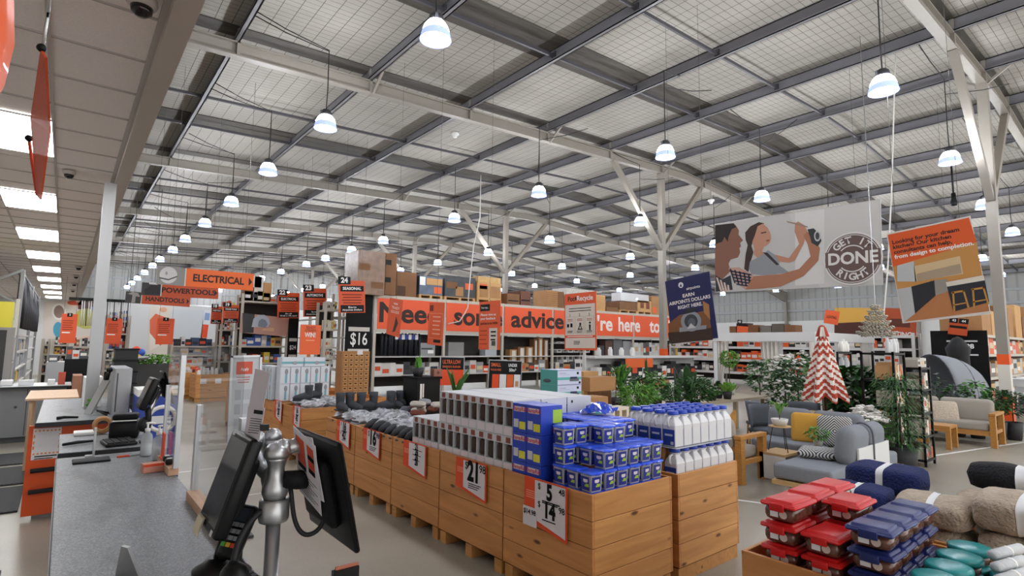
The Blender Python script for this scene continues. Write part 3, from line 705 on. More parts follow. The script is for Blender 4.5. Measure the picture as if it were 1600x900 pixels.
MB().box(-.155, 6.975, ZC-.045, .665, 6.979, ZC-.002).build('edge_strip', EDGE, o)
MB().box(-.2, 7.2, .04, .60, 7.23, ZC-.05).build('orange_end_panel', CORANGE, o)
MB().box(-.12, 7.235, 0, .58, 9.5, ZC-.046).build('cabinet', CABG, o)
for z in (.47, .27): MB().tube([(-.16, 7.165, z), (.2, 7.165, z+.005)], .022, 8).box(-.16, 7.165, z-.012, -.14, 7.2, z+.012).box(.1, 7.165, z-.012, .12, 7.2, z+.012).build('black_rail', RUBBER, o)
q = MB().box(-.165, 7.194, .57, .05, 7.1985, .87).build('checkin_poster', PAPER, o)
pm = MB()
for i in range(7):
    for zz in (.84, .62): pm.box(-.155+.03*i, 7.192, zz, -.140+.03*i, 7.1938, zz+.015)
for zz in (.78, .72, .67):
    for xx in (-.16, .033): pm.box(xx, 7.192, zz, xx+.012, 7.1938, zz+.03)
pm.build('orange_dashes', mat('e0894a', .6), q)
pm = MB(); pm.box(-.14, 7.192, .595, .03, 7.1938, .606).box(-.14, 7.192, .575, 0, 7.1938, .583); pm.build('print_lines', INK, q)
tag(MB().box(-.34, 9.75, ZC-.02, .22, 11.3, ZC+.005).box(-.3, 9.8, 0, -.26, 9.84, ZC-.02).box(.14, 9.8, 0, .18, 9.84, ZC-.02).box(-.3, 11.2, 0, -.26, 11.24, ZC-.02).box(.14, 11.2, 0, .18, 11.24, ZC-.02).build('side_table', mat('cfae8e', .6, vary=.1, stretch=(8, 1, 1))), 'narrow pale wood table between the counters', 'table')
# anti-fatigue mats and the metal floor strip
for i, (y0, y1) in enumerate(((5.0, 5.75), (7.6, 8.85), (9.0, 10.2), (10.4, 11.4), (3.6, 4.8))):
    mb = MB(); mb.box(-1.6, y0, 0.001, -.235, y1, .016)
    for j in range(30): mb.box(-1.58+.045*j, y0+.02, .016, -1.56+.045*j, y1-.02, .019)
    tag(mb.build('floor_mat', mat('2c2e31', .7)), 'black ribbed floor mat behind the checkouts, %s from the camera' % ('second', 'third', 'fourth', 'fifth', 'first')[i], 'mat', 'black ribbed mats behind the checkouts')
# bright bracket on the near counter
mb = MB(); mb.add([(.20, 2.36, ZC+.001), (.207, 2.33, ZC+.105), (.222, 2.30, ZC+.105), (.262, 2.26, ZC+.001)], [(0, 1, 2, 3)])
tag(mb.build('metal_bracket', STEEL, solid=.012), 'upright brushed steel bracket on the near counter', 'bracket')
# ---- touch screen till monitor
def screen(name, label, ft, nt, nb, th, dirx, frontm):
    # ft, nt, nb: corners of the glass (far top, near top, near bottom); body lies behind it
    o = thing(name, label, 'monitor', (ft+nb)/2)
    c = (ft+nb)/2; u = (nt-ft); w = u.length; u.normalize(); v = (nt-nb); h = v.length; v.normalize(); v = (v-u*v.dot(u)).normalized(); n = u.cross(v).normalized()
    if n.x*dirx < 0: n = -n
    M = Matrix((u, v, n)).transposed().to_4x4()
    MB().rbox(-w/2, -h/2, -th, w/2, h/2, 0, .012, M=M, n=2).build('casing', DEV, o)
    MB().box(-w/2+.022, -h/2+.03, .0005, w/2-.022, h/2-.02, .0015, M=M).build('glass', frontm, o)
    MB().rbox(-w*.3, -h*.32, -th-.035, w*.3, h*.3, -th+.005, .02, M=M, n=2).build('rear_housing', DEVM, o)
    return o, M, w, h
GLASS = mat('1b1e29', .08, spec=.6)
ft, nt, nb = at(364, 670, X=.52), at(391, 685, X=.52), at(335, 850, X=.42)
ft.y = 2.30; nt.y = 2.03; nb.y = 2.03; nt.z = ft.z
o, M, w, h = screen('till_monitor', 'black touch screen till monitor facing the left edge', ft, nt, nb, .045, -1, GLASS)
cc = o.location
MB().tube([(.02, 0, -.05), (.03, 0, -.16), (.0, .03, -.33)], .024, 10).lathe([(.075, 0), (.075, .012), (.045, .03), (.028, .05)], (0, .03, ZC+.001-cc.z), 18).build('stand', DEV, o)
MB().box(w/2-.055, -h/2+.004, .001, w/2-.03, -h/2+.022, .0025, M=M).build('badge', LGREY, o)
MB().box(.03-w/2, h/2-.017, .001, .06-w/2, h/2-.006, .0025, M=M).build('badge', LGREY, o)
mb = MB()
for i in range(4): mb.box(-w*.5+.02+.005*i, -h/2-.035+.004*i, .002+.003*i, -w*.5+.10+.005*i, -h/2+.03, .0035+.003*i, M=M)
mb.build('paper_notes', mat('cfc7ae', .7), o)
# ---- pole and arms
PXp, PYp = .612, 2.05
o = thing('monitor_pole', 'silver pole with jointed arms beside the till monitor', 'pole', (PXp, PYp, 0))
MB().lathe([(.09, 0), (.09, .012), (.024, .025), (.024, 1.15)], n=16).build('tube', STEEL, o)
MB().lathe([(.047, 1.13), (.05, 1.14), (.05, 1.20), (.042, 1.205)], n=18).build('collar', STEEL, o)
MB().lathe([(.036, 1.205), (.044, 1.225), (.043, 1.25), (.03, 1.275), (.027, 1.31), (.034, 1.335), (.04, 1.345)], n=18).build('knuckle', STEEL, o)
MB().lathe([(.042, 1.346), (.045, 1.355), (.042, 1.375), (.028, 1.392), (.0, 1.398)], n=18).build('cap', STEEL, o)
MB().tube([(.01, 0, 1.37), (.07, .0, 1.38), (.11, .0, 1.36), (.135, 0, 1.34)], [.032, .026, .026, .03], 12).ball((.02, .0, 1.372), .036).build('upper_arm', STEEL, o)
MB().tube(smooth([(-.005, .05, 1.27), (-.02, .10, 1.29), (-.03, .13, 1.33), (-.055, .16, 1.37), (-.10, .17, 1.385)]), .024, 12).ball((0, .045, 1.265), .038, .038, .045).build('lower_arm', STEEL, o)
MB().ball((-.03, .16, 1.385), .034, .034, .04).ball((.03, .17, 1.39), .036, .036, .034).lathe([(.03, 1.33), (.034, 1.36), (.034, 1.38)], (.03, .17, 0), 14).build('elbow', STEEL, o)
MB().tube([(.02, -.02, 1.27), (.07, -.03, 1.265), (.10, -.03, 1.255)], [.03, .034, .026], 12).build('clamp', DEVM, o)
# ---- customer display seen from behind
ft, nt, nb = at(468, 668, X=.735), at(541, 690, X=.735), at(556, 850, X=.815)
nt.y = 1.77; nb.y = 1.77; ft.y = 2.21; nt.z = ft.z = 1.425; nb.z = 1.06
nt.x = ft.x = .735; nb.x = .815
o, M, w, h = screen('customer_display', 'black customer display seen from behind with paper notes', ft, nt, nb, .02, 1, GLASS)
# notes stuck on its back (-n side)
def note(dx, dz, ww, hh, rot, off):
    return M@Matrix.Translation((dx, dz, off))@Matrix.Rotation(rot, 4, 'Z')
Mn = note(-w*.03, h*.02, 0, 0, -.0, -.062)
def card(Mx, x0, z0, x1, z1, d): return [Mx@V(p) for p in ((x0, z0, d), (x1, z0, d), (x1, z1, d), (x0, z1, d))]
Q = [(0, 1, 2, 3)]
pn = MB().add(card(Mn@Matrix.Rotation(-.22, 4, 'Z'), -.105, -.06, .105, .20, 0), Q).build('notice', PAPER, o, solid=.001)
Mr = Mn@Matrix.Rotation(-.22, 4, 'Z')
MB().add(card(Mr, -.085, .075, -.005, .175, -.0012), Q).add(card(Mr, .02, .09, .08, .12, -.0012), Q).add(card(Mr, .02, .14, .08, .175, -.0012), Q).build('orange_print', mat('cf4a26', .6), pn)
mb = MB().add(card(Mr, -.085, .055, -.005, .074, -.0013), Q).add(card(Mr, .02, .121, .08, .139, -.0013), Q).add(card(Mr, .02, .07, .08, .089, -.0013), Q)
for i in range(8): mb.add(card(Mr, -.085, .035-.011*i, .085-.03*(i % 3), .038-.011*i, -.0013), Q)
mb.build('black_print', INK, pn)
MB().add(card(Mn@Matrix.Rotation(.05, 4, 'Z')@Matrix.Translation((.0, 0, .003)), .0, -.03, .13, .19, 0), Q).build('notice', PAPER, o, solid=.001)
# ---- cables
tag(MB().tube(smooth([(.47, 2.02, ZC+.02), (.475, 2.0, 1.02), (.50, 2.02, 1.10), (.55, 2.04, 1.16), (.60, 2.03, 1.185)]), .011, 8).build('cable', RUBBER), 'thick black cable looping from the counter to the pole', 'cable')
tag(MB().tube(smooth([(.655, 2.02, 1.24), (.67, 2.0, 1.13), (.70, 1.98, 1.085), (.745, 1.97, 1.10), (.77, 1.97, 1.17), (.775, 1.98, 1.25)]), .008, 8).build('cable', RUBBER), 'thin black cable drooping from the pole to the customer display', 'cable')
# ---- card terminal on its stem
o = thing('card_terminal', 'black card payment terminal with coloured keys on a stem', 'card terminal', (.52, 2.13, ZC+.001), .5)
MB().lathe([(.05, 0), (.05, .012), (.03, .03), (.018, .05), (.018, .09)], n=16).build('stem', DEV, o)
Mt = Matrix.Translation((0, 0, .14))@Matrix.Rotation(-1.05, 4, 'Y')@Matrix.Rotation(.1, 4, 'X')
MB().rbox(-.09, -.042, -.02, .09, .042, .02, .016, M=Mt, n=2).build('casing', DEV, o)
MB().box(.03, -.03, .0205, .075, .03, .0215, M=Mt).build('display', mat('3a4048', .15), o)
for i in range(4):
    for j in range(3):
        MB().box(.012-.022*i, -.028+.020*j, .0205, .026-.022*i, -.012+.020*j, .0235, M=Mt).build('key', [mat('c43a2a', .5), mat('d9a32a', .5), mat('4f9a3a', .5)][j] if i == 3 else mat('8b8d92', .5), o)
# ---- scanner stand and keypad at the bottom of the picture
o = thing('hand_scanner', 'round black hand scanner resting on the counter by the monitor base', 'scanner', (.475, 1.96, ZC+.001), .4)
MB().ball((0, 0, .052), .042, .05, .05, 14, 8).build('head', DEV, o); MB().lathe([(.05, 0), (.045, .012), (.02, .02)], n=14).build('foot', DEVM, o)
o = thing('keypad', 'small black keypad tray at the front edge of the counter', 'keypad', (.545, 1.99, ZC+.001), .15)
MB().rbox(-.05, -.09, 0, .03, .09, .018, .008, n=2).build('tray', DEV, o)
for i in range(3):
    for j in range(5): MB().box(-.042+.022*i, -.08+.033*j, .018, -.024+.022*i, -.055+.033*j, .024).build('key', DEVM, o)
p = at(538, 890, X=.80); o = thing('leaflet_stand', 'small black leaflet holder on a thin stand at the bottom edge', 'leaflet stand', (p.x, p.y, 0))
MB().lathe([(.10, 0), (.10, .012), (.012, .02), (.012, p.z-.09)], n=12).build('pole', DEV, o); MB().box(-.045, -.02, p.z-.09, .045, .0, p.z+.008).build('holder', DEV, o); MB().box(-.035, -.012, p.z+.0085, .045, -.004, p.z+.018).build('leaflets', mat('a8604a', .6), o)
# ---- acrylic screens on the counter edge
ACR = bpy.data.materials.new('acrylic'); ACR.use_nodes = True; N = ACR.node_tree.nodes; L = ACR.node_tree.links; N.remove(N['Principled BSDF'])
tr = N.new('ShaderNodeBsdfTransparent'); gl = N.new('ShaderNodeBsdfGlossy'); gl.inputs['Roughness'].default_value = .05; df = N.new('ShaderNodeBsdfDiffuse'); df.inputs[0].default_value = (.8, .82, .83, 1)
tr.inputs[0].default_value = (.95, .96, .96, 1)
mx1 = N.new('ShaderNodeMixShader'); mx1.inputs[0].default_value = .10; L.new(tr.outputs[0], mx1.inputs[1]); L.new(df.outputs[0], mx1.inputs[2])
fr = N.new('ShaderNodeFresnel'); fr.inputs[0].default_value = 1.45; mx2 = N.new('ShaderNodeMixShader'); L.new(fr.outputs[0], mx2.inputs[0]); L.new(mx1.outputs[0], mx2.inputs[1]); L.new(gl.outputs[0], mx2.inputs[2]); L.new(mx2.outputs[0], N['Material Output'].inputs[0])
PWOOD = mat('c9a184', .6, vary=.15, vscale=6, stretch=(6, 1, 6))
def acrylic(label, y0, y1, X, zt, zfar, znear, lean=0.):
    o = thing('acrylic_screen', label, 'screen', (X, y0, ZC+.001))
    w = y1-y0; zt -= ZC; zfar -= ZC; znear -= ZC
    MB().box(-.03, 0, 0, .025, w, .045).build('wood_base', PWOOD, o, bev=.002)
    n = 6; pts = [(0, .046)]+[(0, zt-.12)]+[(.12-.12*cos(pi/2*i/n), zt-.12+.12*sin(pi/2*i/n)) for i in range(n+1)]+[(w-.12+.12*sin(pi/2*i/n), zt-.12+.12*cos(pi/2*i/n)) for i in range(n+1)]+[(w, .046)]
    MB().add([(0, a, c) for a, c in pts], [tuple(range(len(pts)))]).build('panel', ACR, o, solid=.0)
    MB().box(-.008, w-.015, .045, .018, w+.03, zfar).build('far_post', ALU, o)
    MB().box(-.008, -.03, .045, .018, .015, znear).build('near_post', ALU, o)
    return o
s1 = acrylic('clear acrylic screen beside the till monitor with paper notices', 2.36, 3.24, .565, 1.72, 1.42, 1.45)
s2 = acrylic('clear acrylic screen with two posts beside the sanitiser bottles', 3.86, 4.34, .565, 1.70, 1.45, 1.66)
# notices on the near screen
PP = mat('d5d0d8', .7)
def notice(pts, label, d):
    o = tag(MB().add(pts, Q).build('paper_notice', PP, solid=.0012), label, 'notice'); return o
x0 = .545
A = [at(398, 578, X=x0), at(424, 583, X=x0), at(404, 640, X=x0), at(383, 700, X=x0)]
n1 = notice([at(399, 576, X=x0), at(423, 582, X=x0), at(407, 655, X=x0), at(381, 683, X=x0)], 'long white paper strip hanging on the near acrylic screen', 0)
x1 = .540
n2 = notice([at(388, 634, X=x1), at(414, 637, X=x1), at(405, 690, X=x1), at(383, 678, X=x1)], 'white printed notice with black heading on the near acrylic screen', 0)
x2 = .538; mb = MB().add([at(397, 640, X=x2), at(411, 642, X=x2), at(410, 648, X=x2), at(396, 646, X=x2)], Q)
for i in range(7): mb.add([at(391.5-.7*i, 653+3.6*i, X=x2), at(409-.9*i, 655+3.6*i, X=x2), at(408.8-.9*i, 656+3.6*i, X=x2), at(391.3-.7*i, 654+3.6*i, X=x2)], Q)
mb.build('print', INK, n2)
p = at(409, 668, X=.53); tag(MB().box(p.x-.004, p.y-.012, p.z-.010, p.x+.02, p.y+.008, p.z+.010).build('bulldog_clip', BLACK), 'black bulldog clip gripping the printed notice', 'clip')
# ---- sanitiser bottles, orange cards, little box
CLR = mat('c9ced2', .1, alpha=.45); PUMPW = mat('e4e4e2', .4)
def pump(label, loc):
    o = thing('sanitiser_bottle', label, 'bottle', loc, .6, 'pump sanitiser bottles on the counter')
    MB().lathe([(.032, 0), (.036, .01), (.036, .12), (.03, .145), (.014, .16), (.014, .17)], n=14).build('body', CLR, o)
    MB().lathe([(.031, .004), (.033, .01), (.033, .08)], n=12).build('gel', mat('d5dadd', .2), o)
    MB().lathe([(.017, .165), (.017, .185), (.006, .19), (.006, .22)], n=10).tube([(-.01, 0, .222), (.03, 0, .222), (.055, 0, .212)], .008, 6).build('pump', PUMPW, o)
    return o
pump('pump sanitiser bottle in front of the acrylic screen', (.50, 4.62, ZC+.001)); 
p = pump('pump sanitiser bottle seen through the acrylic screen', (.63, 4.62, 0)); p.location = (.545, 4.42, ZC+.001)
tag(MB().box(-.004, -.05, 0, .004, .05, .16).box(-.012, -.05, 0, .012, .05, .008).build('orange_card_stand', RED_OR, None, (.545, 4.20, ZC+.047)), 'small orange card standing on the wooden screen base', 'card')
o = thing('carton_of_cards', 'low pinkish orange box on the counter near the bottles', 'box', (.43, 4.02, ZC+.001), .12)
MB().box(0, 0, 0, .14, .07, .05).build('carton', mat('cf8f7c', .6), o); MB().box(.0, -.001, .035, .14, .001, .05).build('orange_band', RED_OR, o)
for i, (yy, lab) in enumerate(((3.98, 'small black gadget on the wooden screen base, front one'), (4.08, 'small black gadget on the wooden screen base, rear one'))):
    o = thing('barcode_gadget', lab, 'gadget', (.553, yy, ZC+.047)); MB().rbox(-.02, -.03, 0, .02, .03, .035, .01, n=2).build('body', DEV, o); MB().box(-.012, -.02, .035, .012, .0, .04).build('button', LGREY, o)
# ---- things at the end of the counter
tag(MB().rbox(.10, 4.55, ZC+.001, .30, 4.70, ZC+.012, .005, n=2).build('black_tray', DEVM), 'flat black tray at the far end of the counter', 'tray')
o = thing('box_cutter', 'orange tipped knife beside the flat black tray', 'knife', (.34, 4.66, ZC+.001), .15); MB().box(0, -.008, 0, .07, .008, .01).build('orange_handle', RED_OR, o); MB().box(.071, -.006, 0, .13, .006, .008).build('blade', STEEL, o)
o = thing('upright_bracket', 'grey steel upright bracket at the far end of the counter', 'bracket', (.21, 4.78, ZC+.001)); MB().box(0, 0, 0, .012, .06, .19).build('upright', STEEL, o); MB().box(-.04, 0, 0, -.001, .06, .008).build('foot', STEEL, o)
o = thing('till_keyboard', 'black till keyboard on the short counter slab', 'keyboard', (.30, 5.12, ZC+.001), .1); MB().rbox(0, 0, 0, .20, .26, .025, .008, n=2).build('base', DEV, o)
for i in range(4):
    for j in range(6): MB().box(.012+.046*i, .012+.04*j, .025, .05+.046*i, .045+.04*j, .031).build('key', DEVM, o)
o = thing('receipt_printer', 'bulky black receipt printer beyond the till keyboard', 'printer', (.33, 5.5, ZC+.001), -.15); MB().rbox(0, 0, 0, .20, .24, .14, .02, n=2).build('body', DEV, o); MB().box(.02, .002, .14, .18, .06, .144).build('paper_slot', LGREY, o); MB().rbox(.01, .07, .14, .19, .23, .19, .02, n=2).build('lid', DEVM, o)
o = thing('tape_roll', 'roll of brown packing tape standing on the short slab', 'tape', (.31, 5.9, ZC+.075)); Mx = Matrix.Rotation(pi/2, 3, 'X')
MB().lathe([(.045, -.025), (.072, -.025), (.072, .025), (.045, .025), (.045, -.025)], n=20, M=Mx, cap=False).build('tape', mat('b98a5a', .35), o); MB().lathe([(.04, -.026), (.045, -.026), (.045, .026), (.04, .026), (.04, -.026)], n=20, M=Mx, cap=False).build('core', CARD_L, o)
tag(MB().rbox(.12, 5.86, ZC+.001, .27, 6.02, ZC+.028, .006, n=2).build('paper_pad', WHITE), 'white paper pad on the short counter slab', 'paper')
tag(MB().tube([(.05, 5.36, ZC+.014), (.14, 5.40, ZC+.018), (.24, 5.44, ZC+.014)], [.010, .013, .009], 8).build('marker_pen', DEV), 'black marker lying on the short counter slab', 'pen')
o = thing('till_stand', 'black till stand behind the sanitiser bottles', 'stand', (.56, 5.2, ZC+.001)); MB().tube([(0, 0, 0), (0, 0, .2), (-.01, 0, .27)], .022, 8).build('pole', DEV, o); MB().rbox(-.05, -.05, 0, .05, .05, .02, .01, n=2).build('foot', DEV, o); MB().ball((-.02, .02, .14), .05, .05, .06).build('cable_bundle', RUBBER, o)
ft, nt, nb = at(222, 588, Y=5.38), at(240, 593, Y=5.10), at(216, 640, Y=5.10)
nt.z = ft.z; ft.x = nt.x; 
screen('till_monitor', 'smaller black till monitor of the second till, above the sanitiser bottles', ft, nt, nb, .05, -1, GLASS)
ft2 = V((.66, 5.5, 1.5)); nt2 = V((.66, 5.22, 1.5)); nb2 = V((.74, 5.22, 1.24))
screen('customer_display', 'black customer display of the second till, leaning away', ft2, nt2, nb2, .02, 1, GLASS)
tsd = [k for k in bpy.data.objects if k.get('label') == 'black till stand behind the sanitiser bottles'][0]; MB().tube([(0, .04, .22), (.04, .1, .31), (.08, .16, .38)], .02, 8).build('display_arm', STEEL, tsd)
# ---- second counter: stand, partition, scanner, pads
o = thing('grey_partition', 'grey metal partition box on the second counter', 'partition', (.44, 7.1, ZC+.001)); MB().box(0, 0, 0, .15, .85, .50).build('cabinet', mat('9b9da0', .4, metal=.3), o, bev=.01); MB().box(.02, -.003, .05, .03, 0, .45).build('seam', DGREY, o)
o = thing('tablet_stand', 'tilted silver tablet stand on the second counter', 'stand', (.33, 7.35, ZC+.001)); MB().beam((-.08, -.02, .02), (.06, .08, .36), .10, .014).build('tablet', STEEL, o); MB().tube([(.06, .08, .36), (.075, .09, .46)], .02, 8).ball((.08, .09, .47), .03).build('scanner_head', DEV, o); MB().tube([(.08, -.1, .008), (0, 0, .05), (.1, .12, .008)], .010, 6).build('feet', DEV, o)
tag(MB().tube([(0, 7.14, ZC+.016), (.06, 7.15, ZC+.022), (.17, 7.17, ZC+.012)], [.016, .015, .01], 8).build('hand_scanner', DEV), 'slim black hand scanner lying on the second counter', 'scanner')
rnd = random.Random(8); mb = MB()
for i in range(70): 
    a, c = rnd.random()*6.28, rnd.random(); p = V((.30+.05*cos(a)*c, 7.95+.08*sin(a)*c, ZC+.03+rnd.random()*.09)); mb.ball(p, .014, .014, .008, 5, 3)
tag(mb.build('green_plant', mat('58962c', .6)), 'small bright green plant behind the tablet stand', 'plant', None, 'stuff')
tag(MB().box(.22, 8.3, ZC+.001, .40, 8.7, ZC+.35).build('white_carton', WHITE), 'white upright carton behind the tablet stand', 'carton')
# blue drink fridge with round white logo beyond
o = thing('blue_display_case', 'blue cabinet with a round white emblem beyond the tills', 'cabinet', (.62, 6.7, 0), 0)
MB().box(0, 0, 0, .40, .5, 1.18).build('body', mat('1f3f9c', .4), o); MB().box(-.003, -.003, 1.181, .403, .503, 1.25).build('white_top', WHITE, o)
Mf = Matrix.Rotation(pi/2, 3, 'X')
MB().lathe([(.10, 0), (.14, 0), (.14, .004), (.10, .004), (.10, 0)], (.22, 0, .95), 24, M=Mf, cap=False).build('round_emblem', WHITE, o); MB().box(.05, -.004, .84, .12, 0, .90).build('orange_patch', RED_OR, o); MB().box(.12, -.006, .9, .3, -.0045, .98).build('emblem_bar', mat('e0e2e6', .5), o)
# ---- service desk across the back-left
o = thing('service_desk', 'grey panelled service desk at the far left', 'desk', (0, 0, 0))
MB().box(-3.0, 12.55, .1, .10, 13.3, ZC-.04).build('cabinet', mat('77797c', .5), o); MB().box(-3.0, 12.45, ZC-.04, .16, 13.35, ZC).build('worktop', mat('b9bbbd', .4), o); MB().box(-3.0, 12.44, ZC-.042, .16, 12.449, ZC-.012).build('edge_strip', EDGE, o)
MB().box(-3.0, 12.6, 0, .05, 13.2, .099).build('plinth', mat('4c4e50', .6), o)
mb = MB(); [mb.box(xx, 12.546, .12, xx+.012, 12.55, ZC-.06) for xx in (-.42, -1.02, -1.6)]; mb.build('panel_joint', DGREY, o)
MB().lathe([(.02, 0), (.02, .02)], (-.55, 12.55, .6), 10, M=Mf).build('lock', DGREY, o)
for (xx, w_, h_, c_, nm, lab, cat) in ((-.70, .16, .10, 'd9d9d9', 'white_dome', 'white domed box on the service desk', 'box'), (-.45, .2, .09, 'cfd1d3', 'paper_tray', 'grey paper tray on the service desk', 'tray'), (-.12, .1, .09, 'd7d7d7', 'white_carton', 'small white carton beside the red card on the service desk', 'carton'), (.02, .1, .22, 'b8503c', 'red_card', 'red printed card standing on the service desk', 'card')):
    tag(MB().rbox(xx-w_/2, 12.62, ZC+.001, xx+w_/2, 12.62+(.02 if 'card' in nm else .2), ZC+h_, .02 if 'dome' in nm else .004, n=3).build(nm, mat(c_, .5)), lab, cat)
# ================================================================== right hand bins: lunch boxes and throws
place_bin(2.585, .495, 'pine bin at the lower right holding red, navy and teal food containers')
place_bin(3.50, .495, 'pine bin at the lower right holding folded fluffy throws')
dish_glass = mat('6a4236', .15, vary=.55, vscale=40, coat=.25); LIDR = mat('c01718', .38, spec=.4); LIDN = mat('1d2862', .35, spec=.4); LIDT = mat('1f8c8e', .3, spec=.5)
def dish(lidm, lx, ly, h, group):
    o = thing('food_container', 'x', 'container', (0, 0, 0), 0, group)
    MB().rbox(.012, .012, 0, lx-.012, ly-.012, h-.028, .025, n=2).build('glass_dish', dish_glass, o)
    MB().rbox(0, 0, h-.034, lx, ly, h-.012, .012, n=2).rbox(.018, .018, h-.02, lx-.018, ly-.018, h-.002, .01, n=2).rbox(-.008, ly*.3, h-.05, .004, ly*.7, h-.015, .004, n=2).build('lid', lidm, o)
    MB().lathe([(.018, 0), (.018, .001)], (.0105, ly*.36, h*.36), 14, M=Matrix.Rotation(-pi/2, 3, 'Y')).build('round_sticker', mat('c9b6ae', .5), o)
    MB().box(.0095, ly*.5, h*.2, .0112, ly*.72, h*.5).build('barcode_sticker', PAPER, o)
    return o
RD = dish(LIDR, .232, .168, .098, 'red-lidded glass food containers'); ND = dish(LIDN, .160, .178, .092, 'navy-lidded glass food containers'); n = 0
ZB = TOP+.002
for (x, y, k, nm) in ((2.615, 1.215, 4, 'far left corner'), (2.86, 1.215, 4, 'far middle'), (3.105, 1.215, 4, 'far right'), (2.615, 1.035, 3, 'near left'), (2.86, 1.035, 4, 'near middle')):
    for l in range(k):
        lab = 'red-lidded glass food container, %s stack, %s from the bottom' % (nm, ORD[l]); loc = (x+random.uniform(-.004, .004), y-.05, ZB+.099*l)
        if n == 0: RD.location = loc; RD['label'] = lab
        else: dup(RD, loc, random.uniform(-.03, .03), lab)
        n += 1
n = 0
for i in range(4):
    for l in range(4):
        lab = 'navy-lidded glass food container, %s stack from the left, %s from the bottom' % (ORD[i], ORD[l]); loc = (2.625+.163*i, .79, ZB+.0935*l)
        if n == 0: ND.location = loc; ND['label'] = lab
        else: dup(ND, loc, random.uniform(-.03, .03), lab)
        n += 1
def rdish():
    o = thing('round_container', 'x', 'container', (0, 0, 0), 0, 'round teal-lidded containers')
    MB().lathe([(.06, 0), (.07, .01), (.075, .05)], n=20).build('bowl', dish_glass, o); MB().lathe([(.082, .045), (.084, .055), (.082, .068), (.07, .073), (0, .074)], n=22).build('lid', LIDT, o)
    return o
RC = rdish(); n = 0
for i in range(4):
    for j in range(2):
        for l in range(3 if j == 1 else 2):
            lab = 'round teal-lidded container, %s from the left, %s row, %s layer' % (ORD[i], ('near', 'far')[j], ORD[l]); loc = (2.68+.178*i+.04*j, .545+.155*j-.02, ZB+.0735*l)
            if n == 0: RC.location = loc; RC['label'] = lab
            else: dup(RC, loc, 0, lab)
            n += 1
# throws: folded fluffy blankets tied with white ribbon
NAVYF = mat('16245c', .95, bump=1., bscale=70, vary=.3, vscale=12, sheen=0); BEIGEF = mat('bfb09e', .95, bump=1., bscale=60, vary=.25, vscale=14, sheen=0); BLACKF = mat('101218', .95, bump=1., bscale=70, vary=.3, vscale=12, sheen=0)
RIB = mat('d8dadd', .6)
def throw(m, c, lx, ly, h, rz, label):
    o = thing('folded_throw', label, 'blanket', c, rz, 'folded fluffy throws at the lower right')
    rnd = random.Random(label); ph = rnd.random()*6
    def f(u, v):
        a = 2*pi*u; t = v*2-1; e = (1-abs(t)**5)**.35
        cx = math.copysign(abs(cos(a))**.55, cos(a)); cz = math.copysign(abs(sin(a))**.75, sin(a))
        pinch = 1-.10*math.exp(-(t/.14)**2)
        w = 1+.04*sin(5*a+ph)+.03*sin(9*t+ph)
        return V((lx/2*cx*e*pinch*w, ly/2*t, h/2+h/2*cz*e*pinch*w))
    MB().grid(f, 28, 18).build('fleece', m, o)
    def g(u, v):
        p = f(u, .5+(v-.5)*.09); k = 1.02
        return V((p.x*1.02, p.y, h/2+(p.z-h/2)*1.03))
    MB().grid(g, 28, 2).build('ribbon', RIB, o)
    return o
def on(px, py, z): return at(px, py, Z=z)
zt = BH-.13
throw(BEIGEF, (3.70, .53, zt), .38, .42, .21, .05, 'beige fluffy throw at the near left, lowest in front')
throw(BEIGEF, (3.70, .53, zt+.205), .37, .43, .19, -.04, 'beige fluffy throw on top at the near left')
throw(BEIGEF, (3.70, .915, zt), .36, .36, .17, .0, 'beige fluffy throw right of the smaller navy one, lower layer')
throw(BEIGEF, (3.69, .905, zt+.165), .35, .35, .15, .06, 'beige fluffy throw right of the smaller navy one, upper layer')
throw(BEIGEF, (3.70, 1.25, zt), .34, .28, .17, .0, 'beige fluffy throw under the smaller navy one')
throw(NAVYF, (3.66, 1.27, zt+.165), .34, .36, .14, .1, 'navy fluffy throw lying lower, beside the red containers')
throw(BEIGEF, (4.10, 1.05, zt), .38, .40, .20, .0, 'beige fluffy throw under the larger navy one')
throw(NAVYF, (4.10, 1.25, zt+.195), .36, .44, .17, .05, 'large navy fluffy throw on top at the back')
throw(BEIGEF, (4.10, .62, zt), .38, .40, .19, .0, 'beige fluffy throw at the back right, bottom layer')
throw(BEIGEF, (4.00, .70, zt+.185), .26, .36, .13, -.1, 'slim beige fluffy throw in the middle of the bin')
throw(BLACKF, (4.22, .62, zt+.30), .30, .50, .15, .05, 'black fluffy throw on top at the right edge')
# pale rolled cloths at the corner
for i in range(6):
    p = at(1572+5*(i % 3), 862+11*i, Z=.90); q = thing('rolled_cloth', 'pale grey rolled cloth at the lower right corner, %s from the top' % ORD[i], 'cloth', (2.93+.06*(5-i)+.0, .37, .79+.0), 0, 'pale rolled cloths')
    q.location = (p.x, p.y, .80+.02*(5-i)); MB().tube([(-.11, .03, 0), (-.1, .027, 0), (.1, -.03, 0), (.11, -.033, 0)], [.012, .022, .022, .012], 10).build('roll', mat('c3c6c9', .9, bump=.3), q)
    MB().tube([(-.005, 0, 0), (.01, -.003, 0)], .0235, 10).build('band', WHITE, q)
o = place_bin(2.585, -.45, 'pine bin at the lower right edge holding pale rolled cloths')
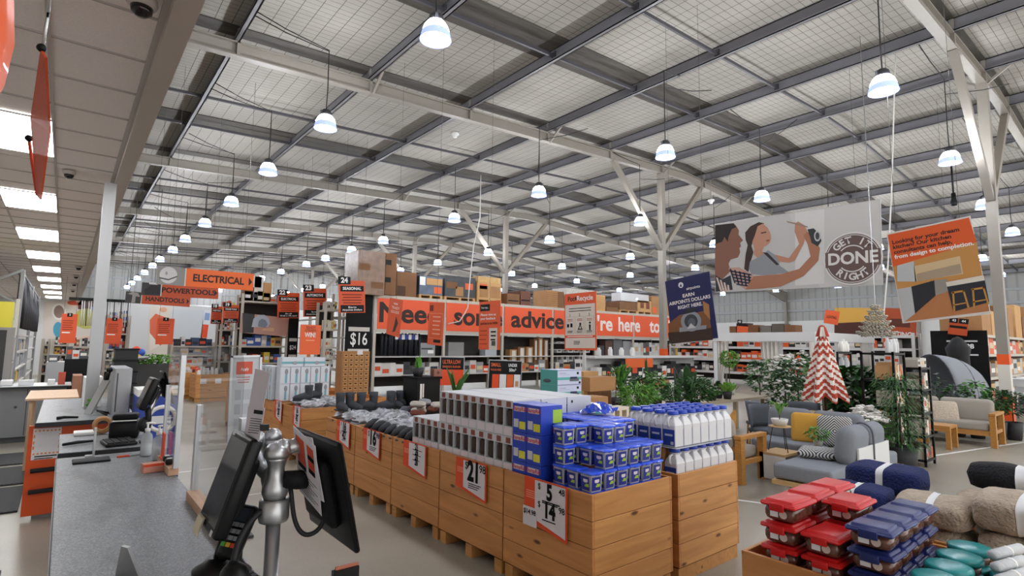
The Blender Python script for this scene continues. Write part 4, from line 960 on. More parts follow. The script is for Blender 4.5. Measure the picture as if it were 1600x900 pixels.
# ================================================================== outdoor furniture
ACACIA = mat('b9823f', .5, vary=.3, vscale=5, stretch=(3, 3, 12)); ACX = mat('b98446', .5, vary=.3, vscale=5, stretch=(1.5, 14, 14))
GREYF = mat('7d828a', .9, bump=.15, bscale=160, vary=.08, vscale=60); TAUPE = mat('9a948b', .9, bump=.15, bscale=160); MUST = mat('c9973f', .9, bump=.2, bscale=90); CREAM = mat('cfc3ae', .9, bump=.2)
WMET = mat('d3d4d4', .4); PALEW = mat('c2a06f', .5, vary=.2, vscale=5, stretch=(12, 2, 12))
def cushion(parent, c, sx, sy, sz, m, rx=0, ry=0, rz=0, name='cushion', puff=.25, k=.42):
    o = MB().rbox(-sx/2, -sy/2, -sz/2, sx/2, sy/2, sz/2, min(sx, sy, sz)*k, puff=puff, n=4).build(name, m, parent)
    o.location = c; o.rotation_euler = (rx, ry, rz); return o
def scatter(name, label, c, s, m, rz, tilt, t=.13):
    o = MB().rbox(-s/2, -t/2, -s/2, s/2, t/2, s/2, t*.45, n=3)
    vs = []
    for v in o.v:
        k = 1-.75*max(abs(v[0]), abs(v[2]))/(s/2); vs.append((v[0], v[1]*max(.18, .35+k), v[2]))
    o.v = vs; ob = o.build(name, m, None, c, rz); ob.rotation_euler.x = tilt; return tag(ob, label, 'cushion')
def pattern(name, kind, c0, c1, sc):
    k, N, L, b = nodes(name); tc = N.new('ShaderNodeTexCoord'); sp = N.new('ShaderNodeSeparateXYZ'); L.new(tc.outputs['Object'], sp.inputs[0])
    def mth(op, a, c=None):
        q = N.new('ShaderNodeMath'); q.operation = op
        for i, s_ in enumerate((a, c)):
            if s_ is None: continue
            if isinstance(s_, (int, float)): q.inputs[i].default_value = s_
            else: L.new(s_, q.inputs[i])
        return q.outputs[0]
    ax, az = mth('ABSOLUTE', sp.outputs[0]), mth('ABSOLUTE', sp.outputs[2])
    if kind == 'chev': v = mth('ADD', mth('MULTIPLY', ax, 1.2), sp.outputs[2])
    elif kind == 'diamond': v = mth('ADD', ax, az)
    else: v = mth('MAXIMUM', mth('MULTIPLY', mth('SINE', mth('MULTIPLY', sp.outputs[0], 55)), mth('SINE', mth('MULTIPLY', sp.outputs[2], 55))), mth('SINE', mth('MULTIPLY', mth('ADD', sp.outputs[0], sp.outputs[2]), 55)))
    f = mth('FRACT', mth('MULTIPLY', v, sc)) if kind != 'star' else v
    g = mth('GREATER_THAN', f, .5); x = N.new('ShaderNodeMix'); x.data_type = 'RGBA'; L.new(g, x.inputs[0]); x.inputs[6].default_value = s2l(c0); x.inputs[7].default_value = s2l(c1)
    L.new(x.outputs[2], b.inputs['Base Color']); b.inputs['Roughness'].default_value = .9; return k
PCHEV = pattern('chevron_cloth', 'chev', 'c9c9c7', '3c4048', 26); PDIA = pattern('diamond_cloth', 'diamond', 'c4c4c2', '33363d', 28); PSTAR = pattern('star_cloth', 'star', 'd9d3c8', '9a7b58', 1)
# timber two-seater with open arms (near)
def timber_sofa(label, loc, rz, L_, m, D=.75):
    # sits along local x (length), faces local -y
    o = thing('timber_sofa', label, 'sofa', loc, rz)
    for x in (0, L_-.09):
        MB().box(x, 0, 0, x+.09, .10, .565).build('leg', ACACIA, o, bev=.004); MB().box(x, D-.10, 0, x+.09, D, .565).build('leg', ACACIA, o, bev=.004)
        MB().box(x-.005, -.01, .566, x+.095, D+.01, .615).build('armrest', ACACIA, o, bev=.006)
        MB().box(x+.02, .10, .24, x+.07, D-.10, .30).build('arm_stretcher', ACACIA, o)
    MB().box(.09, .02, .20, L_-.09, .06, .29).box(.09, D-.06, .20, L_-.09, D-.02, .29).box(.09, .06, .255, L_-.09, D-.06, .275).build('seat_frame', ACX, o)
    MB().box(.09, D-.05, .40, L_-.09, D-.02, .47).build('back_rail', ACX, o)
    n = 2; w = (L_-.2)/n
    for i in range(n):
        cushion(o, (.1+w*(i+.5), .34, .355), w-.01, .62, .15, m, name='seat_cushion', puff=.1, k=.3); cushion(o, (.1+w*(i+.5), .62, .60), w-.02, .17, .42, m, rx=-.18, name='back_cushion')
    return o
# the arm nearest the camera runs along world x at y = 3.75; the sofa runs away along +y and faces +x
timber_sofa('timber framed sofa with taupe cushions, its arm beside the plastic bottles', (7.50, 3.68, 0), pi/2, 1.24, TAUPE, .68)
scatter('scatter_cushion', 'star patterned cream cushion leaning on the timber sofa arm', (6.98, 4.0, .68), .44, PSTAR, .7, -.1)
scatter('scatter_cushion', 'plain taupe cushion behind the star patterned one', (7.22, 4.35, .66), .42, TAUPE, .6, -.2)
scatter('scatter_cushion', 'black and white chevron cushion at the far end of the timber sofa', (7.02, 4.68, .70), .44, PCHEV, 1.2, -.2)
# big leaf shaped ornament
mb = MB().grid(lambda u, v: V(((u-.5)*.16*sin(pi*min(1, .15+v*.85))+.10*v*v, .02*cos(u*pi), v*.42)), 6, 10)
tag(mb.build('leaf_ornament', mat('b9853c', .6, vary=.3), None, (7.45, 4.18, .44), -.3, solid=.01), 'curved golden leaf ornament between the two sofas', 'ornament')
# grey corner lounge
o = thing('corner_lounge', 'grey corner lounge with pale timber base and white metal frame', 'sofa', (0, 0, 0))
MB().box(7.95, 2.45, .20, 8.70, 4.15, .25).build('timber_base', PALEW, o); MB().box(6.45, 2.45, .20, 7.94, 3.12, .25).build('timber_base', PALEW, o)
for x, y in ((6.5, 2.95), (8.62, 4.05), (8.62, 2.5)):
    MB().tube([(x+.1, y, .20), (x+.02, y, .05), (x+.06, y, .02), (x+.5 if x < 7 else x-.1, y-.0, .012)], .022, 8).build('leg', WMET, o)
MB().tube([(6.55, 2.5, .20), (6.5, 2.5, .02), (7.2, 2.5, .012)], .022, 8).build('leg', WMET, o)
cushion(o, (8.26, 3.65, .345), .62, .98, .17, GREYF, name='seat_cushion', puff=.04, k=.22); cushion(o, (8.26, 2.80, .345), .62, .66, .17, GREYF, name='seat_cushion', puff=.04, k=.22)
cushion(o, (7.20, 2.80, .345), 1.45, .64, .17, GREYF, name='seat_cushion', puff=.03, k=.2)
cushion(o, (8.58, 3.85, .62), .20, .62, .46, GREYF, ry=.16, name='back_cushion', puff=.1); cushion(o, (8.58, 3.18, .62), .20, .66, .46, GREYF, ry=.16, name='back_cushion', puff=.1)
for (xx, w_) in ((7.28, .54), (7.83, .50)): cushion(o, (xx, 2.56, .63), w_, .24, .44, GREYF, rx=.10, name='back_cushion', puff=.05, k=.48)
MB().box(7.10, 2.425, .25, 8.10, 2.445, .62).build('rear_panel', WMET, o); MB().tube(smooth([(7.56, 2.42, .45), (7.56, 2.43, .78), (7.56, 2.55, .865), (7.56, 2.66, .78)]), .012, 6).build('strap', mat('5d6168', .8), o)
scatter('scatter_cushion', 'mustard cushion on the grey lounge', (8.36, 3.50, .62), .42, MUST, -1.25, -.25)
scatter('scatter_cushion', 'black and white diamond cushion standing on the grey lounge', (8.30, 3.12, .62), .42, PDIA, -1.2, -.25)
scatter('scatter_cushion', 'small cream cushion at the corner of the grey lounge', (8.34, 2.72, .56), .30, CREAM, -1.3, -.3)
c = scatter('scatter_cushion', 'black and white diamond cushion lying flat on the chaise', (7.25, 2.93, .485), .42, PDIA, .3, pi/2)
# coffee table, plant stand
o = thing('coffee_table', 'low white framed coffee table with timber top beside the grey lounge', 'table', (7.40, 3.40, 0))
MB().box(0, 0, .33, .48, .34, .36).build('timber_top', PALEW, o)
MB().box(0, 0, 0, .48, .02, .025).box(0, .32, 0, .48, .34, .025).box(0, .001, .025, .025, .339, .33).box(.455, .001, .025, .48, .339, .33).build('sled_frame', WMET, o)
def leafy(mb, base, h, r, n, ll, lw, seed, shape='ball', m=0, droop=.2, m2=None):
    rnd = random.Random(seed); base = V(base)
    for i in range(n):
        if shape == 'ball': t = rnd.random(); z = h*(.08+.92*t); rr = r*math.sqrt(max(.03, 1-(2*t-1)**2))*rnd.uniform(.55, 1)
        elif shape == 'cone': t = rnd.random(); z = h*t; rr = r*(1-t)*rnd.uniform(.8, 1)
        elif shape == 'column': t = rnd.random(); z = h*t; rr = r*rnd.uniform(.2, 1)
        elif shape == 'fan': t = rnd.random(); z = h*(.2+.8*t); rr = r*t*rnd.uniform(.1, 1)
        else: t = rnd.random(); z = h*(.35+.65*t); rr = r*rnd.uniform(.2, 1)*(.5+.5*t)
        a = rnd.random()*2*pi; p = base+V((rr*cos(a), rr*sin(a), z))
        if shape == 'fan': d = V((cos(a)*.7*t, sin(a)*.7*t, 1)).normalized()
        else: d = (V((cos(a), sin(a), rnd.uniform(-.6, 1.0)))).normalized()
        q = V((-sin(a), cos(a), rnd.uniform(-.5, .5))).normalized(); l = ll*rnd.uniform(.6, 1.2); w = lw*rnd.uniform(.7, 1.2)
        t1 = p+d*l*.5+V((0, 0, .02*l)); t2 = p+d*l-V((0, 0, droop*l))
        mb.add([p, t1+q*w/2, t2, t1-q*w/2], [(0, 1, 2, 3)], m2 if (m2 is not None and rnd.random() < .35) else m, False)
    return mb
G1 = mat('3f7431', .55, vary=.4, vscale=9); G2 = mat('5f9a3e', .55, vary=.35, vscale=9); G3 = mat('2d552a', .5, vary=.4, vscale=9); G4 = mat('7fb04a', .55, vary=.3, vscale=9); G5 = mat('505c52', .55, vary=.3, vscale=9)
STEM = mat('4a3a28', .8); POTW = mat('c9c7c2', .5); POTK = mat('2a2a2c', .6); POTG = mat('85868a', .7)
def plant(label, loc, h, r, n, ll, lw, shape, ms, pot=(.09, .14, None), stem=0., cat='plant', name='potted_plant', flowers=0, droop=.2, group=None):
    o = thing(name, label, cat, loc, 0, group); pr, ph, pm = pot
    if pr: MB().lathe([(pr*.75, 0), (pr*.9, ph*.5), (pr, ph), (pr*.85, ph), (pr*.8, ph*.85), (0, ph*.85)], n=16).build('pot', pm or POTK, o)
    leafy(MB(), (0, 0, ph+stem), h-ph-stem, r, n, ll, lw, label, shape, 0, droop, 1).build('foliage', ms, o)
    if stem or shape in ('ball', 'column', 'cone', 'fan'):
        mb = MB(); rnd = random.Random(label)
        mb.tube([(0, 0, ph*.8), (.01, .0, ph+stem+.6*(h-ph-stem))], max(.006, r*.05), 6)
        mb.build('stem', STEM, o)
    if flowers:
        rnd = random.Random(label+'f'); mb = MB()
        for i in range(flowers):
            a = rnd.random()*6.28; t = rnd.uniform(.3, 1); rr = r*math.sqrt(max(.05, 1-(2*t-1)**2)); p = V((rr*cos(a), rr*sin(a), ph+stem+(h-ph-stem)*t))
            for k in range(5):
                b_ = a+k*1.256; mb.ball(p*1.06+V((.03*cos(b_), .03*sin(b_), .006*k)), .030, .030, .016, 5, 3)
        mb.build('blossom', mat('dedcd8', .7), o)
    return o
plant('small bowl of succulents on the wire stand', (7.64, 3.56, .36+.345), .26, .11, 60, .12, .025, 'fan', [G2, G4], (.11, .09, POTW), droop=.3)
o = thing('plant_stand', 'black wire plant stand on the coffee table', 'stand', (7.64, 3.56, .361)); MB().lathe([(.0, .325), (.14, .325), (.14, .34), (0, .34)], n=20).build('timber_top', PALEW, o)
for k in range(3): MB().tube([(.09*cos(k*2.1), .09*sin(k*2.1), .325), (.15*cos(k*2.1), .15*sin(k*2.1), .003)], .005, 5).build('leg', BLACK, o)
plant('small leafy plant in a white cup on the grey lounge corner', (7.90, 3.18, .445), .24, .13, 110, .07, .04, 'ball', [G2, G1], (.06, .09, POTW))
# outdoor dining table with furled parasol
TX, TY = 9.2, 3.58
o = thing('outdoor_table', 'round edged timber outdoor table under the striped parasol', 'table', (TX, TY, 0)); MB().rbox(-.45, -.40, .70, .45, .40, .74, .02, n=2).build('timber_top', PALEW, o)
for sx in (-.38, .38):
    for sy in (-.33, .33): MB().box(sx-.03, sy-.03, 0, sx+.03, sy+.03, .699).build('leg', PALEW, o)
o = thing('parasol', 'furled red and white zigzag striped parasol', 'parasol', (TX+.02, TY, .741))
nA, nZ = 48, 44
def para(u, v):
    a = 2*pi*u; z = .24+.98*v; prof = (.25*(1-v)**.8+.045)*(1 if v > .04 else .96); pl = 1+.22*cos(8*a)*(1-v*.6)
    return V((prof*pl*cos(a), prof*pl*sin(a), z-.05*cos(8*a)*(1-v)**2))
mb = MB().grid(para, nA, nZ); mb.m = []
for j in range(nZ):
    for i in range(nA):
        tri = abs(((i+.5)/nA*8) % 1-.5)*2; mb.m.append(1 if ((j/nZ*1.0)*8.5+tri*.55) % 1 < .48 else 0)
mb.sm = [False]*len(mb.m); mb.build('canopy', [mat('dcd7d0', .8), mat('a8402c', .8)], o)
mb = MB().grid(lambda u, v: V(((.085-.03*v+.02*cos(8*2*pi*u)*(1-v))*cos(2*pi*u), (.085-.03*v+.02*cos(8*2*pi*u)*(1-v))*sin(2*pi*u), 1.20+.15*v)), 32, 6); mb.m = [1 if (i//4) % 2 else 0 for j in range(6) for i in range(32)]
mb.build('vent_cap', [mat('dcd7d0', .8), mat('a8402c', .8)], o); MB().lathe([(.0, 1.33), (.05, 1.33), (.04, 1.37), (0, 1.385)], n=12).build('finial', mat('a8402c', .6), o)
MB().lathe([(.022, 0), (.022, 1.3)], n=10).build('pole', mat('3a2a20', .5), o); MB().lathe([(.20, -.741), (.2, -.70), (.05, -.66), (.03, -.6), (.03, -.05)], n=18).build('base', BLACK, o)
def chair(label, loc, rz):
    o = thing('outdoor_chair', label, 'chair', loc, rz, 'grey outdoor dining chairs'); m = mat('5a6068', .8)
    MB().rbox(-.23, -.22, .40, .23, .22, .46, .02, n=2).build('seat', m, o); MB().grid(lambda u, v: V(((u-.5)*.5, .22+.06*v-.10*(2*u-1)**2, .46+.36*v)), 8, 5).build('backrest', m, o, solid=.03)
    for sx in (-.2, .2):
        for sy in (-.19, .19): MB().tube([(sx, sy, .40), (sx*1.08, sy*1.1, 0)], .016, 6).build('leg', ACACIA, o)
    return o
c = chair('grey outdoor chair left of the striped parasol', (8.95, 4.35, 0), -.2); dup(c, (9.6, 4.75, 0), .9, 'grey outdoor chair further behind the parasol table'); dup(c, (9.9, 4.2, 0), -1.2, 'grey outdoor chair right behind the parasol table')
# pergola with curtains
o = thing('pergola', 'white metal pergola with tied curtains in the middle distance', 'pergola', (16.4, 6.6, 0)); wm = mat('d9dadb', .4)
LX, LY, HZ = 4.5, 3.0, 2.22
for i, (x, y) in enumerate(((0, 0), (LX, 0), (0, LY), (LX, LY))): MB().box(x-.06, y-.06, 0, x+.06, y+.06, HZ-.26).build('post', wm, o)
MB().box(-.08, -.08, HZ-.26, LX+.08, 0, HZ).build('front_beam', wm, o); MB().box(-.08, .001, HZ-.26, 0, LY+.08, HZ).build('side_beam', wm, o); MB().box(LX, .001, HZ-.26, LX+.08, LY+.08, HZ).build('side_beam', wm, o); MB().box(.001, LY, HZ-.26, LX-.001, LY+.08, HZ).build('rear_beam', wm, o)
mb = MB(); [mb.box(.02, .12+.19*i, HZ-.14, LX-.02, .15+.19*i, HZ-.03) for i in range(15)]; mb.build('roof_louvre', wm, o)
CUR = mat('cfcac4', .9)
for (x, y, k) in ((.0, 1.25, 1), (.05, -.0, 2), (.0, 2.85, 1), (3.9, .0, 2)):
    def f(u, v, x=x, y=y, k=k):
        tie = math.exp(-((v-.42)/.20)**2); w = .55*(1-.72*tie)*(1 if v > .42 else .7); ph = sin(u*pi*9)*.05
        return V((x+ph, y+(u-.5)*w, 1.94*v)) if k == 1 else V((x+(u-.5)*w+.25*tie, y+ph, 1.94*v))
    MB().grid(f, 36, 14).build('curtain', CUR, o)
# ------------------------------------------------------------------ plants on the display table
for (xa_, ya_) in ((8.75, 5.62), (11.35, 5.62), (8.75, 6.3), (11.35, 6.3)): pass
tag(MB().box(8.7, 5.6, .70, 11.6, 6.4, .75).box(8.75, 5.65, 0, 8.83, 5.73, .70).box(11.47, 5.65, 0, 11.55, 5.73, .70).box(8.75, 6.27, 0, 8.83, 6.35, .70).box(11.47, 6.27, 0, 11.55, 6.35, .70).build('display_table', mat('a79a86', .6)), 'second display table carrying the topiary trees', 'table')
tag(MB().rbox(5.55, 4.95, .70, 8.65, 6.35, .75, .01, n=1).box(5.6, 5.0, 0, 5.68, 5.08, .70).box(8.37, 5.0, 0, 8.45, 5.08, .70).box(5.6, 6.2, 0, 5.68, 6.28, .70).box(8.37, 6.2, 0, 8.45, 6.28, .70).build('display_table', mat('a79a86', .6)), 'long display table covered with potted plants', 'table')
T = .752
def pl(px, Y, top, label, r, n, ll, lw, shape, ms, **kw):
    p = at(px, 600, Y=Y); t = at(px, top, Y=Y); return plant(label, (p.x, Y, T), t.z-T, r, n, ll, lw, shape, ms, **kw)
pl(970, 5.55, 577, 'tall dark zigzag leaved plant at the left of the plant table', .17, 220, .15, .05, 'fan', [G1, G2])
pl(962, 6.1, 580, 'small round bush behind the zigzag leaved plant', .15, 260, .07, .04, 'ball', [G3, G1], stem=.1)
pl(997, 5.15, 603, 'bright green feathery fern in front on the plant table', .26, 520, .13, .03, 'ball', [G2, G4], pot=(.1, .08, POTW))
pl(1000, 6.0, 590, 'dark bushy plant behind the bright fern', .22, 320, .09, .05, 'ball', [G3, G1])
pl(1026, 5.6, 583, 'shrub with lime green top right of the fern', .17, 320, .10, .04, 'column', [G1, G4])
pl(1048, 5.2, 600, 'slim dark green bush right of the lime topped shrub', .12, 240, .09, .03, 'column', [G1, G3])
pl(1085, 5.1, 592, 'big dense dark bush at the middle of the plant table', .24, 700, .10, .035, 'column', [G3, G1])
pl(1112, 5.75, 612, 'low lighter bush beside the big dense bush', .14, 300, .08, .04, 'ball', [G1, G2])
pl(1122, 5.9, 596, 'cone shaped topiary on the plant table', .13, 420, .05, .03, 'cone', [G3, G1])
pl(1136, 5.72, 612, 'light green broad leaved plant at the right of the plant table', .16, 60, .22, .12, 'fan', [G4, G2])
pl(1140, 6.2, 548, 'tall twin ball topiary tree above the plant table', .19, 700, .06, .04, 'ball', [G4, G2], stem=.35, pot=(.12, .2, POTW))
def strap(label, loc, h, n, w, m, spread=.12, name='potted_plant'):
    o = thing(name, label, 'plant', loc); rnd = random.Random(label); MB().lathe([(.06, 0), (.085, .12), (.07, .12), (0, .1)], n=14).build('pot', POTK, o)
    for i in range(n):
        a = rnd.random()*6.28; hh = h*rnd.uniform(.7, 1); dx, dy = spread*cos(a), spread*sin(a); b_ = rnd.random()*3
        MB().grid(lambda u, v: V((dx*v*v+(u-.5)*w*cos(b_)*sin(pi*min(1, .12+.88*v))**.6, dy*v*v+(u-.5)*w*sin(b_)*sin(pi*min(1, .12+.88*v))**.6, .1+(hh-.1)*v)), 4, 8).build('leaf', m, o, solid=.004)
    return o
p = at(1060, 600, Y=5.75); strap('snake plant with dark pointed leaves among the bushes', (p.x, 5.75, T), at(1060, 568, Y=5.75).z-T, 5, .11, G5, .08)
p = at(1076, 600, Y=6.0); strap('plant with broad dark green paddle leaves behind the big bush', (p.x, 6.0, T), at(1076, 564, Y=6).z-T, 6, .17, G3, .16)
p = at(1010, 600, Y=6.2); strap('tall thin leaved plant at the back of the plant table', (p.x, 6.2, T), at(1010, 552, Y=6.2).z-T, 3, .05, G3, .05)
plant('gardenia with white flowers in the middle distance', (10.9, 4.95, 0), 1.52, .36, 700, .11, .06, 'column', [G3, G1], (.2, .35, POTG), stem=.2, flowers=40)
plant('leafy plant in a grey pot left of the gardenia', (12.4, 6.2, 0), 1.45, .28, 260, .13, .06, 'ball', [G1, G3], (.2, .6, POTG), stem=.1)
plant('white flowering bush behind the striped parasol', (13.2, 5.7, 0), 1.62, .4, 420, .14, .07, 'ball', [G3, G1], (.22, .5, POTG), stem=.2, flowers=36)
plant('dark rubber plant with big glossy leaves', (10.15, 3.52, 0), 1.42, .36, 420, .26, .16, 'ball', [G3, G1], (.18, .35, POTK), stem=.25)
p = plant('white orchids massed in a pot behind the grey lounge', (8.98, 2.98, 0), .80, .24, 140, .16, .07, 'ball', [G1, G2], (.14, .36, POTK), flowers=0)
rnd = random.Random(4); mb = MB()
for i in range(90):
    a = rnd.random()*6.28; t = rnd.random(); c0_ = V((.27*t**.5*cos(a), .27*t**.5*sin(a), .74+.22*(1-t)*rnd.uniform(.3, 1)))
    for k in range(4): mb.ball(c0_+V((.03*cos(k*1.57), .03*sin(k*1.57), .008*k)), .032, .032, .014, 6, 3)
mb.build('blossom', mat('e6e4e1', .7), p)
plant('tall feathery dark plant in front of the black shelving', (9.25, 2.62, 0), 1.38, .30, 1300, .12, .018, 'column', [G3, G1], (.2, .4, POTK), droop=.5)
plant('bright leafy plant beside the striped parasol', (11.6, 4.55, 0), 1.55, .25, 200, .14, .08, 'ball', [G2, G4], (.18, .5, POTG), stem=.35)
# ------------------------------------------------------------------ black shelving with small stock
def shelf_unit(label, x, y, w, d, zs, top):
    o = thing('black_shelving', label, 'shelving', (x, y, 0))
    for a in (0, w-.03):
        for c in (0, d-.03): MB().box(a, c, 0, a+.03, c+.03, top).build('upright', BLACK, o)
    for z in zs: MB().box(.0, -.004, z-.03, w, d+.004, z).build('shelf', BLACK, o)
    return o
shelf_unit('tall black metal shelving between the lounge and the timber sofa', 9.58, 2.74, .52, .45, (.12, .50, .90, 1.30, 1.70), 1.72)
shelf_unit('lower black metal shelving facing the aisle', 10.15, 2.56, .48, .45, (.10, .45, .80, 1.15, 1.48), 1.5)
def stock(name, cat, pre, x0, x1, y, z, dy, hs, ws, cols, seed, grp, gap=.004, kind='box', label_tail='%s from the left', lim=0, axis=0):
    # a row of single items standing on a shelf along +x (axis 0) or +y (axis 1)
    rnd = random.Random(seed); x = x0; i = 0
    while i < 20:
        w = rnd.uniform(*ws); h = rnd.uniform(*hs)
        if x+w > x1: break
        m = mat(rnd.choice(cols), .55); mb = MB()
        if kind == 'box':
            mb.box(0, 0, 0, *((w, dy) if axis == 0 else (dy, w)), h)
            s_ = rnd.uniform(.15, .4); q = mat(rnd.choice(('dcd9d2', 'd0512a', '2a2c30', 'c9b48e')), .5)
            mb.box(w*.12, -.0015, h*s_, w*.88, 0, h*(s_+.35), 1) if axis == 0 else mb.box(-.0015, w*.12, h*s_, 0, w*.88, h*(s_+.35), 1)
            o = mb.build(name, [m, q])
        else:
            mb.lathe([(w*.45, 0), (w*.48, h*.05), (w*.48, h*.72), (w*.3, h*.82), (w*.3, h), (0, h)], ((w/2, dy/2, 0) if axis == 0 else (dy/2, w/2, 0)), 12); o = mb.build(name, m)
        o.location = (x, y, z) if axis == 0 else (y, x, z)
        tag(o, '%s, %s' % (pre, label_tail % ORD[i]), cat, grp); x += w+gap; i += 1
BK = ('d8d2c6', 'c4bfb4', 'a8553c', 'e0ddd6', '8d8a84', 'b98f62')
for i, z in enumerate((.12, .50, .90, 1.30)):
    stock('picture_book', 'book', 'book or box on tall black shelving, %s shelf' % ORD[i], 9.62, 10.06, 2.76, z+.001, .25, (.16, .27), (.035, .07), BK, 100+i, 'stock on the tall black shelving')
for i, z in enumerate((.10, .45, .80, 1.15)):
    stock('packaged_jar', 'box', 'box on low black shelving, %s shelf' % ORD[i], 10.19, 10.6, 2.58, z+.001, .25, (.14, .26), (.07, .12), ('a86a4a', 'c9c4ba', '6b5b4c', 'd9d4ca'), 120+i, 'stock on the low black shelving')
stock('candle_jar', 'jar', 'silver candle jar on top of tall black shelving', 9.6, 10.08, 2.78, 1.702, .1, (.16, .24), (.06, .085), ('c2c4c6', 'd6d6d4', 'a9acb0'), 131, 'silver jars on top of the shelving', kind='jar')
stock('clear_box', 'box', 'clear box on top of low black shelving', 10.18, 10.62, 2.6, 1.482, .2, (.10, .16), (.09, .14), ('b9b4ac', 'c9c6c0'), 132, 'clear boxes on top of the shelving')
o = thing('wire_display', 'black framed hanging display left of the tall black shelving', 'display', (10.9, 3.98, 0)); 
MB().box(0, 0, 0, .03, .03, 1.70).build('post', BLACK, o); MB().box(.62, 0, 0, .65, .03, 1.70).build('post', BLACK, o); MB().box(.03, 0, 1.66, .62, .03, 1.70).build('rail', BLACK, o); MB().box(.03, 0, 1.30, .62, .03, 1.34).build('rail', BLACK, o); MB().box(.031, -.12, 1.34, .619, .15, 1.35).build('shelf', BLACK, o)
stock('glass_lantern', 'jar', 'silver lantern in the black framed display', 10.95, 11.51, 3.98, 1.351, .1, (.18, .28), (.07, .1), ('b4b6b8', 'cfd0d0', '8e9092'), 133, 'silver lanterns in the black frame', kind='jar')
stock('white_canister', 'jar', 'white canister on top of the black framed display', 10.97, 11.42, 3.91, 1.701, .12, (.18, .24), (.10, .12), ('d9d7d2', 'cfccc4'), 134, 'white canisters on the black frame', kind='jar')
for b_ in (8.92, 9.36): pass
tag(MB().box(10.93, 3.89, 1.6995, 11.53, 4.05, 1.7005).build('top_board', BLACK), 'thin black board on top of the hanging display', 'board')
# ------------------------------------------------------------------ right timber sofa, side table, day bed hood
timber_sofa('timber framed sofa with beige cushions at the right', (13.15, 4.15, 0), -pi/2, 1.9, TAUPE, .78)
scatter('scatter_cushion', 'cream speckled cushion on the right timber sofa', (13.42, 3.05, .56), .44, mat('c4b6a4', .9, vary=.4, vscale=40), -1.2, -.5)
o = thing('side_table', 'square timber side table beside the right timber sofa', 'table', (12.25, 2.72, 0)); MB().box(0, 0, .36, .5, .5, .41).build('timber_top', ACX, o, bev=.004)
for x in (0, .43):
    for y in (0, .43): MB().box(x, y, 0, x+.07, y+.07, .359).build('leg', ACACIA, o)
o = thing('day_bed', 'grey hooded day bed behind the right timber sofa', 'day bed', (15.95, 3.4, 0), .0); hm = mat('85898f', .85, bump=.2, bscale=60)
def hood(u, v):
    a = pi*u; b_ = v*pi/2*.98; s_ = cos(b_)**.55
    return V((-.5+1.05*sin(b_), -.80*cos(a)*s_, .42+1.22*sin(a)**.8*s_))
o.rotation_euler.z = -.75
MB().grid(hood, 24, 14).build('hood', hm, o, solid=.02)
for v in (0, .3, .6): MB().tube([hood(i/16, v)*1.005 for i in range(17)], .012, 6).build('hood_rib', mat('3a3c40', .6), o)
MB().rbox(-.85, -.7, .30, .5, .7, .46, .05, n=3).build('mattress', GREYF, o); MB().box(-.85, -.7, .0, .5, .7, .298).build('base', mat('4a4c50', .8), o)
for i, (x, y, h, r, ms, lab) in enumerate(((14.5, 3.55, 1.25, .22, [G5, G3], 'slim grey green plant left of the hooded day bed'), (14.35, 3.05, 1.02, .22, [G5, G1], 'speckled grey green bush in front of the day bed'), (14.4, 2.75, 1.12, .24, [G1, G2], 'green leafy bush in front of the day bed'), (14.5, 2.45, .98, .22, [G1, G3], 'dark fern at the right end of the timber sofa'), (14.75, 2.25, .92, .2, [G5, G3], 'dark grey leaved plant beside the orange column base'))):
    plant(lab, (x, y, 0), h, r, 260, .13, .05, 'ball' if i else 'column', ms, (.15, .35, POTK), stem=.12)
# ================================================================== racking and stock in the middle distance
RACK = mat('b9b2a6', .5, metal=.1); BACKP = mat('3a3734', .85); SHELF = mat('c3c1bc', .5)
def rack(label, x0, n, bay, y, depth, beams, top, shelves=(), back=None, name='pallet_rack', wh=RACK):
    o = thing(name, label, 'rack', (0, 0, 0))
    for i in range(n+1):
        for yy in (y, y+depth-.08): MB().box(x0+bay*i-.05, yy, 0, x0+bay*i+.05, yy+.08, top).build('upright', wh, o)
    for i in range(n):
        for z in beams:
            MB().box(x0+bay*i+.051, y-.01, z, x0+bay*(i+1)-.051, y+.05, z+.11).build('beam', wh, o)
        for z in list(beams)+list(shelves): MB().box(x0+bay*i+.051, y+.051, z+.06, x0+bay*(i+1)-.051, y+depth-.081, z+.10).build('shelf_deck', SHELF, o)
    if back: MB().box(x0+.05, y+depth-.06, .2, x0+bay*n-.05, y+depth-.02, back[0]).build('back_panel', back[1], o)
    return o
YR = 17.4; X0R = 8.17; BAY = 2.78
rack('long grey pallet rack carrying the big orange advice banner', X0R, 7, BAY, YR, 1.05, (2.12, 3.30), 3.42, (.55, 1.2), (2.1, BACKP))
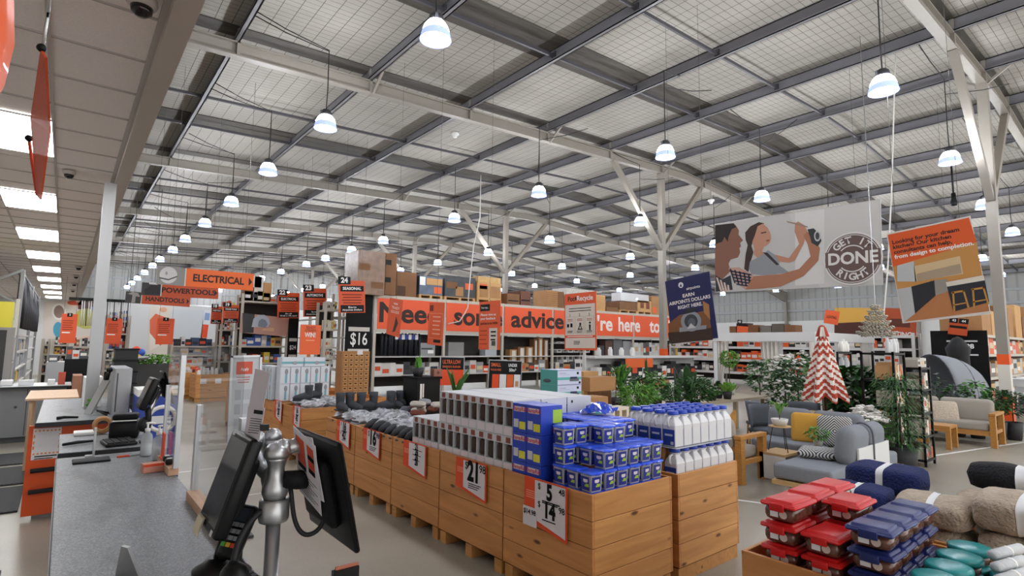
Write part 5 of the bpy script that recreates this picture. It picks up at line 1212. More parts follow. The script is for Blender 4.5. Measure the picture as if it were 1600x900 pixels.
class Board:
    # flat board whose print is traced straight onto it: local x to the right, z up, viewer on the -y side
    def __init__(s, name, label, cat, tl, tr, bl, plane, m, t=.012, group=None, back=None):
        s.pl = plane; P = lambda p: at(p[0], p[1], **plane)
        a, b_, c = P(tl), P(tr), P(bl); u = b_-a; s.w = u.length; u.normalize(); v = a-c; v = v-u*v.dot(u); s.h = v.length; v.normalize(); n = u.cross(v)*-1
        s.u, s.v, s.n, s.a = u, v, n, a
        M = Matrix((u, n, v)).transposed().to_4x4(); M.translation = a
        o = bpy.data.objects.new(name, None); COL.objects.link(o); o.matrix_world = M; tag(o, label, cat, group); s.o = o
        MB().box(0, 0, -s.h, s.w, t, 0).build('panel', m, o); s.k = 0
    def loc(s, px, py):
        d = ray(px, py); t = (s.a-V((0, 0, EYE))).dot(s.n)/d.dot(s.n); p = V((0, 0, EYE))+d*t-s.a
        return p.dot(s.u), p.dot(s.v)
    def poly(s, pts, m, lay=1, name='print'):
        q = [s.loc(*p) for p in pts]; e = .0015*lay; return MB().add([(x, -e, z) for x, z in q], [tuple(range(len(q)))]).build(name, m, s.o)
    def rect(s, x0, z0, x1, z1, m, lay=1, name='print'):
        e = .0015*lay; return MB().add([(x0*s.w, -e, -z0*s.h), (x1*s.w, -e, -z0*s.h), (x1*s.w, -e, -z1*s.h), (x0*s.w, -e, -z1*s.h)], [(0, 1, 2, 3)]).build(name, m, s.o)
    def lines(s, x0, z0, x1, n, dz, th, m, lay=1, name='print'):
        for i in range(n): s.rect(x0, z0+dz*i, x1-(.12 if i % 3 == 2 else 0)*(x1-x0), z0+dz*i+th, m, lay, name)
    def text(s, body, x, z, size, m, bold=.02, lay=2, fit=None, ax='CENTER', rot=0):
        o = text(body, size*s.h, s.o, (x*s.w, -.0015*lay, -z*s.h), FACE_Y, m, bold=bold, ax=ax)
        if fit:
            xs = [v.co.x for v in o.data.vertices]; o.scale.x = fit*s.w/(max(xs)-min(xs))
        if rot: o.rotation_euler = (FACE_Y@Matrix.Rotation(rot, 3, 'Z')).to_euler()
        return o
    def wires(s, n=2, top=None):
        for i in range(n):
            x = s.w*((i+.5)/n if n > 1 else .5) if n != 2 else (.12+.76*i)*s.w
            p = s.o.matrix_world@V((x, .004, 0)); L_ = (top or under(p.x)+UPR)-p.z
            q = s.o.matrix_world.to_3x3().inverted()@V((0, 0, L_)); MB().tube([(x, .004, 0), (x+q.x, .004+q.y, q.z)], .0035, 4).build('hanging_wire', mat('4c4a46', .8), s.o)
# the advice banner, one board per bay
BANO = mat('e0562a', .5); LETK = mat('2a1712', .6); LETW = mat('e9dcd6', .5)
words = [('Need', 592, 686, LETK, 0), ('some', 709, 785, LETK, 1), ('advice?', 799, 891, LETK, 2), ("We", 893, 931, LETW, 3), ("'re", 933, 957, LETW, 4), ('here', 966, 1000, LETW, 4), ('to', 1015, 1031, LETW, 5), ('help', 1044, 1112, LETW, 5)]
for i in range(7):
    xa, xb = X0R+BAY*i+.06, X0R+BAY*(i+1)-.06
    o = thing('banner_board', 'orange advice banner board, %s rack bay from the left' % ORD[i], 'banner', (xa, YR-.03, 2.235), 0, 'orange advice banner boards on the rack'); MB().box(0, 0, 0, xb-xa, .015, 1.06).build('panel', BANO, o)
    for w_, p0, p1, m_, bi in words:
        if bi == i:
            a, c = at(p0, 500, Y=YR-.035).x-xa, at(p1, 500, Y=YR-.035).x-xa
            t = text(w_, 1.0, o, ((a+c)/2, -.004-(.0), .26), FACE_Y, m_, bold=.028, ay='BOTTOM_BASELINE'); xs = [v.co.x for v in t.data.vertices]; t.scale = ((c-a)/(max(xs)-min(xs)), .95, 1)
# cartons and pallets along the top
def front_box(px0, py0, px1, py1, Y, depth, m, name, label, cat, group=None, z0=None, strap=0, bev=0):
    a, c = at(px0, py1, Y=Y), at(px1, py0, Y=Y); zb = z0 if z0 is not None else a.z; w = c.x-a.x; h = c.z-zb
    o = thing(name, label, cat, (a.x, Y, zb), 0, group); MB().box(0, 0, 0, w, depth, h).build('body', m, o, bev=bev)
    return o, w, h
ZT = 3.412
WRAP = mat('8a6a52', .25, vary=.4, vscale=5, bump=.4, bscale=9, spec=.6)
TOPS = [(617, 425, 652, CARD_D, 'shipping_carton', 'tall dark brown carton on the rack top beside the wrapped pallet'), (622, 448, 636, CARD_D, 'small_carton', 'small dark carton in front on the rack top')]
def deck(x0, x1, y, z, label):
    o = thing('wood_pallet', label, 'pallet', (x0, y, z), 0, 'wooden pallets on the rack top'); w = x1-x0
    for i in range(3): MB().box(i*(w-.1)/2, 0, 0, i*(w-.1)/2+.1, 1.0, .10).build('block', CARD_L, o)
    MB().box(0, 0, .10, w, 1.0, .13).build('deck_board', CARD_L, o)
def topbox(px0, px1, pyt, m, name, label, cat='carton', Y=YR+.05, d=.9, z=ZT, pal=False, band=None):
    a, c = at(px0, 480, Y=Y), at(px1, 480, Y=Y); h = at((px0+px1)/2, pyt, Y=Y).z-z
    if pal: deck(a.x, c.x, Y, z, 'wooden pallet under the '+label.split(' on ')[0].split(' beside ')[0].replace('the ', '')); z += .131; h -= .131
    o = thing(name, label, cat, (a.x, Y, z), 0, 'goods stored on the rack tops'); w = c.x-a.x; MB().box(.01, 0, 0, w-.01, d, h).build('body', m, o)
    if band: 
        q = MB()
        for (x0, z0, x1, z1, mm) in band: MB().box(w*x0, -.004, h*z0, w*x1, -.001, h*z1).build('label', mm, o)
    return o
OT = mat('d8602a', .5); YT = mat('d8b23a', .5)
topbox(556, 600, 392, WRAP, 'wrapped_pallet', 'tall shrink wrapped stack of cartons at the left rack top', 'pallet load', Y=YR-.35, d=1.1, z=3.36, band=[(.05, .55, .45, .7, CARD_D), (.5, .15, .95, .3, CARD_D)])
topbox(600, 618, 396, CARD_D, 'carton_stack', 'dark carton stack beside the shrink wrapped load', Y=YR-.1, z=3.42, band=[(0, .72, .5, .84, BLACK), (0, .3, .5, .42, BLACK)])
topbox(618, 650, 425, CARD_D, 'shipping_carton', 'large plain brown carton right of the wrapped load', band=[(.05, .02, .45, .42, mat('4e3626', .8))])
topbox(654, 691, 432, mat('5d6b80', .4, vary=.4, vscale=4), 'pallet_load', 'blue and white pallet load with an orange tag', 'pallet load', pal=True, band=[(.3, .55, .98, .9, CARD_L), (.62, .1, .95, .45, OT), (.02, .5, .25, .95, WHITE)])
topbox(694, 742, 432, mat('3c3f44', .4, vary=.5, vscale=4), 'pallet_load', 'dark plastic wrapped pallet load with an orange tag', 'pallet load', pal=True, band=[(.05, .4, .4, .7, CARD_D), (.35, .05, .6, .5, CARD), (.66, .4, .92, .7, OT)])
topbox(745, 783, 442, CARD_L, 'carton_stack', 'pale carton stack with printed fronts', pal=True, band=[(.1, .1, .45, .8, CARD), (.55, .1, .95, .8, CARD), (.1, .6, .4, .9, OT)])
topbox(746, 782, 433, mat('cfa86c', .6, vary=.2), 'flat_carton', 'flat golden carton on top of the pale stack', z=at(764, 442, Y=YR+.05).z+.004)
topbox(792, 812, 459, CARD_D, 'shipping_carton', 'dark reddish carton right of the column', band=[(.1, .3, .9, .4, BLACK)]); topbox(813, 829, 455, mat('6a4234', .7), 'shipping_carton', 'reddish brown carton taller than its neighbour', band=[(.1, .3, .9, .4, BLACK)])
topbox(854, 872, 454, CARD, 'carton_stack', 'stack of thin brown cartons left of the recycling board', band=[(0, .12*i, .98, .12*i+.02, CARD_D) for i in range(1, 8)]); topbox(872, 881, 456, CARD_D, 'carton_stack', 'dark side stack beside the thin cartons')
topbox(884, 930, 452, mat('c9c5bd', .4, vary=.3), 'pallet_load', 'white wrapped load behind the recycling board', 'pallet load'); topbox(931, 946, 461, CARD_L, 'carton_stack', 'tall pale cartons right of the recycling board', band=[(.1, .1*i+.05, .9, .1*i+.07, CARD) for i in range(1, 9)])
topbox(947, 966, 480, CARD_D, 'shipping_carton', 'low brown carton on the rack top'); topbox(968, 996, 472, CARD_D, 'shipping_carton', 'wide brown carton right of the low one', pal=True); topbox(996, 1018, 470, CARD_L, 'shipping_carton', 'pale carton with red figures', pal=True, band=[(.2, .3, .45, .8, mat('7a3a26', .6)), (.6, .25, .85, .85, mat('7a3a26', .6))])
topbox(1018, 1031, 463, CARD, 'shipping_carton', 'upright carton beside the slim column', band=[(.1, .1, .6, .4, OT)]); topbox(970, 1014, 459, mat('d4d4d4', .3, alpha=.8), 'clear_tub_stack', 'clear tubs stacked on the brown cartons', z=4.0, d=.6)
topbox(1040, 1110, 470, CARD, 'carton_stack', 'brown cartons hidden behind the dark blue board')
# goods in the rack bays
def bay_goods(px0, py0, px1, py1, Y, d, m, name, label, cat, group=None, band=None, base=None):
    a, c = at(px0, py1, Y=Y), at(px1, py0, Y=Y); z = base if base is not None else a.z; w = c.x-a.x; h = c.z-z
    o = thing(name, label, cat, (a.x, Y, z), 0, group); MB().box(0, 0, 0, w, d, h).build('body', m, o)
    for (x0, z0, x1, z1, mm) in band or (): MB().box(w*x0, -.004, h*z0, w*x1, -.001, h*z1).build('label', mm, o)
    return o
S1, S2 = 1.302, .652
for i in range(12):
    px = 597+5.2*i; p = at(px, 530, Y=YR+.30); o = thing('hanging_flue_brush', 'long black item with tag hanging in the left rack bay, %s from the left' % ORD[i], 'hanging item', (p.x, YR+.30, 2.17), 0, 'long black items hanging in the rack')
    MB().tube([(0, 0, 0), (.0, -.02, -.06)], .012, 5).build('hook', STEEL, o); MB().tube([(0, -.02, -.06), (.02*(i % 3-1), -.02, -.2), (.03*(i % 3-1), -.02, -.85)], [.03, .07, .05], 8).build('body', mat('191b24', .6), o)
    if i > 3 and i < 11: MB().box(-.06, -.10, -.28, .06, -.095, -.10).build('blue_tag', mat('2a3f9e', .5) if i % 2 else WHITE, o)
bay_goods(656, 536, 680, 583, YR+.15, .5, mat('8c8e8f', .4), 'grey_appliance', 'grey boxed heater with lettering in the left rack bay', 'heater', base=S1, band=[(.05, .5, .8, .62, DGREY), (.5, .2, .9, .45, WHITE)])
bay_goods(636, 560, 650, 583, YR+.2, .4, BLACK, 'black_carton', 'small black box beside the grey heater', 'box', base=S1)
bay_goods(700, 535, 725, 575, YR+.3, .5, mat('8a8a88', .5), 'flue_panel', 'pale flue panel in the second rack bay', 'panel', base=S1); bay_goods(758, 545, 776, 575, YR+.3, .4, mat('b4bac0', .4), 'heat_shield', 'silver heat shield in the second rack bay', 'panel', base=S1)
for i, (a, c, t, m) in enumerate(((796, 808, 546, CARD), (809, 821, 542, CARD_D), (822, 833, 542, CARD), (834, 840, 530, CARD_D), (841, 848, 528, CARD), (849, 857, 530, CARD_D))):
    bay_goods(a, t, c, 595, YR+.25, .3, m, 'upright_carton', 'tall upright carton in the third rack bay, %s from the left' % ORD[i], 'carton', 'tall upright cartons', [(.3, .35, .8, .95, mat('d0cbc2', .6))], base=S2)
for r, (pyt, pyb, zb) in enumerate(((534, 548, 1.86), (551, 563, 1.58), (566, 580, S1))):
    for i in range(6): bay_goods(870+8.8*i, pyt, 877.6+8.8*i, pyb, YR+.2, .2, mat(('cfcfcd', 'b9bab8', '8f8f8c')[(i+r) % 3], .4), 'boxed_fitting', 'boxed flue fitting in the fourth bay, %s row, %s from the left' % (('top', 'middle', 'bottom')[r], ORD[i]), 'box', 'boxed flue fittings', [(.2, .15, .8, .6, DGREY)], base=zb)
for r, z in enumerate((1.57, 1.85)): tag(MB().box(X0R+BAY*3+.06, YR+.15, z-.02, X0R+BAY*4-.06, YR+.55, z).build('display_shelf', SHELF), 'thin white shelf in the fourth rack bay, %s one' % ('lower', 'upper')[r], 'shelf')
for i, (a, t, c, b_, m, n_, lab) in enumerate(((935, 540, 944, 580, DGREY, 'wood_heater', 'dark wood heater in the fifth rack bay'), (946, 532, 957, 580, mat('5a4036', .7), 'printed_carton', 'brown printed carton in the fifth rack bay'), (959, 530, 972, 580, mat('6c6e70', .5), 'grey_heater', 'grey upright heater in the fifth rack bay'), (974, 533, 986, 580, mat('9d9fa2', .4), 'heat_shield', 'sloping silver heat shield in the fifth rack bay'))):
    bay_goods(a, t, c, b_, YR+.2, .4, m, n_, lab, 'heater' if 'heater' in n_ else 'carton', base=S1)
stock('white_carton', 'box', 'white boxed fan in the sixth rack bay', X0R+BAY*5-.0+.1, X0R+BAY*6-.1, YR+.15, S1, .3, (.5, .7), (.16, .3), ('d6d6d4', 'cfcfcd', 'c4c2be', '5c5c5c'), 200, 'white boxed fans')
stock('white_carton', 'box', 'white boxed lamp in the seventh rack bay', X0R+BAY*6+.1, X0R+BAY*7-.1, YR+.15, S1, .3, (.35, .6), (.14, .24), ('d6d6d4', 'cfcfcd', '2b2b2d', 'c8402a', 'd9b23c'), 201, 'white boxed lamps')
for i in range(7): stock('boxed_stock', 'box', 'boxed stock low in rack bay %s' % ORD[i], X0R+BAY*i+.1, X0R+BAY*(i+1)-.1, YR+.15, S2, .4, (.25, .5), (.18, .4), ('3a3a3c', 'c9c6c0', 'a87c50', 'cf4a22', '8f8f8d', 'd6d4d0'), 210+i, 'low stock in rack bay %s' % ORD[i])
# black steel flue stands and framed boards in front of the rack
def framed(label, tl, tr, bl, plane, group=None): return Board('framed_sign', label, 'sign', tl, tr, bl, plane, BLACK, group=group)
def feet(B):
    zt = B.a.z-B.h
    for x in (.02, B.w-.06): MB().box(x, 0, -B.h-zt, x+.04, .03, -B.h).build('leg', ALU, B.o)
    t = .025
    MB().box(-t, -.004, -B.h-t, 0, .016, t).build('frame', ALU, B.o); MB().box(B.w, -.004, -B.h-t, B.w+t, .016, t).build('frame', ALU, B.o); MB().box(0, -.004, .0, B.w, .016, t).build('frame', ALU, B.o)
B = framed('framed black and orange sign about ultra low emission burners', (689, 558), (725, 559), (689, 602), dict(Y=14.4)); feet(B)
B.rect(0, .44, 1, 1, RED_OR); B.text('ULTRA LOW', .47, .17, .2, OT, fit=.78); B.text('EMISSION BURNER', .47, .34, .1, OT, fit=.78)
B = framed('framed sign reading small wood fires under 50 square metres', (765, 563), (815, 565), (765, 606), dict(Y=13.6)); feet(B)
B.text('SMALL', .2, .16, .19, OT, fit=.3); B.text('WOOD FIRES', .2, .34, .1, OT, fit=.32); B.text('UNDER', .72, .16, .16, WHITE, fit=.28); B.text('50m\u00b2', .72, .34, .16, WHITE, fit=.22)
for i, m_ in enumerate((RED_OR, PAPER, OT, PAPER)): B.rect(.1+.225*i, .5, .1+.225*(i+1)-.02, 1, m_)
B.rect(.82, .75, .92, .95, CARD_L, 2)
# black cabinet stove stand with the strap plant, other near stock
o = thing('black_cabinet', 'black cabinet stand behind the clear bags', 'cabinet', (0, 0, 0)); a, c = at(652, 612, Y=6.55), at(683, 592, Y=6.55)
MB().box(a.x, 6.55, TOP+.001, c.x+.05, 6.95, c.z).build('body', BLACK, o); MB().box(a.x-.02, 6.53, c.z+.001, c.x+.07, 6.97, c.z+.03).build('top', BLACK_M, o); MB().box(a.x+.04, 6.545, c.z-.28, a.x+.07, 6.549, c.z-.06).box(a.x+.08, 6.545, c.z-.24, a.x+.10, 6.549, c.z-.06).build('white_label', WHITE, o)
strap('plant with two broad bright paddle leaves on the black cabinet', (a.x+.10, 6.72, c.z+.031), at(662, 549, Y=6.72).z-c.z-.03, 4, .10, mat('5f9a3f', .5), .07)
p = at(677, 590, Y=6.7); o = thing('copper_box', 'small copper coloured box on the black cabinet', 'box', (p.x-.05, 6.6, c.z+.031)); MB().box(0, 0, 0, .13, .1, .10).build('body', mat('8f5a48', .4), o); MB().lathe([(.0, 0), (.025, .0), (.025, .002)], (.065, -.001, .05), 4, M=Matrix.Rotation(pi/2, 3, 'X')).build('emblem', mat('5a342a', .5), o)
p = at(712, 605, Y=7.0); strap('plant with dark strap leaves in front of the burner sign', (p.x, 7.0, .75), at(712, 570, Y=7.0).z-.75, 7, .06, G1, .22)
tag(MB().box(p.x-.4, 6.8, .0, p.x+.6, 7.4, .748).build('plinth', CARD), 'brown plinth carrying the dark strap leaved plant', 'plinth')
# cardboard slot display and white-blue cartons beyond the gap
SLOT = mat('4a2f1a', .9)
o = thing('cardboard_display', 'tall brown cardboard display of small slotted boxes', 'display', (at(533, 600, Y=10.1).x, 10.1, TOP+.002)); wd = at(576, 600, Y=10.1).x-at(533, 600, Y=10.1).x; hd = at(550, 549, Y=10.1).z-TOP
MB().box(0, 0, 0, wd, .3, hd).build('carton', CARD, o)
for c_ in range(5):
    for r_ in range(10): MB().box(wd*(.05+.19*c_), -.012, hd*(.02+.095*r_), wd*(.05+.19*c_)+wd*.15, -.001, hd*(.02+.095*r_)+hd*.07).box(wd*(.05+.19*c_)+.02, -.016, hd*(.02+.095*r_)+hd*.03, wd*(.05+.19*c_)+wd*.15-.02, -.012, hd*(.02+.095*r_)+hd*.055, 1).build('small_box', [CARD_L, SLOT], o)
MB().box(wd*.52, -.02, hd*.93, wd*.72, -.002, hd*1.03).build('price_tag', PAPER, o)
WB = mat('c9cfd8', .45); WBT = mat('6fb0bc', .5)
def fan_carton(w, d, h, flat=False):
    o = thing('white_carton', 'x', 'carton', (0, 0, 0), 0, 'white and pale blue boxed appliances'); MB().box(0, 0, 0, w, d, h).build('carton', WB, o)
    MB().box(w*.06, -.0015, h*.04, w*.94, -.0005, h*.96).build('face_print', mat('d5dae2', .45), o)
    if flat: MB().box(0, -.003, h*.3, w, -.0016, h*.55).build('blue_stripe', WBT, o); MB().ball((w*.6, -.003, h*.4), w*.12, .002, h*.2, 10, 6).build('picture', mat('9aa0a6', .5), o)
    else: MB().box(w*.5, -.003, h*.05, w*.72, -.0016, h*.55).build('blue_stripe', WBT, o); MB().ball((w*.62, -.004, h*.72), w*.17, .002, h*.18, 10, 6).build('picture', mat('8e949a', .5), o)
    return o
xa = at(437, 600, Y=9.3).x; xb = at(515, 600, Y=9.3).x; cw = (xb-xa)/5
F0 = fan_carton(cw-.008, .2, .27); F0.location = (xa, 9.3, TOP+.15)
tag(MB().box(xa, 9.28, TOP+.001, xb, 9.75, TOP+.148).build('cardboard_riser', CARD), 'flat cardboard riser under the white and blue cartons', 'cardboard')
F0['label'] = 'white carton with pale blue stripe, first from the left, lower layer beyond the gap'
for l in range(2):
    for c_ in range(5):
        if l+c_: dup(F0, (xa+cw*c_, 9.3, TOP+.15+.273*l), 0, 'white carton with pale blue stripe, %s from the left, %s layer beyond the gap' % (ORD[c_], ('lower', 'upper')[l]))
F1 = fan_carton((xb-xa)*.43, .25, .15, True); F1.location = (xa+.02, 9.32, TOP+.15+.547); F1['label'] = 'long white carton with pale blue stripe lying on top, left one'
dup(F1, (xa+.03+(xb-xa)*.43, 9.32, TOP+.15+.547), 0, 'long white carton with pale blue stripe lying on top, right one')
for i in range(8): 
    r_, c_ = divmod(i, 4); F = dup(F0, (xa-.02, 9.55+.22*c_, TOP+.15+.273*r_), pi/2, 'white carton seen from its narrow side, %s from the front, %s layer' % (ORD[c_], ('lower', 'upper')[r_]))
    F.location.x = xa-.06; F.location.y = 9.52+.2*c_; F.rotation_euler.z = -pi/2; F.location.y += .18
B = Board('promotion_board', 'bright orange ready steady win board above the white cartons', 'sign', (470, 507), (502, 508), (470, 554), dict(Y=9.45), mat('e0602c', .5)); B.text('READY', .5, .1, .12, mat('8a2a14', .5), fit=.45); B.text('-STEADY-', .5, .2, .11, mat('8a2a14', .5), fit=.6); B.text('WIN!', .48, .35, .22, WHITE, fit=.52); B.rect(.28, .51, .7, .54, mat('f0a080', .5))
MB().box(B.w*.45, .013, -B.h-.05, B.w*.55, .03, -.1).build('support', CARD, B.o)
# cardboard trays and oddments between the teal cartons and the plants
tag(MB().box(5.0, 4.75, 0, 5.5, 6.2, .78).build('plinth', mat('b99a72', .6)), 'wooden plinth carrying the cardboard trays', 'plinth')
for i, (px0, px1, pyt, z, Y, m, lab) in enumerate(((912, 935, 581, .782, 6.0, CARD_L, 'pale brown carton behind the cardboard trays'), (915, 950, 622, .782, 4.85, CARD, 'flat brown cardboard tray nearest the plants'), (922, 962, 590, 1.10, 5.4, CARD, 'long brown cardboard tray lying on top'), (940, 955, 603, .782, 5.7, CARD_D, 'brown carton standing under the long tray'))):
    a, c = at(px0, 600, Y=Y), at(px1, 600, Y=Y); h = max(.04, at(px0, pyt, Y=Y).z-z); tag(MB().box(a.x, Y, z, c.x, Y+.28, z+h).build('cardboard_tray', m), lab, 'cardboard')
p = at(925, 620, Y=4.75); plant('small trailing green plant beside the teal cartons', (p.x, 4.95, .782+.12), .20, .10, 160, .07, .02, 'ball', [G1, G2], pot=(.05, .05, POTG), droop=.8)
p = at(957, 628, Y=4.9); o = thing('cream_crate', 'cream slotted crate beside the bright fern', 'crate', (p.x-.12, 4.80, .782)); MB().box(0, 0, 0, .34, .2, .03).box(0, 0, .12, .34, .2, .16).build('board', mat('d6cbb8', .6), o); MB().box(0, 0, .031, .05, .2, .119).box(.145, 0, .031, .195, .2, .119).box(.29, 0, .031, .34, .2, .119).build('post', mat('d6cbb8', .6), o)
# ------------------------------------------------------------------ aisle ends to the left of the banner rack
ENDP = mat('0e0e0f', .6, spec=.2)
def end_panel(px0, px1, pyt, Y, label, price=None, depth=6.0):
    a, c = at(px0, 500, Y=Y), at(px1, 500, Y=Y); h = at(px0, pyt, Y=Y).z; o = thing('aisle_end', label, 'rack', (a.x, Y, 0), 0, 'black aisle ends'); w = c.x-a.x
    MB().box(0, 0, 0, w, .05, h).build('end_panel', ENDP, o)
    for z in (.3, .8, 1.3, 1.9, 2.6): MB().box(.03, .051, z, w-.03, depth, z+.04).build('shelf', SHELF, o)
    for yy in (depth*.5, depth-.1):
        for xx in (.0, w-.06): MB().box(xx, yy, 0, xx+.06, yy+.08, h).build('upright', RACK, o)
    if price:
        MB().box(w*.1, -.006, h*.62, w*.9, -.001, h*.66).box(w*.1, -.006, h*.42, w*.9, -.001, h*.45).build('price_rail', mat('c9c5be', .5), o)
        t = text(price, w*.62, o, (w*.5, -.008, h*.54), FACE_Y, WHITE, bold=.01); t.scale.x = .7
    return o
end_panel(541, 582, 455, 17.4, 'black aisle end with price sixteen left of the banner rack', '$16', 2.5)
end_panel(494, 506, 490, 20.2, 'narrow black aisle end with price thirteen', '$13'); end_panel(452, 467, 487, 20.8, 'narrow black aisle end with price twenty four', '$24')
def side_rack(px0, px1, Y, zs, top, label, seed, cols, goods='boxed_stock', names='boxed goods', hs=(.2, .4)):
    a, c = at(px0, 500, Y=Y), at(px1, 500, Y=Y); o = thing('store_rack', label, 'rack', (a.x, Y, 0)); w = c.x-a.x
    for xx in (0, w-.08): MB().box(xx, 0, 0, xx+.08, .08, top).box(xx, .72, 0, xx+.08, .8, top).build('upright', RACK, o)
    for z in zs: MB().box(.081, 0, z-.06, w-.081, .8, z).build('shelf', RACK, o)
    MB().box(.081, .75, .1, w-.081, .79, top-.1).build('back_panel', mat('302e2c', .85), o)
    for i, z in enumerate(zs): stock(goods, 'box', '%s, %s shelf of the %s' % (names, ORD[i], label.split(' with')[0].split(' left')[0].split(' below')[0].split(' beyond')[0]), a.x+.1, c.x-.1, Y+.1, z+.002, .4, hs, (w*.07, w*.16), cols, seed+i, '%s shelf %s' % (label[:40], ORD[i]))
    return a, c
MIXC = ('d6d4d0', '2e2e30', 'cf4a22', 'a87c50', '8f8f8d', 'c9b03a', '3a5a9c', 'b9b5ae')
side_rack(507, 533, 17.9, (.9, 1.25, 1.6, 2.2, 2.85), 3.1, 'seasonal rack left of the black aisle end', 300, ('d9d6cf', 'd8d0b0', 'c9b03a', 'b9b5ae', 'd6d4d0'), hs=(.22, .3), names='pale bottle or box')
a, c = side_rack(376, 452, 21.0, (1.0, 1.6, 2.25, 3.2), 3.45, 'power tool rack with saw picture', 320, MIXC, hs=(.2, .4), names='tool box')
B = Board('saw_picture', 'wide picture board of a circular saw cutting pale timber', 'picture', (379, 489), (452, 497), (379, 520), dict(Y=20.95), mat('b98f80', .6)); B.poly([(379, 489), (398, 491), (396, 520), (379, 520)], DGREY, 1); B.poly([(393, 511), (396, 498), (404, 492), (413, 492), (420, 497), (422, 506), (418, 511)], mat('a9b2bd', .4), 2); B.poly([(403, 510), (404, 502), (409, 498), (415, 500), (418, 507), (415, 512)], mat('77808c', .4), 3); B.poly([(408, 516), (428, 518), (428, 512), (412, 513)], mat('d2a88a', .6), 2)
a_, c_ = at(381, 470, Y=21.1), at(424, 470, Y=21.1)
for i, (x0, x1, h, m) in enumerate(((0, .45, .5, CARD_D), (.45, .9, .9, mat('cfc9c0', .5)), (.9, 1.3, .7, CARD_L), (.2, .8, .95, mat('d9d4cc', .5)))):
    z = 3.202+(.5 if i == 3 else 0); w = c_.x-a_.x; h = .42 if i == 3 else h
    tag(MB().box(a_.x+x0*w/1.3, 21.1+(.4 if i == 3 else 0)*0, z+(.002 if i == 3 else 0), a_.x+x1*w/1.3-.02, 21.6-(.05 if i == 3 else 0), z+h).build('loose_carton', m), 'untidy carton on top of the power tool rack, %s' % ('leftmost', 'middle pale one', 'right hand one', 'one lying on the left carton')[i], 'carton')
side_rack(345, 372, 23.0, (1.0, 1.6, 2.2, 2.9), 3.1, 'garden tool rack with mixed cartons', 340, MIXC, names='small tool carton')
side_rack(270, 344, 24.5, (.8, 1.2, 1.55), 1.7, 'dark shoe and glove rack with black and white stock', 350, ('1f1f22', '2a2a2e', '8f959c', 'd0d0d0', '3a4a6c'), names='dark glove pack', hs=(.25, .34))
side_rack(84, 112, 26.0, (.5, .85, 1.2, 1.55), 1.75, 'pale shelving below the food mural', 360, ('d0d0d0', '4a4a4e', 'c9a03a', 'a8a8a8'), names='household pack', hs=(.18, .3))
side_rack(68, 83, 26.5, (.5, .85, 1.2, 1.55), 1.75, 'narrow pale shelving at the far left', 365, ('d0d0d0', '3a3a3e', 'c9a03a', '8a8a8a'), names='household pack', hs=(.18, .3))
side_rack(114, 152, 25.0, (.5, .85, 1.2, 1.5), 1.6, 'dark cookware shelving below the food mural', 370, ('2a2a2c', '5a5a5e', 'c4c4c4', '8a6a4a'), names='dark cookware pack', hs=(.2, .33))
side_rack(166, 205, 26.0, (.6, 1.0, 1.4, 2.0, 2.5), 2.7, 'paint tool rack beyond the steel post', 380, ('2b2b2e', 'c9c9c9', 'b8472a', '3a5aa0', '7a7a7c'), names='paint tool pack', hs=(.25, .4))
# black plastic tub stack, ball basket, greenery and more timber bins at the left
o = thing('black_crate_stack', 'tall stack of black plastic crates beyond the second counter', 'crate stack', (.88, 12.0, 0))
for i in range(8): MB().box(-.17, -.14, .2*i+.002, .17, .14, .2*i+.17).build('crate', mat('19191b', .5), o); MB().box(-.185, -.155, .2*i+.171, .185, .155, .2*i+.199).build('crate_rim', BLACK, o)
for i, (x, y, lab) in enumerate(((3.0, 17.95, 'pine bin with white tubes far down the aisle'), (2.85, 19.2, 'pine bin with orange packets far down the aisle'), (2.85, 20.4, 'second pine bin with packets far down the aisle'), (2.85, 21.6, 'third pine bin with packets far down the aisle'), (2.85, 22.8, 'fourth pine bin with packets far down the aisle'), (3.95, 17.95, 'pine bin behind the acrylic screen far down the aisle'))):
    place_bin(x, y, lab)
    if i in (0, 5): stock('white_tube', 'tube', 'white tube in the pine bin far down the aisle, %s bin' % ('left', 'right')[i//5], x+.05, x+.82, y+.1, TOP+.002, .2, (.22, .34), (.09, .13), ('d6d6d6', 'c4c4c4', '4a4c52'), 400+i, 'white tubes in the far bin %s' % ORD[i], kind='jar')
    else: stock('orange_packet', 'packet', 'orange or white packet in the %s row of far bins' % ORD[i-1], x+.05, x+.82, y+.2, TOP+.002, .3, (.18, .30), (.08, .14), ('d0502a', 'd8d4d0', 'b9b5ae', 'c9a06a'), 400+i, 'packets in the far bins %s' % ORD[i])
tag(MB().box(3.12, 17.945, .52, 3.28, 17.949, .66).build('price_card', PAPER), 'small white price card on the far pine bin, left one', 'price card'); tag(MB().box(3.5, 17.945, .52, 3.66, 17.949, .66).build('price_card', PAPER), 'small white price card on the far pine bin, right one', 'price card')
p0, p1 = at(186, 560, Y=14.5), at(265, 560, Y=14.5); mb = MB(); o = thing('herb_planter', 'long low planter of bright green herbs beyond the crates', 'planter', (p0.x, 14.5, 0)); w = p1.x-p0.x; MB().box(0, 0, 0, w, .4, 1.22).build('stand', mat('3a3a3a', .7), o)
for i in range(14): leafy(mb, (w*(i+.5)/14, .2, 1.2), .22, .12, 60, .08, .05, i, 'ball')
mb.build('herbs', mat('6fae35', .6, vary=.3), o)
for i, (px, c_) in enumerate(((207, 'c9d4e6'), (213, 'd2472c'), (220, '2f55b4'), (215, 'd9b44a'))):
    p = at(px, 551-(4 if i == 1 else 0)+(6 if i == 3 else 0), Y=14.42); tag(MB().ball((0, 0, 0), .085, n=14, k=8).build('play_ball', mat(c_, .4), None, p), '%s ball above the herb planter' % ('pale blue', 'red', 'blue', 'yellow')[i], 'ball', 'coloured balls above the planter')
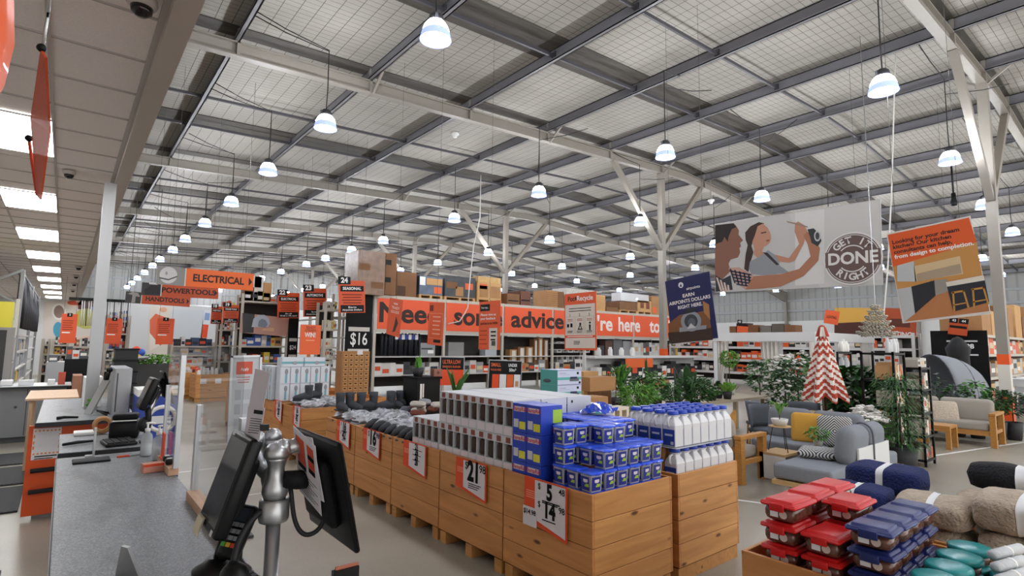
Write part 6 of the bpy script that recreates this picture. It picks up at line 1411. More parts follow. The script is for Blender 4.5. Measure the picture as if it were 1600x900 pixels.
o = thing('ball_basket', 'wire basket holding the coloured balls', 'basket', (at(213, 556, Y=14.42).x, 14.42, at(213, 561, Y=14.42).z)); MB().lathe([(.12, -.02), (.2, .0), (.24, .06), (.235, .06), (.2, .01)], n=14, cap=False).build('basket', STEEL, o); MB().lathe([(.03, -1.4), (.03, -.02)], n=8).build('stem', STEEL, o)
# ------------------------------------------------------------------ far wall: murals, rail of hanging goods, signs
B = Board('food_mural', 'large mural of bowls and food on the far wall', 'mural', (68, 470), (160, 470), (68, 556), dict(Y=35.986), mat('cfc6bc', .7)); m = lambda c_: mat(c_, .7)
def ell(B, cx, cy, rx, ry, c_, lay, n=20): B.poly([(cx+rx*cos(2*pi*i/n), cy+ry*sin(2*pi*i/n)) for i in range(n)], m(c_), lay)
ell(B, 92, 487, 11, 13, 'e2dcd4', 1); ell(B, 92, 487, 8, 10, '8a7468', 2); ell(B, 118, 474, 17, 6, 'd9c2ae', 1); ell(B, 118, 473, 13, 4, 'c8553a', 2); ell(B, 135, 498, 20, 16, 'b4b25a', 3); ell(B, 91, 515, 8, 12, '4a9ab4', 2); ell(B, 140, 535, 24, 10, 'd8b9a4', 2); B.poly([(122, 470), (156, 470), (150, 486), (122, 483)], m('5a3a2e'), 2); ell(B, 150, 483, 8, 5, '6a8ad0', 3)
B = Board('food_mural', 'salmon and cream mural panel on the far wall', 'mural', (234, 478), (268, 479), (234, 556), dict(Y=35.986), m('d8cfc2')); B.poly([(234, 500), (243, 490), (262, 497), (268, 508), (268, 530), (250, 540), (234, 520)], m('d9694a'), 1); B.poly([(234, 520), (250, 540), (234, 548)], m('e4dcd2'), 2); ell(B, 255, 484, 6, 4, 'd9a48a', 2)
Board('blank_board', 'large blank white panel on the far wall', 'panel', (269, 483), (318, 484), (269, 548), dict(Y=35.986), m('c9ced2'))
B = Board('sale_poster', 'tall poster with red and blue print on the far wall', 'poster', (319, 484), (330, 485), (319, 530), dict(Y=35.986), m('d5d9de')); B.rect(.1, .5, .9, .95, RED_OR); B.rect(.2, .1, .9, .35, m('8aa0c8'))
o = thing('hanging_rail', 'black rail of hanging white handled brooms at the far left', 'rail', (0, 0, 0)); a, c = at(108, 464, Y=24.6), at(250, 468, Y=24.6); MB().box(a.x, 24.6, a.z-.1, c.x, 24.75, a.z).build('rail', BLACK, o)
for i in range(22):
    x = at(128+3.6*i, 480, Y=24.6).x; MB().tube([(x, 24.65, a.z-.1), (x+.02, 24.62, a.z-1.0)], .018, 5).build('broom_handle', mat(('c9c9c9', 'd6d6d4', '4a4a4c')[i % 3], .5), o)
for i in range(4): MB().tube([(a.x+.2+(c.x-a.x-.4)*i/3, 24.67, a.z), (a.x+.2+(c.x-a.x-.4)*i/3, 24.67, 7.6)], .01, 4).build('hanging_wire', DGREY, o)
for i, (px, py, w, h, Y, num, lab) in enumerate(((97, 490, 25, 46, 22.0, '2', 'orange aisle board at far left, left one'), (167, 497, 25, 40, 22.5, '4', 'orange aisle board at far left, beyond the steel post'), (246, 497, 27, 41, 21.5, '5', 'orange aisle board at far left, right one'))):
    B = Board('aisle_board', lab, 'sign', (px, py), (px+w, py+1), (px, py+h), dict(Y=Y), mat('d9562a', .5)); B.rect(.33, -.03, .66, .1, BLACK, 3); B.text(num, .5, .03, .09, WHITE, lay=4); B.lines(.1, .22, .75, 5, .075, .03, mat('8a2e16', .6)); B.rect(.1, .62, .6, .66, WHITE); B.wires(2)
a, c = at(101, 565, Y=15.2), at(145, 565, Y=15.2)
tag(MB().box(a.x, 15.2, 0, c.x, 15.8, at(120, 561, Y=15.2).z).box(a.x+.06, 15.19, 1.0, c.x-.06, 15.199, 1.03).build('black_chest', BLACK), 'wide black display chest beyond the service desk', 'chest')
zc = at(120, 561, Y=15.2).z+.002
stock('loose_item', 'box', 'small mixed item on the black display chest', a.x+.02, c.x-.02, 15.3, zc, .25, (.10, .34), (.08, .16), ('1a1a1c', 'cfcfcd', 'a87c50', '4a4c50', 'd8d8d6'), 950, 'items on the black display chest')
a, c = at(72, 575, Y=14.2), at(100, 575, Y=14.2); tag(MB().box(a.x, 14.2, 0, c.x, 15.0, at(80, 566, Y=14.2).z).box(a.x, 14.19, .8, c.x, 14.199, .82).build('pale_cabinet', mat('a2a4a6', .5)), 'pale grey cabinet left of the black display chest', 'cabinet')
stock('wire_basket', 'basket', 'small wire basket of goods on the pale grey cabinet', a.x+.02, c.x-.02, 14.3, at(80, 566, Y=14.2).z+.002, .3, (.12, .25), (.10, .16), ('b9b9b7', '5a5c60', 'c9a03a'), 951, 'baskets on the pale cabinet')
tag(MB().box(.17, 12.2, 0, .30, 12.9, 1.12).build('brown_partition', mat('9a6a52', .6)), 'narrow brown partition at the right end of the service desk', 'partition')
# left wall: rack of long black tools, yellow board, dark drinks cabinet
o = thing('tool_wall_rack', 'grey upright rack of long black hanging tools along the left wall', 'rack', (-.82, 16.5, 0))
for y in (0, 5.0, 10): MB().box(-.05, y, 0, .02, y+.08, 3.3).build('upright', GREY, o)
MB().beam((0, 0, 3.3), (-1.3, -.0, 2.5), .05, .05).beam((0, 0, 2.5), (-1.3, 0, 3.3), .05, .05).beam((0, 0, 2.2), (-1.3, 0, 1.9), .04, .04).build('cross_brace', GREY, o); MB().box(-1.36, 0, 0, -1.29, .08, 3.3).build('upright', GREY, o)
for z in (.6, 1.0, 1.4, 1.8): MB().box(-.6, .13, z, .0, 9.9, z+.04).build('shelf', SHELF, o)
for i in range(26): MB().tube([(-.05, .5+.36*i, 3.2), (-.02, .5+.36*i, 2.6), (.0, .52+.36*i, 2.0)], [.05, .09, .06], 6).build('hanging_tool', mat(('1a1a1c', '2a2a2e', '3a3c40')[i % 3], .5), o)
MB().box(-.1, .13, 3.2, .0, 9.9, 3.26).build('tool_rail', DGREY, o)
for i, z in enumerate((.642, 1.042, 1.442)): stock('boxed_part', 'box', 'small boxed part on the left wall rack, %s shelf' % ORD[i], 16.8, 26.2, -1.22, z, .3, (.18, .32), (.2, .4), ('c9c9c9', '8a8a8c', 'd8b03a', 'a8b0b8', '5a5a5e'), 500+i, 'parts on the left wall rack %s' % ORD[i], axis=1)
tag(MB().box(-1.9, 15.2, 1.82, -.86, 15.6, 2.5).build('yellow_carton', mat('c9bd3a', .5)), 'large yellow carton on the left wall rack', 'carton'); tag(MB().box(-1.85, 15.2, 1.3, -1.0, 15.6, 1.755).build('framed_carton', mat('a87a3a', .6)), 'brown and yellow carton under the large yellow one', 'carton'); tag(MB().box(-2.1, 15.1, 1.76, -.8, 15.9, 1.815).box(-2.1, 15.1, 1.24, -.8, 15.9, 1.295).box(-2.1, 15.8, 0, -2.04, 15.9, 2.6).box(-.86, 15.8, 0, -.8, 15.9, 2.6).build('shelf_board', SHELF), 'pale shelf boards under the yellow cartons', 'shelf')
o = thing('drinks_cabinet', 'dark glass fronted cabinet at the left edge', 'cabinet', (-1.44, 13.6, 0)); MB().box(-1, 0, 0, .72, .25, 1.95).build('body', mat('8d8a86', .5), o); MB().box(-.95, -.01, .1, .62, -.001, 1.9).build('glass_door', mat('0e0e10', .2), o); MB().box(-.2, -.016, 1.35, .55, -.011, 1.6).build('picture_strip', mat('8a8f98', .4, vary=.5, vscale=6), o)
# ------------------------------------------------------------------ right background: lighting racks, end stand, pallets
o = rack('white lighting racks behind the pergola', 0, 4, 2.7, 0, .9, (.5, 1.1, 1.7, 2.2), 2.4, (), (2.3, mat('3a3836', .8)), wh=mat('cfcfcd', .5)); o.location = (25.0, 17.3, 0); o.rotation_euler.z = -pi/2
for r, z in enumerate((.615, 1.215, 1.815)):
    for b_ in range(3): stock('lamp_carton', 'box', 'lamp carton on the lighting racks, %s shelf, bay %s' % (ORD[r], ORD[b_]), 7.0+3.4*b_, 10.3+3.4*b_, 25.05, z, .5, (.25, .42), (.18, .32), ('d8d6d2', 'cf5a2a', 'd4d2ce', '1f1f21', 'c9c6c0', '8f8f8c', 'd8602a'), 600+10*r+b_, 'lamp cartons shelf %s bay %s' % (ORD[r], ORD[b_]), axis=1)
B = Board('lighting_picture', 'wide warm picture board with the word lighting', 'sign', (1304, 481), (1432, 483), (1304, 523), dict(X=25.6), mat('c98a3a', .6)); B.poly([(1304, 481), (1340, 481), (1380, 482), (1380, 505), (1340, 508), (1304, 505)], mat('d9a84a', .6), 1); B.poly([(1304, 505), (1345, 503), (1385, 510), (1385, 525), (1304, 524)], mat('4a241a', .6), 2); B.poly([(1383, 481), (1432, 483), (1432, 524), (1383, 524)], mat('a8481f', .6), 3); B.poly([(1390, 498), (1422, 498), (1422, 512), (1390, 510)], mat('5a2a18', .6), 4); B.text('LIGHTING', .78, .88, .22, WHITE, fit=.34, lay=6)
MB().box(0, .013, -B.h-.6, B.w, .08, -B.h).build('carton_shelf', mat('4a4744', .7), B.o)
B = Board('lighting_flag', 'small orange hanging lighting sign', 'sign', (1290, 484), (1312, 487), (1290, 505), dict(X=23.5), mat('dd5a2a', .5)); B.text('LIGHTING', .5, .5, .3, mat('4a1a10', .5), fit=.7); B.wires(2)
for i, (px0, px1, pyt, m_) in enumerate(((1140, 1150, 510, CARD_D), (1151, 1166, 505, mat('3a2a22', .7)), (1167, 1184, 508, CARD_D), (1188, 1205, 509, mat('77726a', .6)), (1206, 1225, 506, mat('5f574f', .7)), (1226, 1243, 508, CARD_D))):
    a, c = at(px0, 520, X=25.3), at(px1, 520, X=25.3); z = 2.32; tag(MB().box(25.3, c.y, z, 26.0, a.y, max(z+.15, at(px0, pyt, X=25.3).z)).build('stored_carton', m_), 'dark carton on top of the lighting racks, %s from the left' % ORD[i], 'carton', 'dark cartons on the lighting racks')
for i, (px, c_) in enumerate(((1152, '40'),)):
    B = Board('aisle_board', 'small orange aisle board above the pergola', 'sign', (px, 506), (px+17, 507), (px, 519), dict(X=24.5), mat('dd5a2a', .5)); B.rect(.0, -.5, .45, -.02, BLACK, 2); B.text('45', .22, -.25, .35, WHITE, lay=3); B.rect(.0, .0, 1, .25, BLACK, 2); B.wires(2)
def side_bays():
    o = thing('store_rack', 'tall rack at the right with a black end panel', 'rack', (18.5, 3.2, 0)); MB().box(0, 0, 0, .06, 1.2, 2.28).build('end_panel', ENDP, o)
    for x in (2.8, 5.6, 8.4, 11.2, 14): MB().box(x, 0, 0, x+.08, .1, 2.165).build('upright', RACK, o)
    for z in (.4, 1.0, 1.6, 2.1): MB().box(.061, 0, z, 14, 1.2, z+.07).build('shelf', RACK, o)
    MB().box(.061, 1.15, 0, 14, 1.19, 2.2).build('back_panel', mat('5a5652', .8), o)
    t = text('4', .36, o, (-.012, .62, 1.80), FACE_X, WHITE, bold=.02); text('98', .17, o, (-.012, .36, 1.86), FACE_X, WHITE, bold=.02); MB().box(-.01, .2, 1.62, -.001, .85, 1.66).box(-.01, .2, 1.98, -.001, .85, 2.02).build('price_rail', LGREY, o)
side_bays()
for i, z in enumerate((.472, 1.072, 1.672)): stock('garden_carton', 'box', 'garden carton on the tall right rack, %s shelf' % ORD[i], 18.7, 32, 3.3, z, .6, (.3, .48), (.3, .6), ('a87c50', 'd6d2ca', 'cf5a2a', '6d6a66', 'c9a06a', 'b9bab8'), 700+i, 'garden cartons shelf %s' % ORD[i])
for i in range(9):
    rnd = random.Random(i+900); x = 18.6+1.15*i; tag(MB().box(x, 3.3, 2.172, x+rnd.uniform(.7, 1.1), 4.2, 2.172+rnd.uniform(.5, 1.1)).build('stored_carton', (CARD, CARD_L, CARD_D)[i % 3]), 'brown carton on top of the tall right rack, %s from the end panel' % ORD[i], 'carton', 'brown cartons on the tall right rack')
B = Board('aisle_board', 'orange aisle boards above the black end panel at right', 'sign', (1484, 496), (1514, 499), (1484, 522), dict(X=18.3), mat('b5481f', .5)); B.rect(.0, -.0, .45, .3, BLACK); B.rect(.5, -.0, 1, .3, BLACK); B.text('43', .25, .15, .2, WHITE); B.text('44', .75, .15, .2, WHITE); B.rect(.05, .45, .95, .6, BLACK); B.wires(2)
tag(MB().lathe([(.2, 0), (.24, .4), (.22, 1.3), (.26, 1.5), (.1, 1.75), (.0, 1.8)], n=12).build('covered_heater', mat('141416', .7), None, (17.2, 3.55, .3)), 'black covered outdoor heater beside the end panel', 'heater'); tag(MB().box(16.9, 3.2, 0, 17.5, 3.9, .298).build('plinth', DGREY), 'dark plinth under the covered heater', 'plinth')
# blue chair and pale tables at the right edge
o = thing('blue_chair', 'bright blue plastic chair at the right edge', 'chair', (17.6, 2.05, 0), 1.2); bm = mat('2a55c0', .4); MB().rbox(-.23, -.22, .42, .23, .22, .46, .02, n=2).build('seat', bm, o); MB().grid(lambda u, v: V(((u-.5)*.46*(1-.3*v*v), .2+.08*v, .46+.42*v)), 8, 6).build('backrest', bm, o, solid=.02)
for sx in (-.2, .2):
    for sy in (-.18, .18): MB().tube([(sx, sy, .42), (sx*1.1, sy*1.15, 0)], .014, 6).build('leg', STEEL, o)
o = thing('white_table', 'white folding table behind the blue chair', 'table', (18.9, 2.6, 0)); MB().rbox(-.9, -.4, .70, .9, .4, .75, .02, n=2).build('top', WHITE, o)
for sx in (-.8, .8):
    for sy in (-.3, .3): MB().tube([(sx, sy, .7), (sx, sy, 0)], .02, 6).build('leg', STEEL, o)
o = thing('white_lounger', 'white curved lounger standing on the folding table', 'lounger', (18.6, 2.55, .752)); MB().grid(lambda u, v: V((-.6+1.2*u, -.25+.5*v, .12+.22*(2*u-1)**2)), 14, 4).build('shell', WHITE, o, solid=.03); MB().box(-.1, -.2, 0, .1, .2, .118).build('foot', LGREY, o)
# ================================================================== hanging signs
# big banner: two people painting, and the round badge
B = Board('photo_banner', 'big hanging banner of two people painting with a round badge', 'banner', (1117, 350), (1376, 311), (1117, 457), dict(X=14.2), mat('b2b0ad', .6))
Z4 = lambda pts: [(1080+x*.325, 300+y*.325) for x, y in pts]
m = lambda c_: mat(c_, .65)
B.poly(Z4([(115, 160), (900, 40), (915, 420), (620, 460), (560, 300), (470, 110), (300, 130)]), m('b9b7b4'), 1); B.poly(Z4([(500, 100), (640, 80), (640, 440), (500, 450)]), m('c6c4c1'), 2)
B.poly(Z4([(115, 160), (200, 150), (215, 160), (230, 185), (228, 205), (250, 232), (236, 245), (240, 262), (232, 270), (236, 290), (225, 315), (190, 325), (180, 345), (190, 380), (150, 420), (115, 430)]), m('7d5442'), 3)
B.poly(Z4([(115, 160), (205, 150), (216, 170), (196, 178), (180, 215), (176, 240), (160, 215), (150, 240), (115, 250)]), m('1f1714'), 4)
B.poly(Z4([(118, 400), (150, 420), (190, 400), (200, 470), (118, 480)]), m('2a2c34'), 4); B.poly(Z4([(180, 365), (230, 362), (300, 400), (290, 450), (262, 470), (205, 430)]), m('b08a7a'), 5)
for i in range(5): B.poly(Z4([(185+22*i, 368+6*i), (193+22*i, 370+6*i), (215+18*i, 440+4*i), (207+18*i, 438+4*i)]), m('2a3448'), 6); B.poly(Z4([(185+8*i, 375+16*i), (290, 395+14*i), (289, 402+14*i), (187+8*i, 383+16*i)]), m('2f3a50'), 6)
for i in range(4): B.poly(Z4([(120+18*i, 410+12*i), (128+18*i, 412+12*i), (150+12*i, 476), (140+12*i, 476)]), m('c9b4a8'), 5)
B.poly(Z4([(260, 195), (285, 165), (325, 145), (350, 150), (345, 175), (320, 180), (305, 215), (290, 260), (300, 290), (285, 340), (275, 385), (255, 370), (262, 300), (272, 255), (262, 230)]), m('33231c'), 4)
B.poly(Z4([(320, 165), (345, 152), (368, 172), (382, 200), (385, 225), (378, 245), (362, 258), (350, 262), (340, 285), (370, 310), (330, 330), (302, 300), (304, 270), (294, 240), (308, 205)]), m('b07f68'), 5)
B.poly(Z4([(335, 195), (362, 190), (362, 196), (338, 201)]), m('4a3228'), 6); B.poly(Z4([(360, 232), (378, 228), (376, 236), (364, 240)]), m('8a4a40'), 6)
B.poly(Z4([(283, 335), (330, 310), (370, 280), (400, 300), (430, 330), (420, 350), (470, 385), (400, 395), (350, 400), (290, 395), (278, 370)]), m('83868a'), 6); B.poly(Z4([(345, 290), (368, 292), (425, 350), (410, 352)]), m('2a2426'), 7)
B.poly(Z4([(400, 300), (470, 318), (520, 250), (498, 190), (500, 150), (515, 142), (545, 160), (560, 190), (540, 250), (500, 330), (470, 340), (425, 335)]), m('ad7a62'), 7)
B.poly(Z4([(262, 470), (300, 405), (430, 395), (520, 370), (575, 310), (560, 250), (540, 210), (560, 190), (590, 225), (620, 270), (612, 330), (540, 405), (430, 455), (330, 465)]), m('9c6a50'), 8)
B.poly(Z4([(460, 140), (500, 148), (560, 165), (562, 172), (500, 156), (462, 146)]), m('8a7868'), 9); B.poly(Z4([(560, 180), (590, 175), (615, 200), (628, 235), (610, 262), (580, 245), (572, 215)]), m('2a2c30'), 9); ell(B, 1080+608*.325, 300+212*.325, 16*.325, 26*.325, 'b4b4b6', 10); ell(B, 1080+608*.325, 300+212*.325, 10*.325, 18*.325, '3a3c40', 11)
cx, cy = B.loc(1332, 404); R_ = .5*abs(B.loc(1332, 363)[1]-B.loc(1332, 446)[1])
def disc(r0_, r1_, m_, lay, a0=0, a1=2*pi, n=44, name='badge'):
    e = .0015*lay; vs = []; 
    for i in range(n+1):
        a = a0+(a1-a0)*i/n
        for r_ in (r0_, r1_): vs.append((cx+r_*cos(a), -e, cy+r_*sin(a)))
    return MB().add(vs, [(2*i, 2*i+1, 2*i+3, 2*i+2) for i in range(n)]).build(name, m_, B.o)
DKB = m('5d4a46'); LB = m('cdc9c6'); disc(0, R_*.98, DKB, 12); disc(R_*.94, R_, LB, 13); disc(R_*.88, R_*.905, LB, 13); disc(R_*.47, R_*.51, LB, 13, .7, 2.44); disc(R_*.47, R_*.51, LB, 13, pi+.7, pi+2.44)
B.rect((cx-R_*.93)/B.w, (-cy-R_*.30)/B.h, (cx+R_*.93)/B.w, (-cy+R_*.30)/B.h, DKB, 14, 'badge')
t = B.text('DONE', cx/B.w, -cy/B.h, R_*.62/B.h, LB, bold=.03, lay=16, fit=R_*1.68/B.w)
def arc(s_, r_, a0, da, flip):
    for i, ch in enumerate(s_):
        if ch == ' ': continue
        a = a0+(da*i if flip else -da*i); q = text(ch, R_*.36, B.o, (cx+r_*cos(a), -.0015*16, cy+r_*sin(a)), FACE_Y@Matrix.Rotation(a-pi/2 if not flip else a+pi/2, 3, 'Z'), LB, bold=.03)
arc('GET IT', R_*.69, pi/2+.82, .33, False); arc('RIGHT', R_*.69, -pi/2-.68, .34, True)
B.wires(2)
# kitchen board, tilted
B = Board('kitchen_board', 'tilted hanging board about dream kitchens', 'sign', (1385, 365), (1516, 337), (1412, 505), dict(X=10.0), mat('d2ccc6', .6))
B.poly([(1387, 367), (1514, 340), (1526, 378), (1395, 417)], mat('d8581f', .5), 1)
B.poly([(1395, 417), (1526, 378), (1535, 430), (1402, 452)], m('c08a4c'), 1); B.poly([(1402, 440), (1402, 415), (1428, 408), (1432, 440)], m('b9bcbe'), 2); B.poly([(1430, 440), (1428, 416), (1500, 400), (1505, 428)], m('cdb48c'), 2); B.poly([(1432, 428), (1500, 412), (1503, 427), (1434, 440)], m('a4927c'), 3)
B.poly([(1402, 452), (1535, 430), (1546, 486), (1413, 503)], m('b07448'), 2); B.poly([(1402, 452), (1424, 448), (1430, 490), (1413, 503)], m('b4b6b8'), 3); B.poly([(1424, 448), (1460, 438), (1462, 462), (1430, 490)], m('24262c'), 4); B.poly([(1460, 438), (1480, 436), (1482, 455), (1462, 462)], m('8f8a84'), 4)
B.poly([(1478, 441), (1537, 430), (1539, 438), (1480, 448)], m('d8cfc4'), 6); B.poly([(1480, 448), (1539, 438), (1546, 472), (1490, 487)], m('24262e'), 5)
for x0, y0 in ((1487, 456), (1518, 451)):
    for q in ([(x0, y0), (x0+20, y0-3), (x0+20, y0), (x0, y0+3)], [(x0+1, y0), (x0+4, y0), (x0+6, y0+30), (x0+3, y0+31)], [(x0+17, y0-3), (x0+20, y0-3), (x0+28, y0+24), (x0+25, y0+25)], [(x0+2, y0+20), (x0+24, y0+16), (x0+24, y0+18), (x0+2, y0+22)]): B.poly(q, m('b9863f'), 7)
for k, (s_, z, mm) in enumerate((('Looking for your dream', .115, LETK), ('kitchen? Our kitchen', .17, LETK), ('consultants can help,', .225, LETK), ('from design to completion.', .28, WHITE))): B.text(s_, .05, z, .058, mm, ax='LEFT', fit=(.80, .70, .70, .93)[k], bold=.03)
B.wires(2)
# dark blue points board, tilted
B = Board('points_board', 'tilted dark blue hanging board showing a circular saw', 'sign', (1039, 440), (1108, 424), (1045, 538), dict(X=9.0), mat('161d52', .45))
B.poly([(1044, 506), (1062, 492), (1090, 488), (1107, 484), (1114, 531), (1046, 537)], m('7a5232'), 1); B.poly([(1044, 520), (1113, 512), (1114, 531), (1046, 537)], m('3a2a22'), 2); B.poly([(1098, 470), (1108, 476), (1110, 500), (1100, 488)], m('a87848'), 2)
ell(B, 1080, 502, 16, 16, '8d949c', 3); ell(B, 1080, 502, 10.5, 11, '3c4248', 4); ell(B, 1081, 504, 6, 7, '59616a', 5); B.poly([(1062, 512), (1104, 508), (1104, 514), (1062, 519)], m('8d949c'), 6); B.poly([(1066, 492), (1074, 482), (1090, 482), (1086, 487), (1074, 490)], m('2a2c30'), 6); B.poly([(1074, 514), (1080, 505), (1088, 512)], m('c4c8cc'), 7)
ell(B, 1064, 445.5, 4, 4.5, 'd8dade', 3, 16); B.poly([(1062, 448), (1064, 443), (1066, 448)], m('1a2258'), 4); B.text('airpoints', .62, .19, .06, WHITE, fit=.3, bold=.01)
for k, (s_, z) in enumerate((('EARN', .29), ('AIRPOINTS DOLLARS', .375), ('RIGHT HERE.', .46))): B.text(s_, .5, z, .075, WHITE, fit=(.26, .92, .54)[k], bold=.02)
B.rect(0, 1.0, 1, 1.015, LGREY); B.wires(2)
# recycling board
B = Board('recycling_board', 'orange and cream hanging plant pot recycling board', 'sign', (882, 460), (931, 455), (882, 547), dict(X=7.0), mat('d95a30', .5))
B.rect(.03, .2, .97, .965, m('cfc8bf')); B.text('Pot', .22, .1, .12, LETK, fit=.22); B.text('Recycle', .66, .1, .12, WHITE, fit=.5); B.rect(.345, .065, .40, .125, LETK); B.rect(.03, .74, .97, .785, m('d0532e'), 2); B.lines(.15, .265, .85, 2, .045, .012, INK, 2)
for k in range(3):
    x = .06+.305*k; B.rect(x, .41, x+.265, .71, m('a9a49c'), 2); B.rect(x+.01, .415, x+.255, .705, m('cfc8bf'), 3); B.text('123'[k], x+.13, .39, .07, m('7a3a2a'), lay=4); B.lines(x+.05, .455, x+.22, 2, .025, .01, m('a8452a'), 4); B.lines(x+.04, .66, x+.22, 3, .014, .006, INK, 4)
B.rect(.09, .54, .16, .60, INK, 4); B.rect(.2, .53, .27, .6, INK, 4); ell(B, 907, 506, 1.6, 2, '1b1b1d', 4, 12)
a_, b_ = B.loc(906.8, 512); t = [(a_+.07*cos(pi/2+2.094*k), b_+.07*sin(pi/2+2.094*k)) for k in range(3)]; i_ = [(a_+.035*cos(pi/2+2.094*k), b_+.035*sin(pi/2+2.094*k)) for k in range(3)]
for k in range(3): MB().add([(t[k][0], -.0065, t[k][1]), (t[(k+1) % 3][0], -.0065, t[(k+1) % 3][1]), (i_[(k+1) % 3][0], -.0065, i_[(k+1) % 3][1]), (i_[k][0], -.0065, i_[k][1])], [(0, 1, 2, 3)]).build('recycle_symbol', INK, B.o)
ell(B, 922, 504, 1.6, 1.8, '1b1b1d', 4, 12); B.poly([(920.4, 507), (923.4, 507), (923, 516), (921, 516)], INK, 4)
B.lines(.3, .84, .5, 3, .025, .01, INK, 2); B.lines(.1, .755, .9, 1, .02, .012, WHITE, 3)
zt = -B.h; MB().box(B.w*.57, .012, -B.a.z, B.w*.63, .04, -B.h*.3).build('pole', LGREY, B.o); MB().lathe([(.22, 0), (.22, .02), (.03, .04)], (B.w*.6, .026, -B.a.z), 16).build('foot', LGREY, B.o)
# department signs
def dept(label, word, tl, tr, bl, split, Y, pic, orng, fitw):
    B = Board('department_sign', label, 'sign', tl, tr, bl, dict(Y=Y), orng, group=None); B.rect(0, 0, split, 1, m('8d8c8a') if pic == 'e' else m('3c3a3a'), 1); B.rect(split, 0, split+.012, 1, LGREY, 2)
    B.text(word, split+(1-split)*.48, .52, .56, LETK, fit=fitw*1.08, bold=.035); MB().add([(B.w*.945, -.004, -B.h*.25), (B.w*.985, -.004, -B.h*.5), (B.w*.945, -.004, -B.h*.75)], [(0, 1, 2)]).build('arrow', LETK, B.o); return B
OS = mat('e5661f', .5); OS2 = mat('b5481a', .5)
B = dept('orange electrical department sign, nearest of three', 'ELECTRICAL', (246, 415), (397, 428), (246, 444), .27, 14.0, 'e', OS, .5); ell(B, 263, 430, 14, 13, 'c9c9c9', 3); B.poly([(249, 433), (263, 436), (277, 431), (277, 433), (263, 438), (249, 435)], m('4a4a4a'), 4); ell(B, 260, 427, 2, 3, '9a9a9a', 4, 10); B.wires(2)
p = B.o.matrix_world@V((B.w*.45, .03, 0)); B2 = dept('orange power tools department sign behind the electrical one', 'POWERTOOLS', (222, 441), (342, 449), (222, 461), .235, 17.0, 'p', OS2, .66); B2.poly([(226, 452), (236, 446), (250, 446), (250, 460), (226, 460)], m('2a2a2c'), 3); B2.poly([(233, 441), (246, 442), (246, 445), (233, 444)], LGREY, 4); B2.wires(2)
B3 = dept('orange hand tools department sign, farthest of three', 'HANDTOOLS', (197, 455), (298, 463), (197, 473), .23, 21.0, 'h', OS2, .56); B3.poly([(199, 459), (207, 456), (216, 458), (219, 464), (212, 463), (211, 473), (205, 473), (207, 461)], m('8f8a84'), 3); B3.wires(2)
# aisle number signs
def aisle(num, head, tl, tr, bl, Y, tagw, foot, label):
    B = Board('aisle_sign', label, 'sign', tl, tr, bl, dict(Y=Y), mat('cf4f1f', .5)); B.rect(-.02, -.12, tagw, .12, BLACK, 3); B.text(num, tagw*.48, .0, .22, WHITE, lay=4, bold=.04); B.rect(.06, .16, .95, .34, BLACK); B.text(head, .5, .25, .12, WHITE, fit=.7, bold=.03)
    for k in range(4): B.rect(.12+.04*(k % 2), .42+.085*k, .88-.05*(k % 2), .455+.085*k, m('7a2a14'))
    B.rect(.06, .76, .95, .98, BLACK); [B.text(f_, .5, .83+.08*k, .07, WHITE, fit=(.3, .75)[k] if k else .3) for k, f_ in enumerate(foot)]; B.wires(2)
aisle('24', 'SEASONAL', (529, 438), (570, 439), (529, 489), 16.0, .45, ('Earn', 'Airpoints Dollars'), 'orange aisle sign for seasonal goods, largest and rightmost')
aisle('23', 'AUTOMOTIVE', (474, 450), (510, 451), (474, 495), 18.8, .45, ('Buy online', 'choose home delivery'), 'orange aisle sign for automotive goods')
aisle('22', 'ELECTRICAL', (434, 457), (468, 458), (434, 497), 20.0, .43, ('After a gift?', 'Grab a gift card'), 'orange aisle sign for electrical goods')
aisle('19', 'POWER TOOLS', (349, 476), (374, 477), (349, 504), 21.5, .5, ('Buy', 'online now'), 'orange aisle sign for power tools'); aisle('18', 'HAND TOOLS', (331, 478), (348, 479), (331, 506), 22.5, .6, ('Buy', 'online now'), 'orange aisle sign for hand tools')
# orange notices hanging over the bins
def notice_board(label, tl, tr, bl, X): return Board('hanging_notice', label, 'sign', tl, tr, bl, dict(X=X), mat('d95a30', .5), t=.004)
B = notice_board('narrow tilted orange notice in front of the word Need', (609, 465), (630, 469), (602, 521), 5.6); B.text('WIN', .5, .14, .08, WHITE, fit=.3); B.text('TRADY', .52, .25, .1, m('f2d6c8'), fit=.6); B.text('GOODS', .5, .36, .1, m('f2d6c8'), fit=.6); B.poly([(619, 494), (622, 505), (617, 518), (613, 519), (616, 508)], m('3a2a26'), 1); B.wires(1)
B = notice_board('narrow orange notice with outlined list', (671, 473), (695, 473), (669, 538), 6.0); B.rect(.06, .06, .3, .2, m('6a2a18')); B.rect(.06, .25, .94, .84, m('e89a7c')); B.rect(.08, .26, .92, .83, mat('d95a30', .5), 2); B.lines(.3, .32, .8, 5, .1, .03, m('e8a890'), 3); B.rect(.4, .87, .85, .94, BLACK); B.wires(1)
B = notice_board('orange feedback notice with a white panel', (749, 472), (782, 469), (748, 546), 6.2); B.rect(.06, .06, .52, .2, BLACK); B.text('Your say...', .28, .13, .06, WHITE, fit=.36); [B.text(s_, .08, z, .07, mm, ax='LEFT', fit=f_) for s_, z, mm, f_ in (('Please give us', .28, WHITE, .72), ('your feedback', .36, WHITE, .72), ('and be in to WIN', .46, LETK, .8))]; B.rect(.5, .56, .88, 1, m('cfc9c2')); B.lines(.58, .62, .82, 3, .08, .03, INK, 2); B.rect(.62, .82, .8, .92, m('4a4a4a'), 2); B.lines(.05, .6, .4, 4, .09, .025, m('a8401f')); B.wires(1)
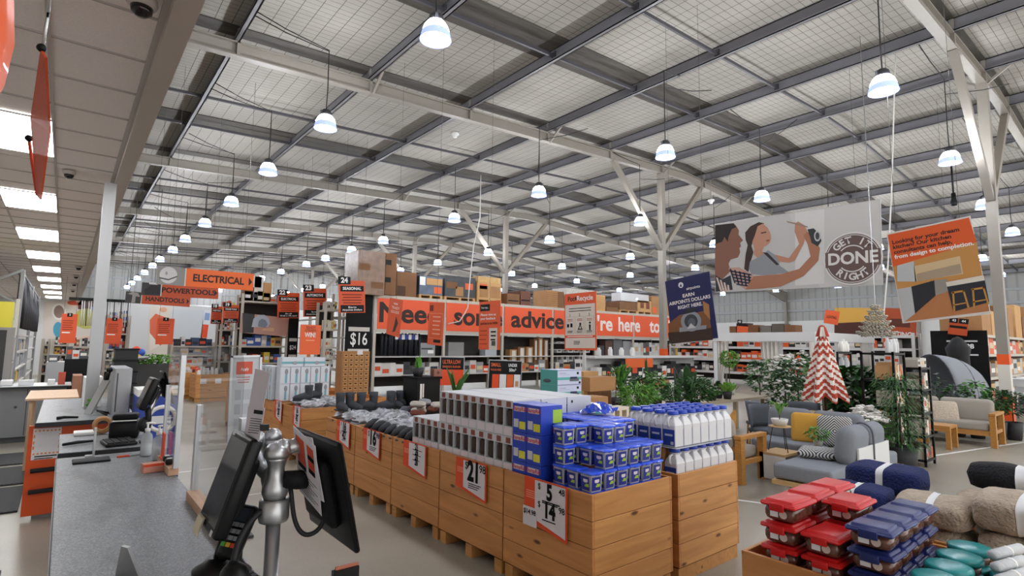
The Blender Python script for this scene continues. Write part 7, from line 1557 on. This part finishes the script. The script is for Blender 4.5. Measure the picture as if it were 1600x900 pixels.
# poster stand in the aisle seen through the acrylic
B = Board('poster_stand', 'white framed poster stand in the aisle behind the acrylic screen', 'sign', (364, 559), (406, 558), (360, 693), dict(Y=5.6), m('c4c8ce')); B.rect(.14, .05, .74, .2, m('cf5a44'), 1); B.text('Apply', .45, .14, .05, WHITE, fit=.3); [B.rect(.16+.03*k, .23+.03*k, .66-.02*k, .24+.03*k, m('b05a4c')) for k in range(3)]
for k in range(3): B.rect(.12, .38+.17*k, .34, .5+.17*k, m('a9aeb6')); B.rect(.4, .38+.17*k, .8, .5+.17*k, m('b4b9c0'))
for x in (-.02, B.w): MB().box(x, -.01, -B.h-.02, x+.02, .02, .02).build('frame', ALU, B.o)
MB().box(-.02, -.01, .0, B.w+.02, .02, .02).build('frame', ALU, B.o); MB().box(B.w*.45, -.0, -B.a.z+.02, B.w*.55, .03, -B.h).build('post', ALU, B.o); MB().box(B.w*.2, -.2, -B.a.z, B.w*.8, .2, -B.a.z+.02).build('foot', DGREY, B.o)
# orange signs seen nearly edge on at the top left, hung from the low ceiling
def tall_edge(label, pts, X, name): pass
o = thing('checkout_flag', 'thin orange hanging checkout sign seen almost edge on', 'sign', (-.27, 3.0, 0), 0)
a, c, d, e = at(66, 74, Y=2.6), at(77, 92, Y=2.55), at(62, 310, Y=3.4), at(44, 215, Y=3.3)
q = [at(65, 78, Y=2.6), at(72, 90, Y=2.55), at(78, 205, Y=3.0), at(64, 312, Y=3.4), at(58, 305, Y=3.42), at(49, 185, Y=3.2)]
o.location = (0, 0, 0); MB().add([q[0], q[1], q[2], q[3], q[4], q[5]], [(0, 1, 2, 3, 4, 5)]).build('panel', mat('cf4f22', .5, alpha=.93), o, solid=.008); MB().tube([at(66, 76, Y=2.6), at(74, 28, Y=2.6), at(74, 28, Y=2.6)+V((0, 0, .02))], .006, 5).build('hook', STEEL, o); MB().ball(at(65, 75, Y=2.6), .016).ball(at(45, 216, Y=3.28), .016).build('end_cap', BLACK, o); MB().tube([at(45, 216, Y=3.28), at(58, 305, Y=3.42)], .007, 5).build('lower_rod', RED_OR, o)
p = at(74, 28, Y=2.6); MB().tube([p, (p.x, p.y, CZ-.012)], .006, 5).build('hanging_wire', STEEL, o)
mb = MB().grid(lambda u, v: V((at(0, 0, Y=1.55).x-.05+.02*u, 1.25+.45*u, 2.25+.5*v)), 2, 2)
o = thing('round_checkout_sign', 'large orange round sign cut off at the top left corner', 'sign', (-.745, 1.72, 2.45), 0); M_ = Matrix.Rotation(pi/2, 3, 'X')
MB().lathe([(0, -.03), (.57, -.03), (.6, 0), (.57, .03), (0, .03)], n=36, M=M_).build('disc', mat('d8581f', .35, coat=.3), o); MB().lathe([(.50, .031), (.53, .031), (.53, .034), (.50, .034), (.50, .031)], n=36, M=M_, cap=False).build('ring', mat('8f8a84', .5), o); MB().tube([(0, 0, .59), (0, 0, CZ-2.45-.012)], .006, 5).build('hanging_wire', STEEL, o)
# dome cameras under the low ceiling
def dome(px, py, lab, s_=1.):
    p = at(px, py, Z=CZ-.05); o = thing('dome_camera', lab, 'camera', (p.x, p.y, CZ-.011), 0, 'dome cameras under the low ceiling'); MB().lathe([(0, 0), (.075*s_, 0), (.08*s_, -.03*s_), (.065*s_, -.055*s_), (0, -.055*s_)], n=20).build('housing', mat('b4ada6', .4), o); MB().lathe([(.058*s_, -.05*s_), (.052*s_, -.085*s_), (.03*s_, -.105*s_), (0, -.11*s_)], n=18).build('dome', mat('14110f', .08), o); return o
dome(222, 8, 'dome camera nearest, at the top left'); dome(108, 272, 'second dome camera under the low ceiling', .85)
for i, (px, py) in enumerate(((123, 418), (119, 432), (116, 444), (114, 454))): dome(px, py, 'small far dome camera, %s of four in a row' % ORD[i], 1.0)
# smoke detectors and hanging cable
for i, (px, py, zf) in enumerate(((711, 211, 0), (712, 214, 0), (1111, 315, 0))):
    if i == 1: continue
    X_ = 9.0 if i == 0 else 19.2
    p = at(px, py, X=X_); o = thing('ceiling_sensor', 'white round sensor under the roof, %s one' % ('left', '', 'right')[i], 'sensor', (p.x, p.y, under(p.x)+UPR-.02)); h = under(p.x)+UPR-p.z; MB().lathe([(.02, 0), (.02, -h+.1)], n=8).build('stem', FRAME, o); MB().lathe([(.0, -h+.12), (.12, -h+.1), (.13, -h+.04), (.07, -h), (.06, -h-.06), (0, -h-.07)], n=16).build('head', WHITE, o)
ROPE = mat('cfcdc8', .7)
pts = [at(1404, 0, Y=3.6), at(1398, 120, Y=3.6), at(1393, 300, Y=3.6), at(1387, 420, Y=3.62), at(1381, 490, Y=3.65), at(1378, 535, Y=3.7)]; top = pts[0].copy(); top.z = under(top.x)+UPR
tag(MB().tube([top]+pts, .014, 6).build('hanging_rope', ROPE), 'long white cable hanging from the roof beside the kitchen board', 'cable')
YY = 17.2; pts = [at(740, 385, Y=YY), at(733, 450, Y=YY), at(731, 480, Y=YY), at(726, 490, Y=YY), at(718, 502, Y=YY)]; top = at(750, 340, Y=YY); t2 = top.copy(); t2.z = under(top.x)+UPR
tag(MB().tube([t2, top]+pts+[at(700, 506, Y=YY)], .02, 6).build('hanging_rope', ROPE), 'white cable hanging from the roof in front of the banner', 'cable')
# beaded chandelier
o = thing('beaded_chandelier', 'tiered silver beaded chandelier hanging by the lighting sign', 'chandelier', at(1370, 522, X=12.2), 0); c0_ = o.location; rnd = random.Random(2); mb = MB()
hh = at(1370, 470, X=12.2).z-c0_.z
for k in range(6):
    z = hh*(.05+.16*k); r_ = .33*(1-k/6.6)
    for j in range(max(8, int(34*(1-k/7)))):
        a = 6.283*j/max(8, int(34*(1-k/7))); 
        for l in range(3): mb.ball((r_*cos(a)*(1-.12*l), r_*sin(a)*(1-.12*l), z-.03*l+rnd.uniform(-.012, .012)), .020, n=6, k=4)
mb.build('beads', mat('a8a294', .35, metal=.3), o); MB().tube([(0, 0, 0), (0, 0, hh), (0, 0, under(c0_.x)+.3-c0_.z)], .008, 5).build('stem', STEEL, o)
o = thing('spot_camera', 'small black camera hanging under the roof at right', 'camera', at(1491, 322, X=23.0)); h = under(23.0)+UPR-o.location.z
MB().lathe([(.0, 0), (.09, .02), (.10, .12), (.07, .25), (.06, .45)], n=10).build('camera_body', BLACK, o); MB().tube([(0, 0, .45), (0, 0, h)], .03, 6).build('drop_rod', BLACK, o)
# low white gondola of fire tools in front of the column
g = at(930, 556, Y=10.4); e = at(1100, 566, Y=10.4); o = thing('gondola_shelving', 'long low white gondola in front of the slim column', 'shelving', (g.x, 10.4, 0)); w = e.x-g.x; gm = mat('c9cac9', .5)
MB().box(0, .42, 0, w, .46, 1.46).build('back_panel', gm, o); MB().box(0, 0, 0, w, .42, .12).build('base', gm, o); MB().box(0, .0, 1.40, w, .5, 1.46).build('top_rail', gm, o)
for i in range(5): MB().box(w*i/4-.02, .40, 0, w*i/4+.02, .48, 1.46).build('upright', gm, o)
MB().box(w*.24, .0, 1.12, w*.48, .01, 1.39).build('orange_panel', mat('d9622e', .5), o)
for z in (.45, .78): MB().box(.02, 0, z, w-.02, .42, z+.03).build('shelf', gm, o)
stock('black_fire_tool', 'fire tool', 'black boxed fire tool on the white gondola top shelf', g.x+.1, e.x-.1, 10.42, .812, .25, (.25, .5), (.18, .3), ('17181a', '222224', '1b1b1d', 'd0d0ce'), 801, 'black boxed fire tools')
stock('black_fire_tool', 'fire tool', 'black boxed fire tool on the white gondola lower shelf', g.x+.1, e.x-.1, 10.42, .482, .25, (.2, .27), (.18, .3), ('17181a', '222224', 'a87c50', 'd0d0ce'), 802, 'black boxed fire tools lower')
stock('white_canister', 'jar', 'white canister on the rail of the gondola', g.x+.3, g.x+2.4, 10.5, 1.462, .2, (.2, .28), (.14, .2), ('d6d6d4', 'c9c9c7'), 803, 'white canisters on the gondola', gap=.35, kind='jar')
